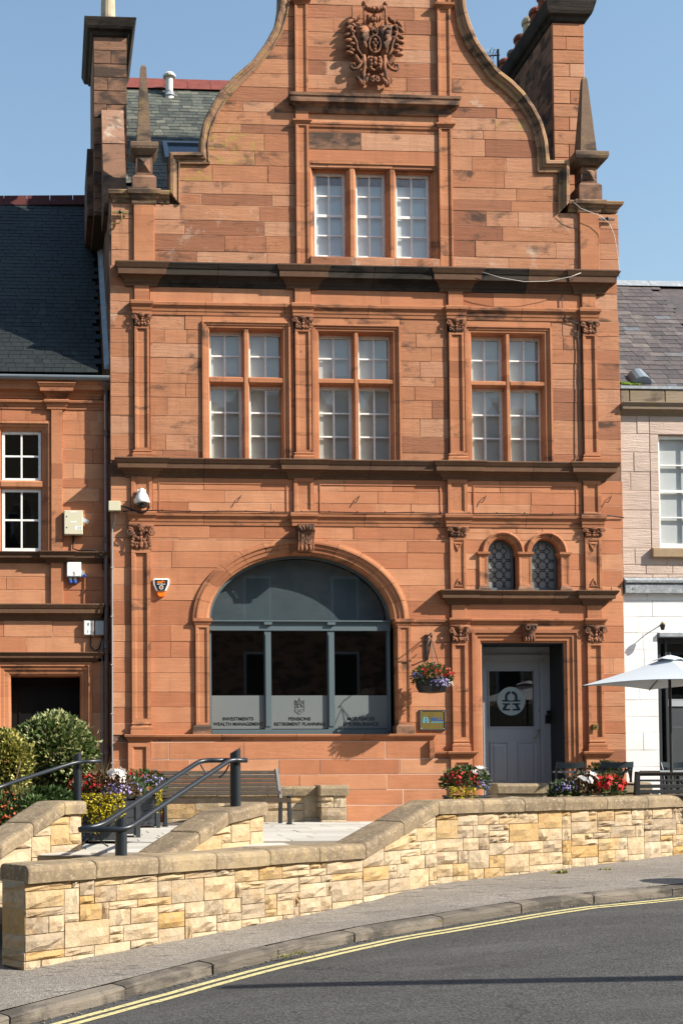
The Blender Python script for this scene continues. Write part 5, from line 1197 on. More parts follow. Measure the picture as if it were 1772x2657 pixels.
chimney('chimney_stack', AX(1435, 250, yr_), AX(1517, 250, yr_), AZ(1475, 60, yr_), AZ(1475, 545, yr_), yr_, yr_ + 2.9, 'sandstone', AZ(1475, 12, yr_) - AZ(1475, 60, yr_), .16,
        [(yr_ + .28, .15, .8, 'buff_pot'), (yr_ + .68, .12, .62, 'terracotta'), (yr_ + 1.05, .12, .55, 'terracotta'), (yr_ + 1.42, .11, .6, 'buff_pot'), (yr_ + 1.8, .12, .5, 'terracotta'), (yr_ + 2.2, .10, .45, 'pipe_paint'), (yr_ + 2.6, .12, .5, 'terracotta')], -.13)
# sloping stone skew in front of the left chimney
x0, x1 = AX(267, 400, .75), AX(325, 400, .75)
za, zm_, zb_ = AZ(295, 286, 1.1), AZ(295, 372, .8), AZ(295, 502, .35)
MB().loft([[(x0, 1.19, zb_ - .3), (x1, 1.19, zb_ - .3), (x1, .36, zb_ - .3), (x0, .36, zb_ - .3)], [(x0, 1.19, zb_), (x1, 1.19, zb_), (x1, .36, zb_), (x0, .36, zb_)], [(x0, 1.19, zm_ - .01), (x1, 1.19, zm_ - .01), (x1, .8, zm_ - .01), (x0, .8, zm_ - .01)]]).build('skew_stone', 'sandstone_brown', MAIN)
MB().loft([[(x0, 1.19, zm_), (x1, 1.19, zm_), (x1, .79, zm_), (x0, .79, zm_)], [(x0, 1.19, za), (x1, 1.19, za), (x1, 1.1, za), (x0, 1.1, za)]]).build('skew_stone', 'sandstone_whitened', MAIN)
MB().box(AX(227, 440, 1.5), AX(246, 440, 1.5), 1.5, 3.0, AZ(235, 560, 1.5), AZ(235, 386, 1.5)).build('chimney_shoulder', 'sandstone_brown', MAIN)

# ================================================================== the lower red sandstone house on the left
YL = .21
LEFT = empty('sandstone_house', (0.0, YL, 0.0), 'lower red sandstone house with steep dark slate roof and black door', 'house')
def lx(px, py=1300): return AX(px, py, YL)
def lz(py, px=120): return AZ(px, py, YL)
LW = MB(); x_l, x_r = lx(-640), XL + .02
PLx = (lx(134), lx(163))
hl = [rect_hole(*PLx, -9, 99), rect_hole(lx(-20), PLx[0], lz(1436), lz(1092))]
lay('wall', LW, [lz(p) for p in (1436, 1391, 1332, 1300, 1266, 1242, 1202, 1164, 1128, 1092, 1062)], x_l, x_r, hl, .5, 'sandstone_red', y=YL)
lay('wall', LW, [lz(p) for p in (1572, 1531, 1497, 1460)], x_l, x_r, [rect_hole(*PLx, -9, 99)], .8, 'sandstone_red', y=YL)
lay('wall', LW, [lz(p) for p in (1696, 1653, 1600)], x_l, x_r, [], 1.0, 'sandstone_red', y=YL)
lay('wall', LW, [lz(p) for p in (2140, 2080, 2020, 1960, 1900, 1850, 1800, 1755, 1716)], x_l, x_r, [rect_hole(lx(-20, 1900), lx(240, 1900), -9, lz(1717))], .4, 'sandstone_red', y=YL)
lwall = LW.build('wall', 'mortar', LEFT); flush_blocks({'wall': lwall}, 300)
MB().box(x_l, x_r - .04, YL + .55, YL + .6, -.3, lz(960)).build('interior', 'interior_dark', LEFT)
MB().bbox(PLx[0], PLx[1], YL - .045, YL + .04, lz(1436), lz(1045), .005).build('pilaster', 'sandstone_trim', LEFT)
MB().bbox(PLx[0] - .01, PLx[1] + .01, YL - .05, YL + .04, lz(1572), lz(1460), .005).build('pilaster', 'sandstone_trim', LEFT)
run('eaves_cornice', x_l, x_r - .01, lev(lz(1037), lz(990), [(f, o * .8) for f, o in CORNICE]), 'sandstone_string', LEFT, y0=YL, retL=0, retR=0, n=2)
run('eaves_cornice', PLx[0] - .03, PLx[1] + .03, lev(lz(1037) - .003, lz(992) - .05, [(f, o * .8 + .03) for f, o in CORNICE]), 'sandstone_string', LEFT, y0=YL)
run('string_course', x_l, x_r - .01, lev(lz(1063), lz(1040), STRING), 'sandstone_string', LEFT, y0=YL, retL=0, retR=0, n=2)
run('string_course', PLx[0] - .01, PLx[1] + .01, lev(lz(1063) - .003, lz(1040) + .002, [(f, o + .04) for f, o in STRING]), 'sandstone_string', LEFT, y0=YL)
run('sill_course', x_l, x_r - .01, lev(lz(1462), lz(1435), [(f, o * .75) for f, o in CORNICE]), 'sandstone_cornice', LEFT, y0=YL, retL=0, retR=0, n=2)
run('sill_course', PLx[0] - .03, PLx[1] + .03, lev(lz(1462) - .003, lz(1435) + .003, [(f, o * .75 + .04) for f, o in CORNICE]), 'sandstone_cornice', LEFT, y0=YL)
run('band_course', x_l, lx(262, 1585), lev(lz(1612), lz(1570), [(f, o * .8) for f, o in CORNICE]), 'sandstone_cornice', LEFT, y0=YL, retL=0, retR=.3, n=2)
run('door_hood', x_l, lx(250, 1700), lev(lz(1720), lz(1694), [(f, o * .7) for f, o in CORNICE]), 'sandstone_cornice', LEFT, y0=YL, retL=0, retR=1, n=2)
# window
wl0, wl1 = lx(-20), lx(133); wz0, wz1 = lz(1435), lz(1093)
sur = frame3('window_surround', wl0, wl1, wz0, wz1, [(0, .02), (0, -.02), (.04, -.022), (.045, .0), (.09, .01), (.10, .03), (.145, .05), (.15, .17)], 'sandstone_trim', LEFT, y=YL)
a, b = lx(6), lx(108); MB().loft([[(x, YL + y_, z) for z, y_ in ((lz(1267), .17), (lz(1267), .06), (lz(1262), .02), (lz(1250), .02), (lz(1245), .06), (lz(1245), .17))] for x in (a - .02, b + .02)]).build('transom', 'sandstone_trim', sur)
sash(LEFT, [(a, b, lz(1245), wz1 - .148), (a, b, lz(1434), lz(1267))], [(2, 2), (2, 2)], YL + .085, blind=None, fw=.045, bar=.014, thin=(0,))
# doorway
dx0, dx1, dzt = lx(-10, 1900), lx(240, 1900), lz(1718); ox0, ox1, ozt = lx(29, 1900), lx(210, 1900), lz(1753)
kl, kr, kt = ox0 - dx0, dx1 - ox1, dzt - ozt
mb = MB(); mb.loft([[(dx0 + f*kl, YL + y_, -.2), (dx0 + f*kl, YL + y_, dzt - f*kt), (dx1 - f*kr, YL + y_, dzt - f*kt), (dx1 - f*kr, YL + y_, -.2)] for f, y_ in ((0, .03), (0, -.03), (.3, -.034), (.33, -.012), (.55, -.01), (.58, .01), (.85, .02), (1, .04), (1, .42))], closed=False)
mb.build('door_surround', 'sandstone_trim', LEFT)
mb = MB(); yq = YL + .40; mb.box(ox0 - .02, ox1 + .02, yq, yq + .05, -.2, ozt + .02)
for k in range(2):
    a = ox0 + .12 + k * (ox1 - ox0 - .18) / 2; b = a + (ox1 - ox0) / 2 - .2
    for z0, z1 in ((.2, .9), (1.05, ozt - .12)):
        o = [(a, z0), (b, z0), (b, z1), (a, z1)]; i_ = [(a+.03, z0+.03), (b-.03, z0+.03), (b-.03, z1-.03), (a+.03, z1-.03)]
        mb.loft([[(x, yq + .01, z) for x, z in o], [(x, yq - .015, z) for x, z in o], [(x, yq - .015, z) for x, z in i_], [(x, yq + .004, z) for x, z in i_]], cap0=False, cap1=False)
mb.build('door', 'black_door', LEFT)
# roof with slates, ridge and gutter
ey = YL - .12; ez = lz(975); ry = 4.0; rz_ = AZ(215, 524, ry); vv2 = Vector((0, ry - ey, rz_ - ez)); Hs = vv2.length; nvr = int(Hs / .125)
slates(LEFT, 'roof', (-1.75, ey, ez), (1, 0, .004), vv2, int((XL + 1.73) / .155), nvr, .155, Hs / nvr, 'slate_dark', 300)
slates(LEFT, 'roof', (-5.0, ey, ez), (1, 0, .004), vv2, 20, nvr, .1625, Hs / nvr, 'slate_dark', 0)
for k in range(-8, 6):
    a, b = -1.7 + k*.44, -1.7 + (k+1)*.44 - .008
    if b > AX(222, 515, ry): b = AX(222, 515, ry)
    MB().loft([[(x, ry + o, rz_ + z + (x - .5) * .03) for o, z in ((-.2, -.14), (-.18, -.15), (0, .13), (.2, -.1), (.18, -.12), (0, .1))] for x in (a, b)]).build('ridge_tile', 'ridge_dark', LEFT)
MB().loft([[(-5.0, ry, rz_), (XL, ry, rz_), (XL, 8.0, ez), (-5.0, 8.0, ez)], [(-5.0, ry, rz_ - .1), (XL, ry, rz_ - .1), (XL, 8.0, ez - .1), (-5.0, 8.0, ez - .1)]]).build('rear_roof', 'slate_dark', LEFT)
gy = ey - .05; rings = []
for x in (x_l, XL - .01):
    rings.append([(x, gy + .06 * math.cos(a), ez - .06 + .06 * math.sin(a) * 1.0) for a in [math.pi + k * math.pi / 8 for k in range(9)]] + [(x, gy + .05, ez - .05), (x, gy - .05, ez - .05)])
MB().loft(rings).build('gutter', 'gutter_paint', LEFT)
MB().loft([[(XL - .09, ey + .05, ez + .1), (XL - .005, ey + .05, ez + .1), (XL - .005, ey + .05, ez + .2), (XL - .09, ey + .05, ez + .13)], [(XL - .09, ry - .2, rz_ - .15), (XL - .005, ry - .2, rz_ - .15), (XL - .005, ry - .2, rz_ - .03), (XL - .09, ry - .2, rz_ - .12)]]).build('flashing', 'lead', LEFT)
MB().box(x_l, x_l + .1, YL + .02, 8.0, -.3, ez).build('side_wall', 'sandstone_brown', LEFT)

# ================================================================== the pale house on the right
YR = .06
RIGHT = empty('pale_stone_house', (11.0, YR, 0.0), 'pale stone house with purple slate roof and white painted ground floor', 'house')
def rx(px, py=1300): return AX(px, py, YR)
def rz2(py, px=1690): return AZ(px, py, YR)
x_l, x_r = XR + .005, rx(2450)
UW, WW = MB(), MB()
wo = (rx(1709, 1280), rx(1862, 1280), rz2(1423), rz2(1128))
jb = (rx(1687, 1280), rx(1886, 1280))
lay('upper_wall', UW, [rz2(p) for p in (1500, 1490, 1466, 1423, 1373, 1324, 1273, 1225, 1174, 1126, 1078)], x_l, x_r, [rect_hole(jb[0], jb[1], wo[2], rz2(1078))], .42, 'pink_stone', y=YR, jt=.004, chamf=.007)
lay('lower_wall', WW, [rz2(p) for p in (2145, 2105, 2062, 2030, 1989, 1946, 1901, 1859, 1816, 1772, 1729, 1685, 1642, 1600, 1558, 1536)], rx(1620, 1800), x_r, [rect_hole(rx(1709, 1900), rx(1900, 1900), -9, rz2(1643))], .62, 'plaster_white', y=YR, jt=.003, chamf=.002)
w1 = UW.build('upper_wall', 'mortar_pink', RIGHT); w2 = WW.build('lower_wall', 'mortar_white', RIGHT)
flush_blocks({'upper_wall': w1, 'lower_wall': w2}, 300)
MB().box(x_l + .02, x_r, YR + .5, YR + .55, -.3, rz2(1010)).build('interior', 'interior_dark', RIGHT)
zz = [rz2(p) for p in (1423, 1373, 1324, 1273, 1225, 1174, 1127)]
for k, (z0, z1) in enumerate(zip(zz, zz[1:])):
    for a, b in ((jb[0], wo[0]), (wo[1], jb[1])): MB().bbox(a + .003, b, YR - .004, YR + .15, z0 + .003, z1 - .003, .004).build('jamb_stone', 'pink_stone', RIGHT)
MB().bbox(rx(1684, 1100), rx(1890, 1100), YR - .004, YR + .15, rz2(1126), rz2(1080), .004).build('lintel', 'pink_stone', RIGHT)
MB().bbox(rx(1687, 1435), rx(1886, 1435), YR - .09, YR + .16, rz2(1447), rz2(1424), .006).build('window_sill', 'sill_stone', RIGHT)
sash(RIGHT, [wo], [(2, 4)], YR + .07, blind='blind_bright', fw=.05, bar=.010, lower=2)
for a in (1745, 1800): MB().box(rx(a, 1280), rx(a + 26, 1280), YR + .20, YR + .215, wo[2], wo[3]).build('curtain', 'blind_bright', RIGHT)
run('eaves_cornice', x_l, x_r, lev(rz2(1080), rz2(1050), [(f, o * .8) for f, o in CORNICE]), 'dirty_parapet', RIGHT, y0=YR, retL=0, retR=0, n=4)
xs_ = [x_l, rx(1630, 1030), rx(1722, 1030), rx(1810, 1030), rx(1950, 1030), x_r]
for a, b in zip(xs_, xs_[1:]): MB().bbox(a + .006, b - .006, YR - .03, YR + .15, rz2(1050), rz2(1012), .008).build('parapet_stone', 'dirty_parapet', RIGHT)
MB().box(x_l, x_r, YR - .05, YR + .2, rz2(1011), rz2(1004)).build('gutter_lead', 'lead', RIGHT)
run('fascia_band', x_l, x_r, lev(rz2(1541), rz2(1500), [(0, .05), (.02, .09), (.55, .095), (.58, .075), (.62, .075), (.66, .12), (.8, .125), (.85, .08), (1, .03)]), 'grey_fascia', RIGHT, y0=YR, retL=0, retR=0)
text('E', .075, rx(1635, 1528), rz2(1528), YR - .092, 'emblem_grey', RIGHT, bold=.02); text('6', .075, rx(1767, 1529), rz2(1530), YR - .092, 'lettering', RIGHT, bold=.02)
# café door
fx0 = rx(1709, 1900); fzt = rz2(1652)
MB().bbox(rx(1707, 1645), rx(1910, 1645), YR - .05, YR + .2, rz2(1653), rz2(1642), .005).build('door_hood', 'lead', RIGHT)
mb = MB(); mb.box(fx0, rx(1726, 1900), YR + .12, YR + .25, -.1, fzt); mb.box(rx(1726, 1900), rx(1900, 1900), YR + .12, YR + .25, rz2(1668), fzt); mb.box(rx(1736, 1900), rx(1742, 1900), YR + .10, YR + .25, -.1, fzt); df = mb.build('door_frame', 'dark_paint', RIGHT)
MB().box(rx(1742, 1900), rx(1890, 1900), YR + .24, YR + .28, -.1, rz2(1815)).build('door_leaf', 'planter_grey', df)
MB().box(rx(1742, 1900), rx(1890, 1900), YR + .22, YR + .24, rz2(1831), rz2(1812)).build('door_rail', 'door_paint', df)
MB().box(rx(1726, 1900), rx(1890, 1900), YR + .20, YR + .205, rz2(1812), rz2(1668)).build('fanlight', 'glass', df)
for z0, z1 in ((.15, .65), (.78, 1.5)): MB().bbox(rx(1748, 1900), rx(1800, 1900), YR + .225, YR + .26, z0, z1, .01).build('door_panel', 'planter_grey', df)
# roof
ey = YR + .16; ez = rz2(1002); ry = 3.6; rz_ = AZ(1690, 736, ry); vv3 = Vector((0, ry - ey, rz_ - ez)); Hs = vv3.length; nvr = int(Hs / .175)
slates(RIGHT, 'roof', (x_l - .05, ey, ez), (1, 0, 0), vv3, 10, nvr, .24, Hs / nvr, 'slate_purple', 300)
MB().loft([[(x_l + 2.2, ey, ez - .012), (x_r, ey, ez - .012), (x_r, ry, rz_ - .012), (x_l + 2.2, ry, rz_ - .012)], [(x_l + 2.2, ey, ez - .1), (x_r, ey, ez - .1), (x_r, ry, rz_ - .1), (x_l + 2.2, ry, rz_ - .1)]]).build('roof_beyond', 'slate_purple', RIGHT)
for k in range(4):
    a, b = x_l - .05 + k * 1.15, x_l - .05 + (k + 1) * 1.15 - .01
    MB().loft([[(x, ry + o, rz_ + z) for o, z in ((-.20, -.12), (-.18, -.12), (-.05, .03), (.0, .06), (.05, .03), (.2, -.1), (0, -.02))] for x in (a, b)]).build('ridge_lead', 'lead', RIGHT)
MB().loft([[(x_l, ry, rz_), (x_r, ry, rz_), (x_r, 8.0, ez), (x_l, 8.0, ez)], [(x_l, ry, rz_ - .1), (x_r, ry, rz_ - .1), (x_r, 8.0, ez - .1), (x_l, 8.0, ez - .1)]]).build('rear_roof', 'slate_purple', RIGHT)
nr_ = Vector((0, -vv3.z, vv3.y)).normalized(); e0_ = Vector((0, ey, ez))
def rpt(px, py, up=0.0):
    d = ray(px, py); t_ = (e0_ - EYE).dot(nr_) / d.dot(nr_); return EYE + d * t_ + nr_ * up
a = rpt(1662, 998); v3 = vv3.normalized(); rings = []
for s_, w in ((-.02, .17), (.0, .17), (.28, .15), (.34, .10)):
    rings.append([a + v3*s_ + Vector((-w*math.cos(q) , 0, 0)) + nr_*(max(.0, (.16 if s_ < .3 else .05)) * math.sin(q)) for q in [k * math.pi / 8 for k in range(9)]])
MB().loft(rings).build('roof_vent', 'gutter_paint', RIGHT)
mb = MB()
for k in range(60):
    p = rpt(1608 + rnd.uniform(0, 50), 1000 + rnd.uniform(-5, 1), .0); mb.ell((p.x, p.y - .02, p.z + .01), (.04, .03, .02), 0, 6, 3)
tag(mb.build('moss', 'moss', RIGHT, smooth=True), kind='stuff')

# ================================================================== yellow rubble walls round the patio
def pack(L, H, cw, ch, rng):
    nu, nv_ = max(1, int(round(L / cw))), max(1, int(round(H / ch))); occ = [[0]*nu for _ in range(nv_)]; out = []
    cw, ch = L / nu, H / nv_
    for j in range(nv_):
        for i in range(nu):
            if occ[j][i]: continue
            h = rng.choice([1, 1, 2, 2, 2, 2, 3]); w = rng.choice([3, 4, 4, 5, 6]) if h > 1 else rng.choice([2, 3, 4, 5])
            if rng.random() < .07: w = 2
            if h == 3: w = rng.choice([4, 5, 6])
            h = min(h, nv_ - j); w = min(w, nu - i)
            k = 0
            while k < w and not occ[j][i+k]: k += 1
            w = k
            if nu - (i + w) == 1 and not occ[j][i+w]: w += 1
            for a in range(h):
                if any(j + a < nv_ and occ[j+a][i+b] for b in range(w)): h = a; break
            for a in range(h):
                for b in range(w): occ[j+a][i+b] = 1
            out.append((i*cw, (i+w)*cw, j*ch, (j+h)*ch))
    return out
def rubble(root, p, q, n, zb, top, rng, cw=.088, ch=.078, rough=.026, mat='cream_stone', jt=.0045):
    """rock-faced stones on the upright face from p to q (n points out of it); top(s) is the height they stop at"""
    t_ = (q - p); t_.z = 0; L = t_.length; t_.normalize(); Hm = max(top(0), top(L)) - zb
    for s0, s1, z0, z1 in pack(L, Hm, cw, ch, rng):
        z0 += zb; z1 += zb
        t0, t1 = min(z1, top(s0)), min(z1, top(s1))
        if max(t0, t1) - z0 < .03: continue
        t0, t1 = max(t0, z0 + .004), max(t1, z0 + .004)
        nx, nz = 5, 4; g = []; pr = rng.uniform(.008, .025); out0 = rng.uniform(-.003, .007)
        for a in range(nz):
            for b in range(nx):
                u, v = b / (nx-1), a / (nz-1); s_ = s0 + jt + (s1 - s0 - 2*jt) * u; za, zb2_ = z0 + jt, (t0 + (t1 - t0)*u) - jt
                zz_ = za + (zb2_ - za) * v; edge = b in (0, nx-1) or a in (0, nz-1)
                o = out0 + rng.uniform(-.002, .003) if edge else out0 + pr + rng.uniform(-rough, rough) * .8
                if not edge: s_ += rng.uniform(-.2, .2) * (s1 - s0) / nx; zz_ += rng.uniform(-.15, .15) * (zb2_ - za) / nz
                g.append(p + t_ * s_ + n * o + Vector((0, 0, zz_ - p.z)))
        m = MB(); fs = []
        for a in range(nz - 1):
            for b in range(nx - 1): i_ = a*nx + b; fs.append((i_, i_+1, i_+nx+1, i_+nx))
        ring = list(range(nx)) + [nx*(k+1)-1 for k in range(1, nz)] + [nx*nz-2-k for k in range(nx-1)] + [nx*(nz-1-k) for k in range(1, nz-1)]
        base = len(g); g += [g[i_] - n * .04 for i_ in ring]
        for k in range(len(ring)): fs.append((ring[k], base + k, base + (k+1) % len(ring), ring[(k+1) % len(ring)]))
        m.add(g, fs); m.build('stone', mat, root, fix=False)
COPP = [(.05, -.165), (.058, -.06), (.05, -.03), (.03, -.010), (-.01, .0), (-.34, .0), (-.39, -.012), (-.41, -.05), (-.41, -.165)]
def coping_run(root, pts, ns, ln=.66, prof=COPP, mat='coping_stone', width=1.0):
    """short rounded coping stones along a 3-D line; ns is the outward direction at each point"""
    L = [0.0]
    for a, b in zip(pts, pts[1:]): L.append(L[-1] + (b - a).length)
    cuts = []
    for k in range(len(pts) - 1):
        m = max(1, round((L[k+1] - L[k]) / ln)); cuts += [L[k] + (L[k+1] - L[k]) * i_ / m for i_ in range(m)]
    cuts.append(L[-1])
    def P_(d):
        k = max(i_ for i_ in range(len(L) - 1) if L[i_] <= d + 1e-6); f = (d - L[k]) / (L[k+1] - L[k]); return pts[k].lerp(pts[k+1], f), ns[k].lerp(ns[k+1], f)
    for a, b in zip(cuts, cuts[1:]):
        rings = []; jz = rnd.uniform(-.004, .004)
        for d, sh in ((a + .004, .006), (a + .02, 0), (a + (b-a)*.35, 0), (a + (b-a)*.68, 0), (b - .02, 0), (b - .004, .006)):
            p, n_ = P_(d); w = rnd.uniform(-.003, .003); rings.append([p + n_ * (o * width - sh * (1 if o > 0 else -1)) + Vector((0, 0, z + jz + w - (sh if z > -.1 else 0))) for o, z in prof])
        MB().loft(rings).build('coping_stone', mat, root, smooth=False)
FWALL = empty('retaining_wall', (B.x, B.y, -.8), 'long yellow stone retaining wall with weathered grey coping beside the pavement', 'wall')
rw = random.Random(11)
nn_ = []
plan = [A, B, C_, E_, F_, G_]
tl = [(V2(b) - V2(a)).normalized() for a, b in zip(plan, plan[1:])]; nl = [Vector((t_.y, -t_.x, 0)) for t_ in tl]
vn = [nl[0]] + [(a + b).normalized() for a, b in zip(nl, nl[1:])] + [nl[-1]]
ctop = [0.0, 0.0, .45, .45, .45, .45]; bot = [-1.25, -1.0, -.95, -.9, -.8, -.7]
core = [[], []]
for k in range(5):
    p, q = Vector((*plan[k].xy, 0)), Vector((*plan[k+1].xy, 0)); L = (q - p).length
    if k < 4: rubble(FWALL, p, q, nl[k], bot[k], (lambda s, k=k, L=L: ctop[k] + (ctop[k+1] - ctop[k]) * s / L - .165), rw)
rings = []
for k in range(6):
    p = Vector((*plan[k].xy, 0)); rings.append([p - vn[k]*.012 + Vector((0,0,bot[k]-.3)), p - vn[k]*.012 + Vector((0,0,ctop[k]-.15)), p - vn[k]*.36 + Vector((0,0,ctop[k]-.15)), p - vn[k]*.36 + Vector((0,0,bot[k]-.3))])
MB().loft(rings).build('wall_core', 'rubble_mortar', FWALL)
rubble(FWALL, Vector((*(A - nl[0]*.36).xy, 0)), Vector((*A.xy, 0)), -tl[0], -1.25, lambda s: -.165, rw)
coping_run(FWALL, [Vector((*p.xy, z)) for p, z in zip(plan, ctop)], vn, .72)
# the two sloping walls beside the steps
def flank(name, label, pts, n, L_top, ln=.6, width=.9, zb=-.45):
    root = empty(name, (pts[0].x, pts[0].y, 0), label, 'wall')
    Ls = [0.0]
    for a, b in zip(pts, pts[1:]): Ls.append(Ls[-1] + (V2(b) - V2(a)).length)
    def top(s):
        for k in range(len(pts) - 1):
            if s <= Ls[k+1] or k == len(pts) - 2: return pts[k].z + (pts[k+1].z - pts[k].z) * (s - Ls[k]) / (Ls[k+1] - Ls[k]) - .135
    p, q = Vector((*pts[0].xy, 0)), Vector((*pts[-1].xy, 0)); rr_ = random.Random(5 + len(name))
    rubble(root, p, q, n, zb, top, rr_, .10, .10, .008)
    t_ = (q - p).normalized()
    rubble(root, p - n*.32, p, -t_, zb, lambda s: pts[0].z - .135, rr_, .10, .10, .008)
    rings = [[pp - n*.012 + Vector((0,0,zb-.2-pp.z)), pp - n*.012 + Vector((0,0,-.13)), pp - n*.31 + Vector((0,0,-.13)), pp - n*.31 + Vector((0,0,zb-.2-pp.z))] for pp in pts]
    MB().loft(rings).build('wall_core', 'rubble_mortar', root)
    e = (V2(pts[1]) - V2(pts[0])).normalized() * -.04
    cp = [pts[0] + e] + pts[1:]
    coping_run(root, cp, [n]*len(cp), ln, [(.045, -.135), (.05, -.04), (.035, -.01), (0, .0), (-.30, .0), (-.34, -.01), (-.355, -.05), (-.355, -.135)], width=1.0)
    return root
Pb = on(586, 2106, .382); Pj = on(516, 2153, .208); uC = (V2(Pj) - V2(Pb)).normalized(); nC = Vector((-uC.y, uC.x, 0))
if nC.x < 0: nC = -nC
sl = (.208 - .382) / (V2(Pj) - V2(Pb)).length
fl_c = [Vector((*(Pb - uC*.80).xy, .47)), Vector((*Pb.xy, .382)), Vector((*(Pb + uC*1.75).xy, .382 + sl*1.75))]
flank('sloping_wall', 'yellow stone wall with sloping coping that carries the twin handrail', fl_c, nC, None)
Q0 = on(212, 2206, 0.0); 
fl_l = [Vector((*Q0.xy, .52)), Vector((*(Q0 + uC*.32).xy, .52)), Vector((*(Q0 + uC*2.3).xy, .52 - .40*1.98))]
flank('sloping_wall', 'yellow stone wall with sloping coping below the clipped shrubs', fl_l, nC, None)
# low wall behind the bench, with its pier
yb_ = -.28; LB = empty('low_wall', (AX(660, 2130, yb_), yb_, 0), 'low yellow stone wall and pier behind the wooden bench', 'wall')
xa, xb, xp0, xp1 = AX(430, 2100, yb_), AX(840, 2100, yb_), AX(834, 2100, -.5), AX(899, 2100, -.5); ztp = AZ(800, 2040, -.4)
rubble(LB, Vector((xa, yb_, 0)), Vector((xb, yb_, 0)), Vector((0,-1,0)), -.05, lambda s: ztp - .15, random.Random(3), .16, .12, .012)
MB().box(xa, xb, yb_ + .012, -.06, -.1, ztp - .14).build('wall_core', 'rubble_mortar', LB)
rubble(LB, Vector((xp0, -.5, 0)), Vector((xp1, -.5, 0)), Vector((0,-1,0)), -.05, lambda s: ztp - .15, random.Random(4), .10, .10, .012)
rubble(LB, Vector((xp0, -.1, 0)), Vector((xp0, -.5, 0)), Vector((-1,0,0)), -.05, lambda s: ztp - .15, random.Random(4), .12, .10, .012)
MB().box(xp0 + .012, xp1 - .012, -.488, -.06, -.1, ztp - .14).build('wall_core', 'rubble_mortar', LB)
coping_run(LB, [Vector((xa, yb_, ztp)), Vector((xp0 - .02, yb_, ztp))], [Vector((0,-1,0))]*2, .7, [(.04, -.15), (.045, -.04), (.02, -.008), (-.02, 0), (-.20, 0), (-.21, -.15)])
coping_run(LB, [Vector((xp0 - .03, -.5, ztp + .01)), Vector((xp1 + .04, -.5, ztp + .01))], [Vector((0,-1,0))]*2, .7, [(.04, -.16), (.045, -.05), (.02, -.012), (-.02, 0), (-.40, 0), (-.43, -.16)])
# low wall in front of the door
yb_ = -2.3; LD = empty('low_wall', (AX(1400, 2080, yb_), yb_, 0), 'low dark-coped stone wall in front of the grey door', 'wall')
xa, xb = AX(1292, 2080, yb_), AX(1690, 2080, yb_); ztp = AZ(1400, 2032, yb_)
rubble(LD, Vector((xa, yb_, 0)), Vector((xb, yb_, 0)), Vector((0,-1,0)), -.02, lambda s: ztp - .14, random.Random(8), .16, .12, .012)
rubble(LD, Vector((xa, yb_ + .3, 0)), Vector((xa, yb_, 0)), Vector((-1,0,0)), -.02, lambda s: ztp - .14, random.Random(9), .14, .12, .012)
MB().box(xa + .012, xb, yb_ + .012, yb_ + .30, -.05, ztp - .13).build('wall_core', 'rubble_mortar', LD)
coping_run(LD, [Vector((xa - .03, yb_, ztp)), Vector((xb, yb_, ztp))], [Vector((0,-1,0))]*2, .78, [(.04, -.14), (.045, -.04), (.02, -.008), (-.02, 0), (-.32, 0), (-.34, -.14)])

# ================================================================== houses across the street (they show in the panes and shut off the low sky)
for k, (x0, x1, h, m_, lab) in enumerate(((-34, -12, 13.0, 'sandstone_brown', 'brown stone house opposite, reflected in the shop window'), (-12, 3, 15.0, 'dirty_parapet', 'grey stone house opposite, reflected in the arched window'), (3, 17, 14.0, 'sandstone_brown', 'brown stone house opposite the grey door, seen only in reflections'), (17, 34, 13.0, 'dirty_parapet', 'grey stone house opposite the pale house, seen only in reflections'))):
    r = empty('opposite_house', ((x0+x1)/2, -30, -1.2), lab, 'house')
    MB().box(x0 + .01, x1 - .01, -38, -29, -2, h).build('wall', m_, r)
    MB().loft([[(x, -28.8, h), (x, -38.2, h), (x, -33.5, h + 3.2)] for x in (x0, x1)]).build('roof', 'slate_dark', r)
    n = int((x1 - x0) / 3)
    for j in range(n):
        for z in (.4, 3.6, 6.6, 9.4):
            if z + 1.9 > h: continue
            xc = x0 + (j + .5) * (x1 - x0) / n
            w = MB().box(xc - .55, xc + .55, -29.0, -28.95, z, z + 1.8).build('window', 'door_paint', r)
            MB().box(xc - .45, xc + .45, -28.96, -28.93, z + .1, z + 1.7).build('pane', 'black_door', w)

# ================================================================== helpers for plants
def leaves(name, mat, parent, pts, size, rng, up=0.3, long=1.8, kind=None, fold=.25):
    """a cloud of small folded leaves; pts are (position, outward direction)"""
    v = []; f = []
    for p, d in pts:
        d = (d + Vector((rng.uniform(-1, 1), rng.uniform(-1, 1), rng.uniform(-1, 1) + up)) * .8)
        if d.length < 1e-3: continue
        d.normalize(); s_ = d.cross(Vector((rng.uniform(-1, 1), rng.uniform(-1, 1), rng.uniform(-1, 1)))).normalized(); n_ = d.cross(s_)
        L = size * rng.uniform(.6, 1.3); w = L / long; b = len(v)
        v += [p, p + d*L*.5 + s_*w*.5 + n_*w*fold, p + d*L, p + d*L*.5 - s_*w*.5 + n_*w*fold]
        f += [(b, b+1, b+2), (b, b+2, b+3)]
    m = MB(); m.v = [tuple(q) for q in v]; m.f = f
    o = m.build(name, mat, parent, fix=False)
    return tag(o, kind=kind) if kind else o
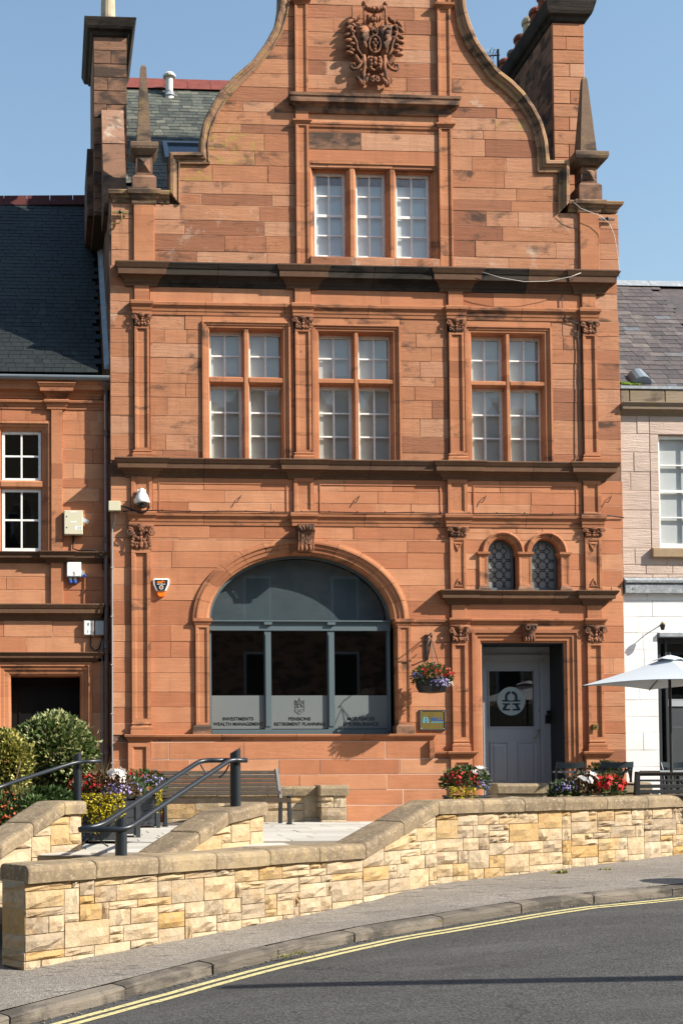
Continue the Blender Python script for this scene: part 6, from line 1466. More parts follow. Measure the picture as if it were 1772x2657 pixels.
def petals(name, mat, parent, pts, size, rng, n=5, dome=.3):
    m = MB()
    for p, d in pts:
        d = (d + Vector((rng.uniform(-.5, .5), rng.uniform(-.5, .5), rng.uniform(-.3, .6)))).normalized(); s_ = d.cross(Vector((.3, .2, .9))).normalized(); t_ = d.cross(s_)
        R_ = size * rng.uniform(.7, 1.25); ph = rng.uniform(0, 6); vs_ = [p + d * R_ * .1]
        for k in range(2 * n):
            a = ph + math.pi * k / n; rr = R_ * (1.0 if k % 2 == 0 else .62); vs_.append(p + s_ * rr * math.cos(a) + t_ * rr * math.sin(a) + d * R_ * (dome if k % 2 == 0 else dome * .5) * rng.uniform(.3, 1))
        m.add(vs_, [(0, k + 1, (k + 1) % (2*n) + 1) for k in range(2*n)])
    return tag(m.build(name, mat, parent, fix=False), kind='stuff')
def blob(c, r, n, rng, shell=.35, top=None, low=-1.0):
    out = []; c = Vector(c)
    while len(out) < n:
        d = Vector((rng.gauss(0, 1), rng.gauss(0, 1), rng.gauss(0, 1))).normalized()
        if d.z < low: continue
        k = 1 - shell * rng.random() ** 1.5
        out.append((c + Vector((d.x*r[0], d.y*r[1], d.z*r[2])) * k, d))
    return out
def bump_ball(c, r, n, rng, lumps=26, amp=.10, shell=.3):
    """ball with an uneven, lumpy outline"""
    ld = [Vector((rng.gauss(0,1), rng.gauss(0,1), rng.gauss(0,1))).normalized() for _ in range(lumps)]; la = [rng.uniform(-amp, amp) for _ in range(lumps)]
    out = []
    for p, d in blob((0,0,0), (1,1,1), n, rng, shell):
        h = sum(a * max(0, d.dot(l) - .75) * 4 for l, a in zip(ld, la))
        q = p * (1 + h); out.append((Vector(c) + Vector((q.x*r[0], q.y*r[1], q.z*r[2])), d))
    return out

# ---- the two clipped shrubs and grasses left
rp = random.Random(21)
def shrub(px, py, Z, rpx, rpz, mat, lab, n):
    Y = Z - 20; x, z = at(px, py, Y); k = Z / F; r = (rpx*k, rpx*k, rpz*k)
    root = empty('clipped_shrub', (x, Y, 0), lab, 'shrub', 'clipped shrubs beside the steps')
    LOC[root.name] = Vector((x, Y, 0))
    leaves('crown', mat, root, bump_ball((x, Y, z), r, n, rp, shell=.30), .066, rp, kind='stuff')
    leaves('stray_shoots', mat, root, bump_ball((x, Y, z), (r[0]*1.03, r[1]*1.03, r[2]*1.03), n // 45, rp, shell=.06), .07, rp, kind='stuff')
    mb = MB(); mb.tube([(x, Y, 0), (x + .02, Y, z*.35), (x - .02, Y, z*.7), (x, Y, z)], [.045, .04, .035, .03], 8)
    for a in (0.3, 2.0, 3.7, 5.2): mb.tube([(x, Y, z*.45), (x + .2*math.cos(a), Y + .2*math.sin(a), z*.75), (x + .35*math.cos(a), Y + .35*math.sin(a), z)], [.02, .015, .01], 6)
    mb.build('trunk', 'bark', root, smooth=True)
shrub(142, 1952, 15.0, 101, 92, 'leaf_variegated', 'large round clipped variegated shrub in front of the black door', 9500)
shrub(18, 1978, 14.4, 66, 82, 'leaf_yellowgreen', 'smaller yellow-green clipped shrub at the picture edge', 6500)
def grass(px, py, Z, h, n, spread, mat, lab, name='ornamental_grass', lean=0.0):
    Y = Z - 20; x = AX(px, py, Y); m = MB(); g = on(px, py, 0) if False else None
    root = empty(name, (x, Y, 0), lab, 'grass clump', 'tufts of grass by the steps')
    for _ in range(n):
        a = rp.uniform(0, 6.28); s_ = rp.uniform(.1, 1) * spread; hh = h * rp.uniform(.55, 1.1); b = Vector((x + rp.uniform(-.06, .06), Y + rp.uniform(-.06, .06), .0)); tip = b + Vector((math.cos(a)*s_ + lean, math.sin(a)*s_, hh)); mid = b.lerp(tip, .55) + Vector((0, 0, hh*.18)); w = Vector((-math.sin(a), math.cos(a), 0)) * .0035
        if abs(w.x) < .002: w = Vector((.0035, 0, 0))
        m.add([b - w, b + w, mid + w*.8, tip, mid - w*.8], [(0, 1, 2, 4), (4, 2, 3)])
    m.build('blades', mat, root, fix=False)['kind'] = 'stuff'
grass(232, 2050, 15.4, .95, 170, .26, 'grass_blade', 'tuft of green ornamental grass behind the handrail post')
grass(252, 2050, 15.8, .95, 70, .42, 'grass_dry', 'tuft of dry straw-coloured grass beside the downpipe')
grass(52, 2100, 13.9, .72, 190, .20, 'grass_blade', 'tuft of olive grass above the sloping coping')
def lowplant(px, py, Z, r, mats, lab, n, blooms=(), name='bedding_plant', hz=None, group='bedding plants by the steps'):
    Y = Z - 20; x, z = at(px, py, Y); root = empty(name, (x, Y, 0), lab, 'plant', group)
    leaves('foliage', mats, root, blob((x, Y, z), (r[0], r[1], r[2]), n, rp, .8, low=-.6), .06, rp, kind='stuff')
    for m_, k, s_ in blooms: petals('blossoms', m_, root, blob((x, Y, z + .02), (r[0], r[1], r[2]), k, rp, .3, low=-.1), s_, rp)
    return root
lowplant(12, 2130, 13.7, (.22, .2, .30), 'leaf_green', 'orange-red flowering plant at the picture edge above the coping', 900, (('petal_orange', 110, .022),))
lowplant(120, 2068, 14.3, (.30, .2, .10), 'leaf_green', 'low green ground plant under the large shrub', 700)
lowplant(90, 2095, 13.8, (.16, .15, .12), 'leaf_green', 'low green plant between the grass and the coping', 400)
# bed soil
tag(MB().loft([[(-9, -7, -.01), (AX(200, 2060, -5.2), -6.4, -.01), (AX(250, 2060, -3.6), -3.6, -.01), (AX(250, 2100, -1), -.6, -.01), (-9, -.6, -.01)], [(-9, -7, .03), (AX(200, 2060, -5.2), -6.4, .03), (AX(250, 2060, -3.6), -3.6, .03), (AX(250, 2100, -1), -.6, .03), (-9, -.6, .03)]]).build('planting_bed', 'soil'), kind='structure')

# ---- planters
def box_planter(x0, x1, y0, y1, h, lab, group='dark planter boxes'):
    root = empty('planter_box', ((x0+x1)/2, (y0+y1)/2, 0), lab, 'planter', group); t_ = .03
    for k in range(4):
        z0, z1 = .04 + k * (h - .08)/4, .04 + (k+1) * (h - .08)/4 - .006
        for a, b, c, d in ((x0+t_, x1-t_, y0, y0+.02), (x0+t_, x1-t_, y1-.02, y1), (x0, x0+.02, y0+t_, y1-t_), (x1-.02, x1, y0+t_, y1-t_)): MB().box(a, b, c, d, z0, z1).build('board', 'planter_grey', root)
    for a in (x0 - .012, x1 - .045):
        for c in (y0 - .012, y1 - .045): MB().box(a, a + .057, c, c + .057, 0, h).build('corner_post', 'planter_grey', root)
    MB().box(x0 - .02, x1 + .02, y0 - .02, y0 + .04, h, h + .025).build('rim', 'planter_grey', root); MB().box(x0 - .02, x1 + .02, y1 - .04, y1 + .02, h, h + .025).build('rim', 'planter_grey', root)
    MB().box(x0 - .02, x0 + .04, y0 + .041, y1 - .041, h, h + .025).build('rim', 'planter_grey', root); MB().box(x1 - .04, x1 + .02, y0 + .041, y1 - .041, h, h + .025).build('rim', 'planter_grey', root)
    MB().box(x0 + .021, x1 - .021, y0 + .021, y1 - .021, .05, h - .03).build('soil', 'soil', root)
    return root
def planting(x, y, z, r, lab, mixes, n=900, leaf='leaf_green', name='flower_planting', group='flowers in the planters', extra=None, cat='flowers', lsize=.055):
    root = empty(name, (x, y, z), lab, cat, group)
    leaves('foliage', leaf, root, blob((x, y, z), r, n, rp, .7, low=-.35), lsize, rp, kind='stuff')
    for m_, k, s_, (ox, oy, oz), (sx, sy, sz) in mixes:
        petals('blossoms', m_, root, blob((x + ox*r[0], y + oy*r[1], z + oz*r[2]), (r[0]*sx, r[1]*sy, r[2]*sz), k, rp, .35, low=-.25), s_, rp)
    if extra: extra(root)
    return root
def trailing(mat, x0, x1, y, z0, z1, n, size=.035):
    def f(root):
        pts = []
        for _ in range(n):
            u = rp.random(); x = x0 + (x1 - x0) * u; lo = z0 + (z1 - z0) * (.05 + .55 * abs(math.sin(u * 6.5 + .8)) * rp.uniform(.5, 1)); z = lo + (z1 - lo) * rp.random() ** .8
            pts.append((Vector((x, y + rp.uniform(-.05, .02) - .05 * math.sin(3 * (z1 - z)), z)), Vector((0, -1, -.3))))
        leaves('trailing_leaves', mat, root, pts, size, rp, up=-.2, long=1.3, kind='stuff')
    return f
c1 = on(212, 2190, 0.0); box_planter(c1.x, c1.x + .50, c1.y, c1.y + .50, .50, 'dark planter box nearest the sloping wall, under yellow trailing leaves')
planting(c1.x + .27, c1.y + .22, .60, (.38, .32, .20), 'mixed red, white and lilac flowers with yellow trailing leaves in the nearest planter', [('petal_red', 60, .026, (-.5, -.2, .2), (.6, .6, .8)), ('petal_orange', 40, .022, (-.1, 0, .4), (.7, .6, .6)), ('petal_white', 26, .055, (.35, -.2, .75), (.28, .4, .55)), ('petal_white', 14, .035, (-.3, -.3, .35), (.5, .4, .4)), ('petal_lilac', 120, .018, (.35, -.5, -.05), (.5, .5, .5))], 1100, 'leaf_bronze', extra=trailing('leaf_yellow', c1.x + .0, c1.x + .5, c1.y - .05, .08, .58, 900))
c2 = on(300, 2173, 0.0); box_planter(c2.x + .0, c2.x + .30, c2.y, c2.y + .42, .50, 'dark planter box half hidden behind the yellow trailing leaves')
planting(c2.x + .15, c2.y + .2, .58, (.24, .25, .15), 'green and lilac flowers in the half hidden planter', [('petal_lilac', 110, .017, (0, -.3, .1), (.9, .8, .9)), ('petal_yellow' if False else 'petal_white', 6, .03, (0, 0, .5), (.6, .6, .4))], 700)
c3 = on(338, 2148, 0.0); wd = AX(414, 2100, c3.y) - c3.x; box_planter(c3.x, c3.x + wd, c3.y, c3.y + .45, .50, 'dark planter box beside the end of the wooden bench')
planting(c3.x + wd/2 - .02, c3.y + .18, .62, (.36, .28, .20), 'red, white and lilac flowers in the planter beside the bench', [('petal_red', 36, .028, (-.3, 0, .55), (.7, .6, .5)), ('petal_red', 16, .03, (.5, 0, .6), (.3, .5, .4)), ('petal_white', 22, .045, (-.25, -.5, .3), (.5, .3, .35)), ('petal_lilac', 150, .018, (.2, -.4, .05), (.8, .6, .7))], 1000, extra=trailing('leaf_yellow', c3.x + wd - .06, c3.x + wd + .04, c3.y - .03, .1, .6, 160))
xd, yd_ = AX(1207, 2050, -3.8), -3.8
box_planter(xd - .22, xd + .22, yd_ - .18, yd_ + .2, .46, 'dark planter box below the door pilaster, behind the front wall')
planting(xd, yd_, .64, (.31, .25, .22), 'red and white fuchsias with yellow trailing leaves below the door pilaster', [('petal_red', 80, .024, (-.2, -.3, .15), (.8, .7, .8)), ('petal_white', 14, .045, (.5, -.2, .55), (.4, .4, .5)), ('petal_lilac', 60, .015, (.5, -.6, -.2), (.4, .4, .5))], 1100, extra=trailing('leaf_yellow', xd - .30, xd + .05, yd_ - .24, .40, .60, 260))
xt, yt = AX(1525, 2050, -3.2), -3.1
root = box_planter(xt - .42, xt + .42, yt - .14, yt + .14, .42, 'long dark planter trough behind the front wall by the café chairs')
planting(xt - .30, yt, .50, (.20, .16, .16), 'lilac lobelia at the end of the trough', [('petal_lilac', 160, .016, (0, -.2, .2), (1, .9, .9))], 700)
planting(xt - .02, yt, .56, (.22, .18, .20), 'large white begonias in the middle of the trough', [('petal_white', 34, .050, (0, -.4, .3), (.9, .7, .8))], 700, 'leaf_bronze')
planting(xt + .30, yt, .55, (.24, .18, .20), 'bright red begonias in the trough beside the café chair', [('petal_red', 62, .046, (0, -.4, .2), (1, .7, .85))], 700)

# ---- hanging basket on its bracket
hb = Vector((AX(1120, 1760, -.48), -.48, AZ(1120, 1766, -.48)))
HB = empty('hanging_basket', (hb.x, -.48, hb.z), 'hanging basket of red and lilac flowers on a black wall bracket', 'hanging basket')
hx, hz1, hz0 = AX(1106, 1650), AZ(1106, 1648), AZ(1106, 1712)
mb = MB(); mb.bbox(hx - .022, hx + .022, -.03, .0, hz0, hz1, .004); mb.obox((hx - .03, -.02, hz1), (hx + .03, -.02, hz1), .03, .015); mb.build('wall_plate', 'cast_iron', HB)
mb = MB(); mb.tube([(hx, -.03, hz1 - .03), (hx + .005, -.25, hz1 + .0), (hb.x - .01, -.46, hz1 - .02), (hb.x - .01, -.50, hz1 - .05), (hb.x - .01, -.48, hz1 - .08)], .010, 6)
mb.tube([(hx, -.03, hz0 + .03), (hx, -.12, hz0 + .10), (hx, -.24, hz1 - .10), (hx, -.30, hz1 - .03)], .010, 6)
mb.tube([(hx, -.10 + .06*math.cos(a), hz1 - .12 + .06*math.sin(a)) for a in [k*.5 for k in range(11)]], .008, 6)
mb.build('bracket_arm', 'cast_iron', HB, smooth=True)
mb = MB()
for k in range(3):
    a = 2.1*k + .4; mb.tube([(hb.x, -.48, hz1 - .10), (hb.x + .22*math.cos(a), -.48 + .22*math.sin(a), hb.z + .02)], .005, 5)
mb.build('chain', 'cast_iron', HB)
MB().lathe(hb, [(.05, -.20), (.20, -.185), (.245, -.10), (.255, -.01), (.25, .02), (.20, .015)], 20).build('basket', 'cast_iron', HB)
leaves('foliage', 'leaf_green', HB, blob(hb + Vector((0, 0, .05)), (.31, .29, .21), 1300, rp, .6, low=-.5), .05, rp, kind='stuff')
for m_, k, s_, o, r in (('petal_scarlet', 85, .026, (.02, -.02, .11), (.30, .28, .15)), ('petal_red', 20, .028, (.18, -.1, .08), (.14, .15, .13)), ('petal_lilac', 170, .019, (.04, -.14, -.05), (.18, .17, .13)), ('petal_lilac', 50, .019, (-.24, -.05, .07), (.10, .12, .08)), ('petal_white', 45, .014, (.18, -.14, -.06), (.12, .12, .10))):
    petals('blossoms', m_, HB, blob(hb + Vector(o), r, k, rp, .3, low=-.5), s_, rp)

# ---- signs, cameras, boxes on the walls
px0, px1, pz0, pz1 = AX(1087, 1868), AX(1154, 1868), AZ(1120, 1895), AZ(1120, 1842)
PQ = empty('name_plate', ((px0+px1)/2, -.03, pz0), 'brass plate reading BELL with a blue emblem, in a dark frame', 'sign')
mb = MB(); o = [(px0, pz0), (px1, pz0), (px1, pz1), (px0, pz1)]; i_ = [(px0+.018, pz0+.018), (px1-.018, pz0+.018), (px1-.018, pz1-.018), (px0+.018, pz1-.018)]
mb.loft([[(x, -.001, z) for x, z in o], [(x, -.030, z) for x, z in o], [(x, -.030, z) for x, z in i_], [(x, -.020, z) for x, z in i_]], cap1=False).build('plate_frame', 'planter_grey', PQ)
MB().prism(i_, -.022, -.005).build('plate', 'brass', PQ)
for x, z in i_: MB().ell((x + (.012 if x < (px0+px1)/2 else -.012), -.024, z + (.012 if z < (pz0+pz1)/2 else -.012)), (.006, .004, .006)).build('screw', 'white_plastic', PQ)
pw = px1 - px0; pc = (pz0 + pz1)/2
text('BELL', .055, px0 + pw*.68, pc + .015, -.024, 'sign_blue', PQ, width=pw*.46, bold=.015)
mb = MB()
for k in range(16): mb.box(px0 + pw*(.46 + .029*k), px0 + pw*(.46 + .029*k + .018), -.0245, -.024, pc - .042, pc - .026)
mb.build('small_print', 'sign_cyan', PQ)
ex, ez_ = px0 + pw*.24, pc; mb = MB()
for sx in (-1, 1):
    o = [(ex + sx*(.005 + .033*math.sin(math.pi/2*k/6)), ez_ + .018 + .033*math.cos(math.pi/2*k/6)) for k in range(7)]; q = [(ex + sx*(.005 + .016*math.sin(math.pi/2*k/6)), ez_ + .018 + .016*math.cos(math.pi/2*k/6)) for k in range(7)]
    mb.prism(o + [(ex + sx*.038, ez_ + .006), (ex + sx*.021, ez_ + .006)] + q[::-1], -.0245, -.024); mb.box(min(ex, ex + sx*.05), max(ex, ex + sx*.05), -.0245, -.024, ez_ - .006, ez_ + .004)
    mb.box(min(ex + sx*.008, ex + sx*.046), max(ex + sx*.008, ex + sx*.046), -.0245, -.024, ez_ - .020, ez_ - .012); mb.box(min(ex + sx*.008, ex + sx*.046), max(ex + sx*.008, ex + sx*.046), -.0245, -.024, ez_ - .044, ez_ - .034); mb.obox((ex + sx*.030, -.0243, ez_ - .018), (ex + sx*.042, -.0243, ez_ - .036), .0006, .012, (1, 0, 0))
mb.build('emblem', 'sign_cyan', PQ)

al = Vector((AX(418, 1520), -.0, AZ(418, 1522))); AL = empty('alarm_box', al, 'white and black alarm box with orange lens on the left of the arch', 'alarm box'); k = 1/164
def ap(pts, s=1.0, dz=0.0): return [(al.x + x*k*s, al.z + z*k*s + dz) for x, z in pts]
SHP = [(-22, 17), (-18, 20), (18, 20), (22, 17), (21, 4), (13, -13), (10, -14), (-10, -14), (-13, -13), (-21, 4)]
MB().loft([[(x, 0, z) for x, z in ap(SHP)], [(x, -.05, z) for x, z in ap(SHP)], [(x, -.07, z) for x, z in ap(SHP, .9)]]).build('casing', 'white_plastic', AL)
MB().prism(ap([(-17, 16), (17, 16), (16, 4), (9, -12), (-9, -12), (-16, 4)]), -.074, -.06).build('face_plate', 'lettering', AL)
MB().loft([[(x, -.005, z) for x, z in ap([(-13, -11), (13, -11), (9, -26), (5, -29), (-5, -29), (-9, -26)])], [(x, -.055, z) for x, z in ap([(-12, -11), (12, -11), (8, -24), (4, -27), (-4, -27), (-8, -24)])]]).build('lens', 'orange_plastic', AL)
text('safe', 7.5*k, al.x, al.z + 11*k, -.076, 'orange_plastic', AL, width=22*k, bold=.04); text('services', 3.2*k, al.x, al.z + 5*k, -.076, 'white_plastic', AL, width=22*k, bold=.02)
mb = MB(); mb.tube([(al.x + 5*k*math.cos(a), -.077, al.z - 4*k + 5*k*math.sin(a)) for a in [q*.55 for q in range(12)]], .006, 5); mb.build('emblem_ring', 'white_plastic', AL)
MB().ell((al.x, -.077, al.z - 4*k), (.014, .004, .014)).build('emblem_dot', 'orange_plastic', AL)

cc = Vector((AX(369, 1290, -.16), -.16, AZ(369, 1300, -.16))); CC = empty('security_camera', cc, 'white dome security camera on the corner pilaster', 'camera')
MB().lathe((cc.x, cc.y, cc.z), [(.02, .20), (.035, .19), (.05, .15), (.085, .10), (.115, .03), (.125, -.02), (.12, -.035), (.08, -.036)], 20).build('housing', 'white_plastic', CC, smooth=True)
MB().lathe((cc.x, cc.y, cc.z), [(.085, -.036), (.08, -.07), (.06, -.105), (.02, -.12)], 18).build('dome', 'camera_dome', CC, smooth=True)
MB().bbox(cc.x - .07, cc.x + .07, -.08, -.04, cc.z + .12, cc.z + .20, .005).build('mount_plate', 'white_plastic', CC)
MB().tube([(cc.x, -.06, cc.z + .17), (cc.x, -.12, cc.z + .19), (cc.x, -.16, cc.z + .17)], .03, 8).build('mount_arm', 'white_plastic', CC)
jx0, jx1, jz0, jz1 = AX(282, 1315, -.02), AX(313, 1315, -.02), AZ(298, 1327, -.02), AZ(298, 1302, -.02)
MB().tube([(jx1, -.05, (jz0+jz1)/2 + .01), (jx1 + .12, -.07, (jz0+jz1)/2 - .03), (cc.x - .04, -.10, cc.z - .175), (cc.x + .06, -.13, cc.z - .165), (cc.x + .115, -.15, cc.z - .10), (cc.x + .11, -.15, cc.z - .03)], .014, 8).build('camera_cable', 'cable_black', CC, smooth=True)
JB = empty('junction_box', ((jx0+jx1)/2, 0, jz0), 'cream junction box beside the downpipe near the dome camera', 'junction box')
MB().bbox(jx0, jx1, -.09, .0, jz0, jz1, .006).build('casing', 'cream_plastic', JB)
for x in (jx0 + .012, jx1 - .012):
    for z in (jz0 + .012, jz1 - .012): MB().ell((x, -.09, z), (.005, .003, .005)).build('screw', 'grey_plastic', JB)
cx = AX(297, 1400); 
GC = empty('conduit', (cx, -.02, 0), 'thin grey conduit running down from the junction box', 'conduit')
MB().tube([(AX(300, 1330), -.03, jz0), (AX(300, 1350), -.03, AZ(300, 1350)), (AX(292, 1372), -.03, AZ(292, 1372)), (AX(292, 1500), -.03, AZ(292, 1500)), (AX(292, 1900), -.03, AZ(292, 1900)), (AX(292, 2120), -.03, .02)], .012, 8).build('pipe', 'grey_conduit', GC, smooth=True)
for py in (1473, 1600, 1725, 1852, 1980): MB().box(AX(292, py) - .022, AX(292, py) + .022, -.045, .0, AZ(292, py) - .008, AZ(292, py) + .008).build('clip', 'grey_plastic', GC)
# downpipe in the corner between the two houses
dpx = AX(277, 1500, YL - .08); DP = empty('downpipe', (dpx, YL - .08, 0), 'brown cast iron downpipe in the corner between the red houses', 'downpipe')
MB().tube([(dpx, YL - .08, 0), (dpx, YL - .08, AZ(277, 1010, YL - .08))], .036, 14).build('pipe', 'pipe_paint', DP, smooth=True)
for py in (1125, 1400, 1675, 1950): MB().lathe((dpx, YL - .08, AZ(277, py, YL - .08)), [(.037, -.05), (.05, -.045), (.05, -.02), (.044, -.018), (.044, .03), (.052, .032), (.052, .05), (.037, .052)], 14).build('collar', 'pipe_paint', DP)
MB().loft([[(dpx + a*w, YL - .08 + b*w, z) for a, b in ((-1, -1), (1, -1), (1, 1), (-1, 1))] for w, z in ((.04, AZ(277, 1012, YL)), (.07, AZ(277, 1004, YL)), (.075, AZ(277, 994, YL)))]).build('hopper', 'pipe_paint', DP)
MB().tube([(dpx - .07, YL - .03, 0), (dpx - .07, YL - .03, AZ(262, 1660, YL))], .012, 8).build('side_conduit', 'gutter_paint', DP)

def wallbox(px0, px1, py0, py1, dep, mat, lab, name='meter_box', Y=None):
    Y = YL if Y is None else Y
    x0, x1, z0, z1 = AX(px0, py0, Y), AX(px1, py0, Y), AZ(px0, py1, Y), AZ(px0, py0, Y)
    r = empty(name, ((x0+x1)/2, Y, z0), lab, 'electric box', 'boxes on the house wall'); MB().bbox(x0, x1, Y - dep, Y - .004, z0, z1, .008).build('casing', mat, r)
    for x in (x0 + .014, x1 - .014):
        for z in (z0 + .014, z1 - .014): MB().ell((x, Y - dep, z), (.006, .003, .006)).build('screw', 'grey_plastic', r)
    return r, x0, x1, z0, z1, Y - dep
r, x0, x1, z0, z1, y = wallbox(167, 215, 1328, 1390, .12, 'cream_plastic', 'tall cream box numbered 11 beside the dark window')
MB().box(x0 + .17, x1 - .01, y - .001, y, z0 + .075, z0 + .135).build('number_plate', 'white_plastic', r); text('11', .045, x1 - .055, z0 + .105, y - .001, 'lettering', r, bold=.01)
MB().box(x0 + .10, x0 + .20, y - .001, y, z0 + .19, z0 + .215).build('label_strip', 'white_plastic', r); MB().box(x0 + .10, x0 + .20, y - .001, y, z1 - .035, z1 - .015).build('label_strip', 'white_plastic', r)
for z in (z0 + .11, z1 - .10): MB().ell((x0 + .04, y, z), (.012, .005, .012)).build('key_hole', 'lettering', r)
MB().obox((x1 - .005, y + .05, z1 - .13), (x1 + .09, y + .03, z1 - .19), .06, .06).build('socket', 'white_plastic', r)
MB().tube([(AX(192, 1400, YL), YL - .03, z0), (AX(190, 1420, YL), YL - .03, AZ(190, 1424, YL)), (AX(203, 1433, YL), YL - .13, AZ(203, 1432, YL)), (AX(245, 1432, YL), YL - .13, AZ(245, 1431, YL)), (AX(262, 1440, YL), YL - .12, AZ(262, 1443, YL)), (AX(268, 1480, YL), YL - .05, AZ(268, 1480, YL))], .012, 7).build('feed_cable', 'cable_black', r, smooth=True)
r, x0, x1, z0, z1, y = wallbox(174, 211, 1461, 1498, .10, 'white_plastic', 'square white box numbered 5 with blue sockets')
text('5', .055, (x0+x1)/2 + .0, z0 + .045, y - .001, 'lettering', r, bold=.006)
for dx in (.06, .13):
    MB().lathe((x0 + dx, y + .06, z0), [(.028, .0), (.028, -.05), (.026, -.055)], 12).build('socket', 'grey_plastic', r); MB().lathe((x0 + dx, y + .06, z0), [(.03, -.05), (.031, -.09), (.02, -.105)], 12).build('socket_cap', 'blue_plastic', r)
MB().obox((x1 - .005, y + .05, z0 + .10), (x1 + .05, y + .04, z0 + .03), .05, .05).build('socket', 'grey_plastic', r); MB().obox((x1 + .045, y + .04, z0 + .03), (x1 + .06, y + .035, z0 - .005), .052, .052).build('socket_cap', 'blue_plastic', r)
r, x0, x1, z0, z1, y = wallbox(218, 243, 1612, 1649, .08, 'white_plastic', 'small white box numbered 81 and 11 above the black door')
text('8 1', .045, (x0+x1)/2 + .012, z1 - .058, y - .001, 'lettering', r, bold=.0); text('1 1', .045, (x0+x1)/2 + .012, z0 + .055, y - .001, 'lettering', r, bold=.0)
MB().tube([(AX(237, 1652, YL), y + .05, z0), (AX(235, 1676, YL), y + .05, AZ(235, 1676, YL)), (AX(246, 1690, YL), y + .05, AZ(246, 1690, YL)), (AX(258, 1683, YL), y + .05, AZ(258, 1683, YL)), (AX(266, 1660, YL), y + .05, AZ(266, 1660, YL)), (AX(267, 1590, YL), y + .05, AZ(267, 1590, YL))], .012, 7).build('feed_cable', 'cable_black', r, smooth=True)
wallbox(248, 270, 1612, 1649, .08, 'grey_plastic', 'plain grey box beside the downpipe, next to the box numbered 81')

# ---- cables on the facade, little brackets, aerial
CB = empty('facade_cable', (AX(900, 1329), -.1, AZ(900, 1329)), 'black cable lying along the lower string course', 'cable')
mb = MB(); zc_ = AZ(400, 1330) + .012
mb.tube([(AX(318, 1330), -.06, zc_ - .01)] + [(AX(340 + 60*k, 1330), -.075, zc_ + .006*math.sin(k*1.7)) for k in range(1, 21)] + [(AX(1590, 1340), -.03, zc_ - .02), (AX(1616, 1340), -.02, zc_ - .04)], .009, 6).build('cable', 'cable_black', CB)
for k in range(16): MB().box(AX(420 + 72*k, 1330) - .006, AX(420 + 72*k, 1330) + .006, -.085, -.06, zc_ - .005, zc_ + .025).build('clip', 'cable_black', CB)
W1 = empty('facade_cable', (AX(1400, 715), -.2, AZ(1400, 720)), 'thin white cable sagging over the main cornice', 'cable')
mb = MB(); y = -.215
mb.tube([(AX(1252, 706, y), y, AZ(1252, 706, y)), (AX(1300, 722, y), y, AZ(1300, 721, y)), (AX(1360, 731, y), y, AZ(1360, 731, y)), (AX(1420, 730, y), y, AZ(1420, 730, y)), (AX(1480, 718, y), y, AZ(1480, 718, y)), (AX(1506, 708, y), y, AZ(1506, 708, y))], .0045, 6).build('cable', 'cable_white', W1, smooth=True)
W2 = empty('facade_cable', (AX(1590, 600), -.1, AZ(1590, 700)), 'thin white cable looping down the right shoulder of the gable', 'cable')
y = -.13; mb = MB(); mb.tube([(AX(a, b, y), y, AZ(a, b, y)) for a, b in ((1487, 524), (1505, 540), (1535, 552), (1560, 562), (1580, 580), (1593, 610), (1600, 650), (1605, 700), (1606, 722))], .0045, 6).build('cable', 'cable_white', W2, smooth=True)
y = -.03
W3 = empty('facade_cable', (AX(1500, 1000), -.04, AZ(1500, 1190)), 'black cable beside the fourth pilaster of the first floor', 'cable')
MB().tube([(AX(a, b, y), y, AZ(a, b, y)) for a, b in ((1457, 765), (1458, 800), (1468, 808), (1466, 825), (1475, 832), (1497, 838), (1500, 900), (1500, 1100), (1500, 1180), (1492, 1200), (1482, 1196))], .008, 6).build('cable', 'cable_black', W3, smooth=True)
for px, py, lab in ((313, 554, 'rusty wall bracket on the left shoulder of the gable'), (1570, 572, 'small black wall bracket on the right shoulder of the gable')):
    x, z = at(px, py); r = empty('wall_bracket', (x, 0, z), lab, 'bracket')
    MB().obox((x - .13, -.04, z), (x + .13, -.04, z), .02, .03).build('bar', 'brass' if px < 500 else 'cast_iron', r); MB().ell((x, -.06, z), (.03, .04, .03)).build('insulator', 'cast_iron', r)
    if px < 500: MB().tube([(x + .01, -.05, z), (x + .02, -.06, z - .12), (x - .02, -.05, z - .18), (x - .15, -.03, z - .19)], .012, 6).build('hook', 'brass', r)
ya = 2.2; ax_, az0 = AX(1292, 190, ya), AZ(1292, 205, ya)
AN = empty('tv_aerial', (ax_, ya, az0 - .6), 'small television aerial behind the gable beside the chimney', 'aerial')
MB().tube([(ax_, ya, az0 - .6), (ax_, ya, AZ(1292, 128, ya))], .022, 8).build('mast', 'cast_iron', AN)
MB().tube([(AX(1258, 146, ya), ya, AZ(1258, 146, ya)), (ax_ + .03, ya, AZ(1298, 143, ya))], .012, 6).build('boom', 'cast_iron', AN)
for px in (1264, 1272, 1280): x = AX(px, 146, ya); MB().tube([(x, ya - .25, AZ(px, 146, ya) + rp.uniform(-.02, .02)), (x, ya + .25, AZ(px, 146, ya))], .006, 5).build('rod', 'grey_plastic', AN); MB().tube([(x, ya, AZ(px, 168, ya)), (x, ya, AZ(px, 126, ya))], .005, 5).build('rod', 'grey_plastic', AN)
lx_ = AX(1701, 1630, YR); WLMP = empty('wall_light', (lx_, YR, AZ(1701, 1636, YR)), 'small black wall light over the café doorway', 'wall light')
z = AZ(1701, 1632, YR); MB().tube([(lx_ + .06, YR, z + .05), (lx_ + .05, YR - .12, z + .10), (lx_, YR - .22, z + .06)], .010, 6).build('arm', 'cast_iron', WLMP); MB().lathe((lx_, YR - .22, z), [(.025, -.04), (.045, .04), (.04, .045)], 12).build('shade', 'cast_iron', WLMP); MB().ell((lx_, YR - .22, z + .055), (.04, .04, .025)).build('cap', 'brass', WLMP)

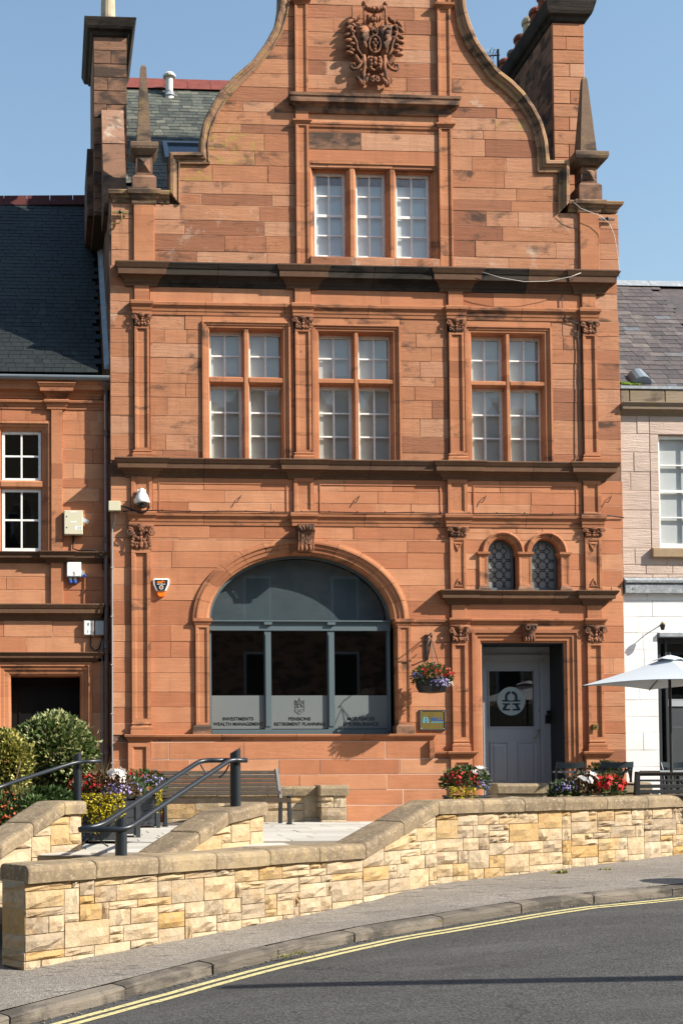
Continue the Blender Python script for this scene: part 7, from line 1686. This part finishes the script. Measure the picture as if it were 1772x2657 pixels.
# ---- handrails
def rail_post(root, p, r, h, slant=.05):
    n = 16; MB().loft([[(p.x + r*math.cos(2*math.pi*k/n), p.y + r*math.sin(2*math.pi*k/n), p.z - .02) for k in range(n)], [(p.x + r*math.cos(2*math.pi*k/n), p.y + r*math.sin(2*math.pi*k/n), p.z + h + slant*math.cos(2*math.pi*k/n)) for k in range(n)]]).build('post', 'black_metal', root)
c_up = fl_c[1] - uC*.45 - nC*.15; c_up.z = .43
c_lo = fl_c[1] + uC*1.70 - nC*.15; c_lo.z = .382 + sl*1.70
HR = empty('handrail', c_up, 'black twin tubular handrail on the sloping wall in front of the bench', 'handrail')
rail_post(HR, c_up, .060, AZ(558, 1948, c_up.y) - .43, .035); rail_post(HR, c_lo, .060, AZ(293, 2122, c_lo.y) - c_lo.z, .035)
yu, yl2 = c_up.y, c_lo.y
def rl(px, py, y): return (AX(px, py, y), y, AZ(px, py, y))
def rounded(pts, k=5):
    pts = [Vector(p) for p in pts]; out = [pts[0]]
    for a, b, c in zip(pts, pts[1:], pts[2:]):
        d = min(.12, (b-a).length*.4, (c-b).length*.4); p0, p2 = b + (a-b).normalized()*d, b + (c-b).normalized()*d
        for i_ in range(k + 1): t_ = i_/k; out.append(p0*(1-t_)**2 + b*2*t_*(1-t_) + p2*t_*t_)
    return out + [pts[-1]]
MB().tube(rounded([rl(641, 1973, yu - .05), rl(597, 1972, yu - .09), rl(330, 2152, yl2 - .07), rl(206, 2153, yl2 - .02)]), .028, 12).build('rail', 'black_metal', HR, smooth=True)
MB().tube(rounded([rl(606, 1973, yu + .07), rl(522, 1973, yu + .08), rl(264, 2141, yl2 + .07), rl(206, 2153, yl2 - .02)]), .028, 12).build('rail', 'black_metal', HR, smooth=True)
for (a, b, y) in (((595, 1984), (568, 2018), yu), ((521, 1984), (548, 2012), yu), ((327, 2160), (304, 2196), yl2), ((251, 2160), (282, 2196), yl2)):
    p0, p2 = Vector(rl(*a, y)), Vector(rl(*b, y)); m_ = p0.lerp(p2, .5) + Vector((0, 0, -.05)) + (p0 - p2)*.12
    MB().tube([p0*(1-t_)**2 + m_*2*t_*(1-t_) + p2*t_*t_ for t_ in [q/6 for q in range(7)]], .009, 6).build('stay', 'black_metal', HR, smooth=True)
pl_ = Vector((AX(202, 2060, -6.0), -6.0, .40)); H2 = empty('handrail', pl_, 'black handrail in front of the large clipped shrub', 'handrail')
rail_post(H2, pl_, .045, AZ(202, 1955, -6.0) - .40, .03)
MB().tube(rounded([rl(263, 1975, -6.05), rl(200, 1977, -6.08), rl(140, 1996, -6.3), rl(40, 2028, -6.8), rl(-40, 2058, -7.2)]), .022, 12).build('rail', 'black_metal', H2, smooth=True)

# ---- wooden bench
fl_, fr_ = on(425, 2145, 0), on(757, 2139, 0); bl = (fr_ - fl_).length; mid = (fl_ + fr_)/2
BN = empty('park_bench', mid, 'long park bench with brown slats and black iron ends', 'bench', rz=math.atan2(fr_.y - fl_.y, fr_.x - fl_.x)); h2 = bl/2
def bpart(name, mb, mat, root=BN): return mb.build(name, mat, root, local=True)
for k in range(6):
    z = .47 + k*.062; y = .36 + k*.024; mb = MB(); mb.obox((-h2 + .02, y, z), (h2 - .02, y, z), .022, .052, (0, .36, 1)); bpart('back_slat', mb, 'bench_wood')
for k in range(4): mb = MB(); mb.obox((-h2 + .01, .04 + k*.085, .385 - k*.004), (h2 - .01, .04 + k*.085, .385 - k*.004), .075, .028); bpart('seat_slat', mb, 'bench_wood')
mb = MB(); mb.obox((-h2 + .01, .0, .365), (h2 - .01, .0, .365), .03, .065); bpart('front_slat', mb, 'bench_wood')
for sx in (-1, 1):
    x = sx*(h2 - .03)
    mb = MB(); mb.obox((x, .0, .0), (x, .03, .42), .045, .06, (0, 1, 0)); mb.obox((x, -.03, .012), (x, .08, .012), .05, .024); bpart('front_leg', mb, 'black_metal')
    mb = MB(); mb.obox((x, .36, .0), (x, .34, .38), .045, .06, (0, 1, 0)); mb.obox((x, .345, .37), (x, .50, .83), .045, .055, (0, 1, 0)); bpart('back_leg', mb, 'black_metal')
    mb = MB(); mb.obox((x, .0, .36), (x, .36, .35), .04, .03); bpart('seat_bearer', mb, 'black_metal')
    mb = MB(); mb.obox((x, .02, .42), (x, .0, .40), .045, .06, (0, 1, 0)); bpart('bolt', mb, 'cast_iron')

# ---- café furniture
def cross_chair(name='cafe_chair'):
    root = empty(name, (0, 0, 0)); P_ = lambda n, mb, m='chair_paint': mb.build(n, m, root, local=True, smooth=False)
    P_('seat', MB().loft([[(-.19, -.20, z), (.19, -.20, z), (.21, .0, z), (.21, .20, z), (-.21, .20, z), (-.21, .0, z)] for z in (.435, .46)]))
    for sx in (-1, 1):
        P_('leg', MB().tube([(sx*.18, .18, .44), (sx*.20, .22, .0)], .016, 8))
        P_('leg', MB().tube([(sx*.185, -.24, .0), (sx*.18, -.19, .45)], .017, 8))
        P_('back_post', MB().tube([(sx*.18, -.19, .45), (sx*.185, -.22, .62), (sx*.195, -.26, .80), (sx*.21, -.30, .90)], [.017, .017, .018, .017], 8))
        P_('stretcher', MB().tube([(sx*.19, .20, .20), (sx*.183, -.215, .22)], .011, 6))
    pts = [(-.22 + .44*k/8, -.305 - .03*math.sin(math.pi*k/8)) for k in range(9)]
    P_('top_rail', MB().loft([[(x, y - .012, .82 + .012*abs(x)*8), (x, y + .012, .82 + .012*abs(x)*8), (x, y + .012, .905 + .02*abs(x)*4), (x, y - .012, .905 + .02*abs(x)*4)] for x, y in pts]))
    for sx in (-1, 1):
        c = [Vector((sx*.17, -.20, .47)), Vector((sx*.06, -.25, .62)), Vector((-sx*.08, -.28, .75)), Vector((-sx*.18, -.30, .84))]
        P_('cross_brace', MB().loft([[p + Vector((0, -.006 - sx*.006, -.02)), p + Vector((0, .006 - sx*.006, -.02)), p + Vector((0, .006 - sx*.006, .02)), p + Vector((0, -.006 - sx*.006, .02))] for p in c]))
    P_('stretcher', MB().tube([(-.19, .21, .25), (.19, .21, .25)], .011, 6))
    return root
ch = cross_chair()
spots = [(1451, -1.7, 8, 'blue-grey cross-back café chair in front of the door recess'), (1597, -1.55, -20, 'blue-grey cross-back café chair behind the red begonias'), (1656, -1.5, -86, 'blue-grey café chair turned sideways beside the white wall'), (1766, -1.0, 170, 'blue-grey café chair at the right edge by the dark café door')]
for k, (px, Y, rz, lab) in enumerate(spots):
    o = ch if k == 0 else copy_tree(ch); tag(o, lab, 'chair', 'café chairs'); o.location = (AX(px, 2040, Y), Y, 0); o.rotation_euler.z = R(rz)
    if k: 
        for c in o.children: LOC[c.name] = Vector((0,0,0))
def cafe_table(px0, px1, Y, lab, zt=.785):
    x0, x1 = AX(px0, 2003, Y), AX(px1, 2003, Y); c = (x0+x1)/2; r = (x1-x0)/2
    t_ = empty('cafe_table', (c, Y, 0), lab, 'table', 'café tables')
    MB().loft([[(c + a*(r - e), Y + b*(.33 - e), z) for a, b in ((-1,-1), (1,-1), (1,1), (-1,1))] for z, e in ((zt - .028, .004), (zt - .022, 0), (zt - .004, 0), (zt, .004))]).build('table_top', 'table_top', t_)
    MB().tube([(c, Y, .03), (c, Y, zt - .03)], .03, 10).build('pedestal', 'black_metal', t_)
    for a in range(4): MB().obox((c, Y, .03), (c + .27*math.cos(a*1.571 + .78), Y + .27*math.sin(a*1.571 + .78), .02), .04, .03).build('foot', 'black_metal', t_)
    return c
tc = cafe_table(1456, 1612, -1.35, 'pale square-topped café table between the two cross-back chairs')
cafe_table(1684, 1830, -1.25, 'pale café table by the dark café door')
planting(tc + .12, -1.55, .80 - .02, (.24, .18, .14), 'white flowers in a low pot standing on the café table', [('petal_white', 16, .04, (0, -.3, .3), (.9, .7, .7)), ('petal_lilac', 14, .02, (-.4, -.3, -.1), (.6, .6, .6))], 600, 'leaf_yellowgreen', group='pots on café tables')
# black bench seen from behind
xb0, xb1, yb = AX(1650, 2040, -2.85), AX(1840, 2040, -2.85), -2.85
BB = empty('slatted_bench', ((xb0+xb1)/2, yb, 0), 'black slatted bench seen from behind, before the white wall', 'bench')
for z, h_, y in ((.74, .045, yb), (.655, .03, yb + .012), (.575, .05, yb + .03), (.50, .05, yb + .045)): MB().bbox(xb0, xb1, y - .012, y + .012, z - h_/2, z + h_/2, .004).build('back_slat', 'black_wood', BB)
MB().box(xb0, xb1, yb - .03, yb + .015, .755, .772).build('top_rail', 'bench_wood', BB)
for k in range(4): MB().box(xb0, xb1, yb + .08 + k*.1, yb + .165 + k*.1, .40, .425).build('seat_slat', 'black_wood', BB)
for x in (xb0 + .02, xb1 - .02):
    MB().loft([[(x - .03, y - w, z), (x + .03, y - w, z), (x + .03, y + w, z), (x - .03, y + w, z)] for y, w, z in ((yb + .10, .03, 0), (yb + .07, .035, .3), (yb + .05, .035, .42), (yb + .02, .03, .62), (yb - .0, .025, .78))]).build('end_frame', 'black_wood', BB)
    MB().tube([(x, yb + .48, .0), (x, yb + .46, .40)], .022, 8).build('front_leg', 'black_wood', BB)
    MB().obox((x, yb + .03, .60), (x, yb + .46, .60), .05, .03).build('arm_rest', 'black_wood', BB); MB().tube([(x, yb + .44, .41), (x, yb + .44, .59)], .018, 8).build('arm_post', 'black_wood', BB)
# parasol
yu_ = -2.1; ux_, uz = AX(1735, 1701, yu_), AZ(1735, 1703, yu_); hz_ = AZ(1600, 1776, yu_)
PR = empty('parasol', (ux_, yu_, 0), 'pale grey square parasol over the café tables', 'parasol')
Rr = 1.22; ph = R(180 - 13); cor = [Vector((ux_ + Rr*math.cos(ph + k*math.pi/2), yu_ + Rr*math.sin(ph + k*math.pi/2), hz_)) for k in range(4)]
apex = Vector((ux_, yu_, uz - .01))
for k in range(4):
    a, b = cor[k], cor[(k+1) % 4]; g = []; n = 8
    for i_ in range(n + 1):
        u = .06 + .94 * i_/n; row = []
        for j in range(n + 1):
            e = a.lerp(b, j/n); p = apex.lerp(e, u); sag = math.sin(math.pi*j/n) * u; row.append(p + Vector((0, 0, -.012*math.sin(math.pi*u)*1.0 + .03*sag*u)))
        g.append(row)
    v = [p for r_2 in g for p in r_2]; m = MB(); f = []
    for i_ in range(n):
        for j in range(n): q = i_*(n+1) + j; f.append((q, q+1, q+n+2, q+n+1))
    nb = len(v); v2 = v + [p - Vector((0, 0, .006)) for p in v]; f2 = f + [tuple(i_ + nb for i_ in reversed(q)) for q in f]
    m.add(v2, f2).build('canopy_panel', 'parasol_cloth', PR, smooth=True)
    MB().tube([apex - Vector((0, 0, .03)), a.lerp(apex, .5) - Vector((0, 0, .07)), a - Vector((0, 0, .012))], .009, 6).build('rib', 'dark_paint', PR)
m = MB(); vt = [apex + Vector((.24*math.cos(ph + k*math.pi/4)*(1.0 if k % 2 == 0 else .78), .24*math.sin(ph + k*math.pi/4)*(1.0 if k % 2 == 0 else .78), -.055 if k % 2 == 0 else -.025)) for k in range(8)]
m.loft([[apex + Vector((.02*math.cos(k), .02*math.sin(k), .035)) for k in range(8)], [apex.lerp(p, .5) + Vector((0, 0, .022)) for p in vt], vt, [p - Vector((0, 0, .008)) for p in vt]]); m.build('vent_cap', 'parasol_cloth', PR)
MB().tube([(ux_, yu_, 0), (ux_, yu_, uz + .06)], .021, 12).build('pole', 'dark_paint', PR); MB().lathe((ux_, yu_, 0), [(.28, 0), (.28, .06), (.05, .09), (.03, .3)], 20).build('base', 'dark_paint', PR)

# ---- things beyond the frame whose shadows lie on the road
tip = on(690, 2546, -.93); hp = 6.2; LPb = Vector((tip.x + hp/math.tan(R(SUN_EL))*math.sin(R(SUN_AZ)), tip.y - hp/math.tan(R(SUN_EL))*math.cos(R(SUN_AZ)), -.85))
SL = empty('steel_pole', LPb, 'slim black steel pole beyond the frame, casting a thin shadow on the road', 'pole')
MB().lathe(LPb, [(.15, -.4), (.15, 1.0), (.13, 1.1), (.10, hp - .1), (.09, hp)], 12).build('column', 'black_metal', SL); MB().lathe(LPb, [(.05, hp), (.09, hp + .03), (.09, hp + .10), (.03, hp + .14)], 12).build('finial', 'black_metal', SL)
tp = on(1668, 2292, -.55); hb_ = 1.15; LB2 = Vector((tp.x + hb_/math.tan(R(SUN_EL))*math.sin(R(SUN_AZ)), tp.y - hb_/math.tan(R(SUN_EL))*math.cos(R(SUN_AZ)) - .05, -.6))
LBN = empty('shadow_caster', LB2, 'black round drum beyond the frame, added to cast the shadow at the kerb', 'shadow caster')  # stand-in drum added to throw the kerb shadow; its real caster is unknown
MB().lathe(LB2, [(.22, -.05), (.24, .0), (.26, .1), (.27, .85), (.29, .88), (.29, .95)], 20).build('drum', 'black_metal', LBN); MB().lathe(LB2, [(.29, .95), (.30, 1.0), (.22, 1.12), (.05, 1.17)], 20).build('lid', 'black_metal', LBN)

# ---- weeds in the joints
for k, (px, py, z, s_, lab) in enumerate(((1125, 2401, -.79, 1.1, 'leafy weed in the gutter beside the kerb'), (735, 2486, -.92, .6, 'small weed in the gutter at a kerb joint'), (775, 2478, -.9, .6, 'small weed beside the gutter weed at the kerb joint'), (1455, 2272, -.53, 1.2, 'green weed at the foot of the wall joint'), (1572, 2264, -.51, .9, 'low weed at the foot of the wall'), (960, 2345, -.71, .9, 'weed tuft at the foot of the wall below the sloping coping'), (785, 2378, -.78, .8, 'moss tuft at the foot of the yellow wall'), (492, 2428, -.88, .7, 'little weed at the foot of the wall towards the corner'), (1297, 2362, -.72, .8, 'tiny weed growing from the kerb face'), (1360, 2355, -.70, .7, 'second tiny weed growing from the kerb face'), (415, 2566, -1.05, .7, 'weed by the yellow lines'))):
    p = on(px, py, z); r = empty('weed', p, lab, 'weed', 'weeds along wall and kerb')
    pts = [(p + Vector((rp.gauss(0, .04), rp.gauss(0, .025), rp.uniform(0, .02)))*1.0, Vector((rp.uniform(-1, 1), rp.uniform(-1, .3), 1.0)).normalized()) for _ in range(int(60*s_))]
    leaves('weed_leaves', 'leaf_yellowgreen', r, pts, .05*s_, rp, up=.5, long=2.2, kind='stuff')

# ---- grit and dead leaves in the gutter
m = MB(); m2 = MB()
for _ in range(420):
    dd = rnd.uniform(11.5, 25.0); p, n_ = kpt(dd); o = abs(rnd.gauss(0, .05)) + .01; q = p - n_ * o + Vector((0, 0, -.092)); r0 = rnd.uniform(.003, .010)
    m.ell((q.x, q.y, q.z + r0*.4), (r0*1.4, r0, r0*.7), 0, 5, 3)
for _ in range(60):
    dd = rnd.uniform(11.5, 25.0); p, n_ = kpt(dd); o = abs(rnd.gauss(0, .09)) + .01; q = p - n_ * o + Vector((0, 0, -.088)); a = rnd.uniform(0, 6); L = rnd.uniform(.015, .035); u = Vector((math.cos(a), math.sin(a), .15)); w = Vector((-math.sin(a), math.cos(a), .1)) * .4
    m2.add([q, q + u*L*.5 + w*L, q + u*L, q + u*L*.5 - w*L], [(0, 1, 2), (0, 2, 3)])
tag(m.build('gutter_grit', 'kerb_stone'), 'fine grit lying in the gutter along the kerb', 'grit', kind='stuff')
tag(m2.build('dead_leaves', 'leaf_bronze', fix=False), 'small dead leaves lying in the gutter along the kerb', 'leaves', kind='stuff')
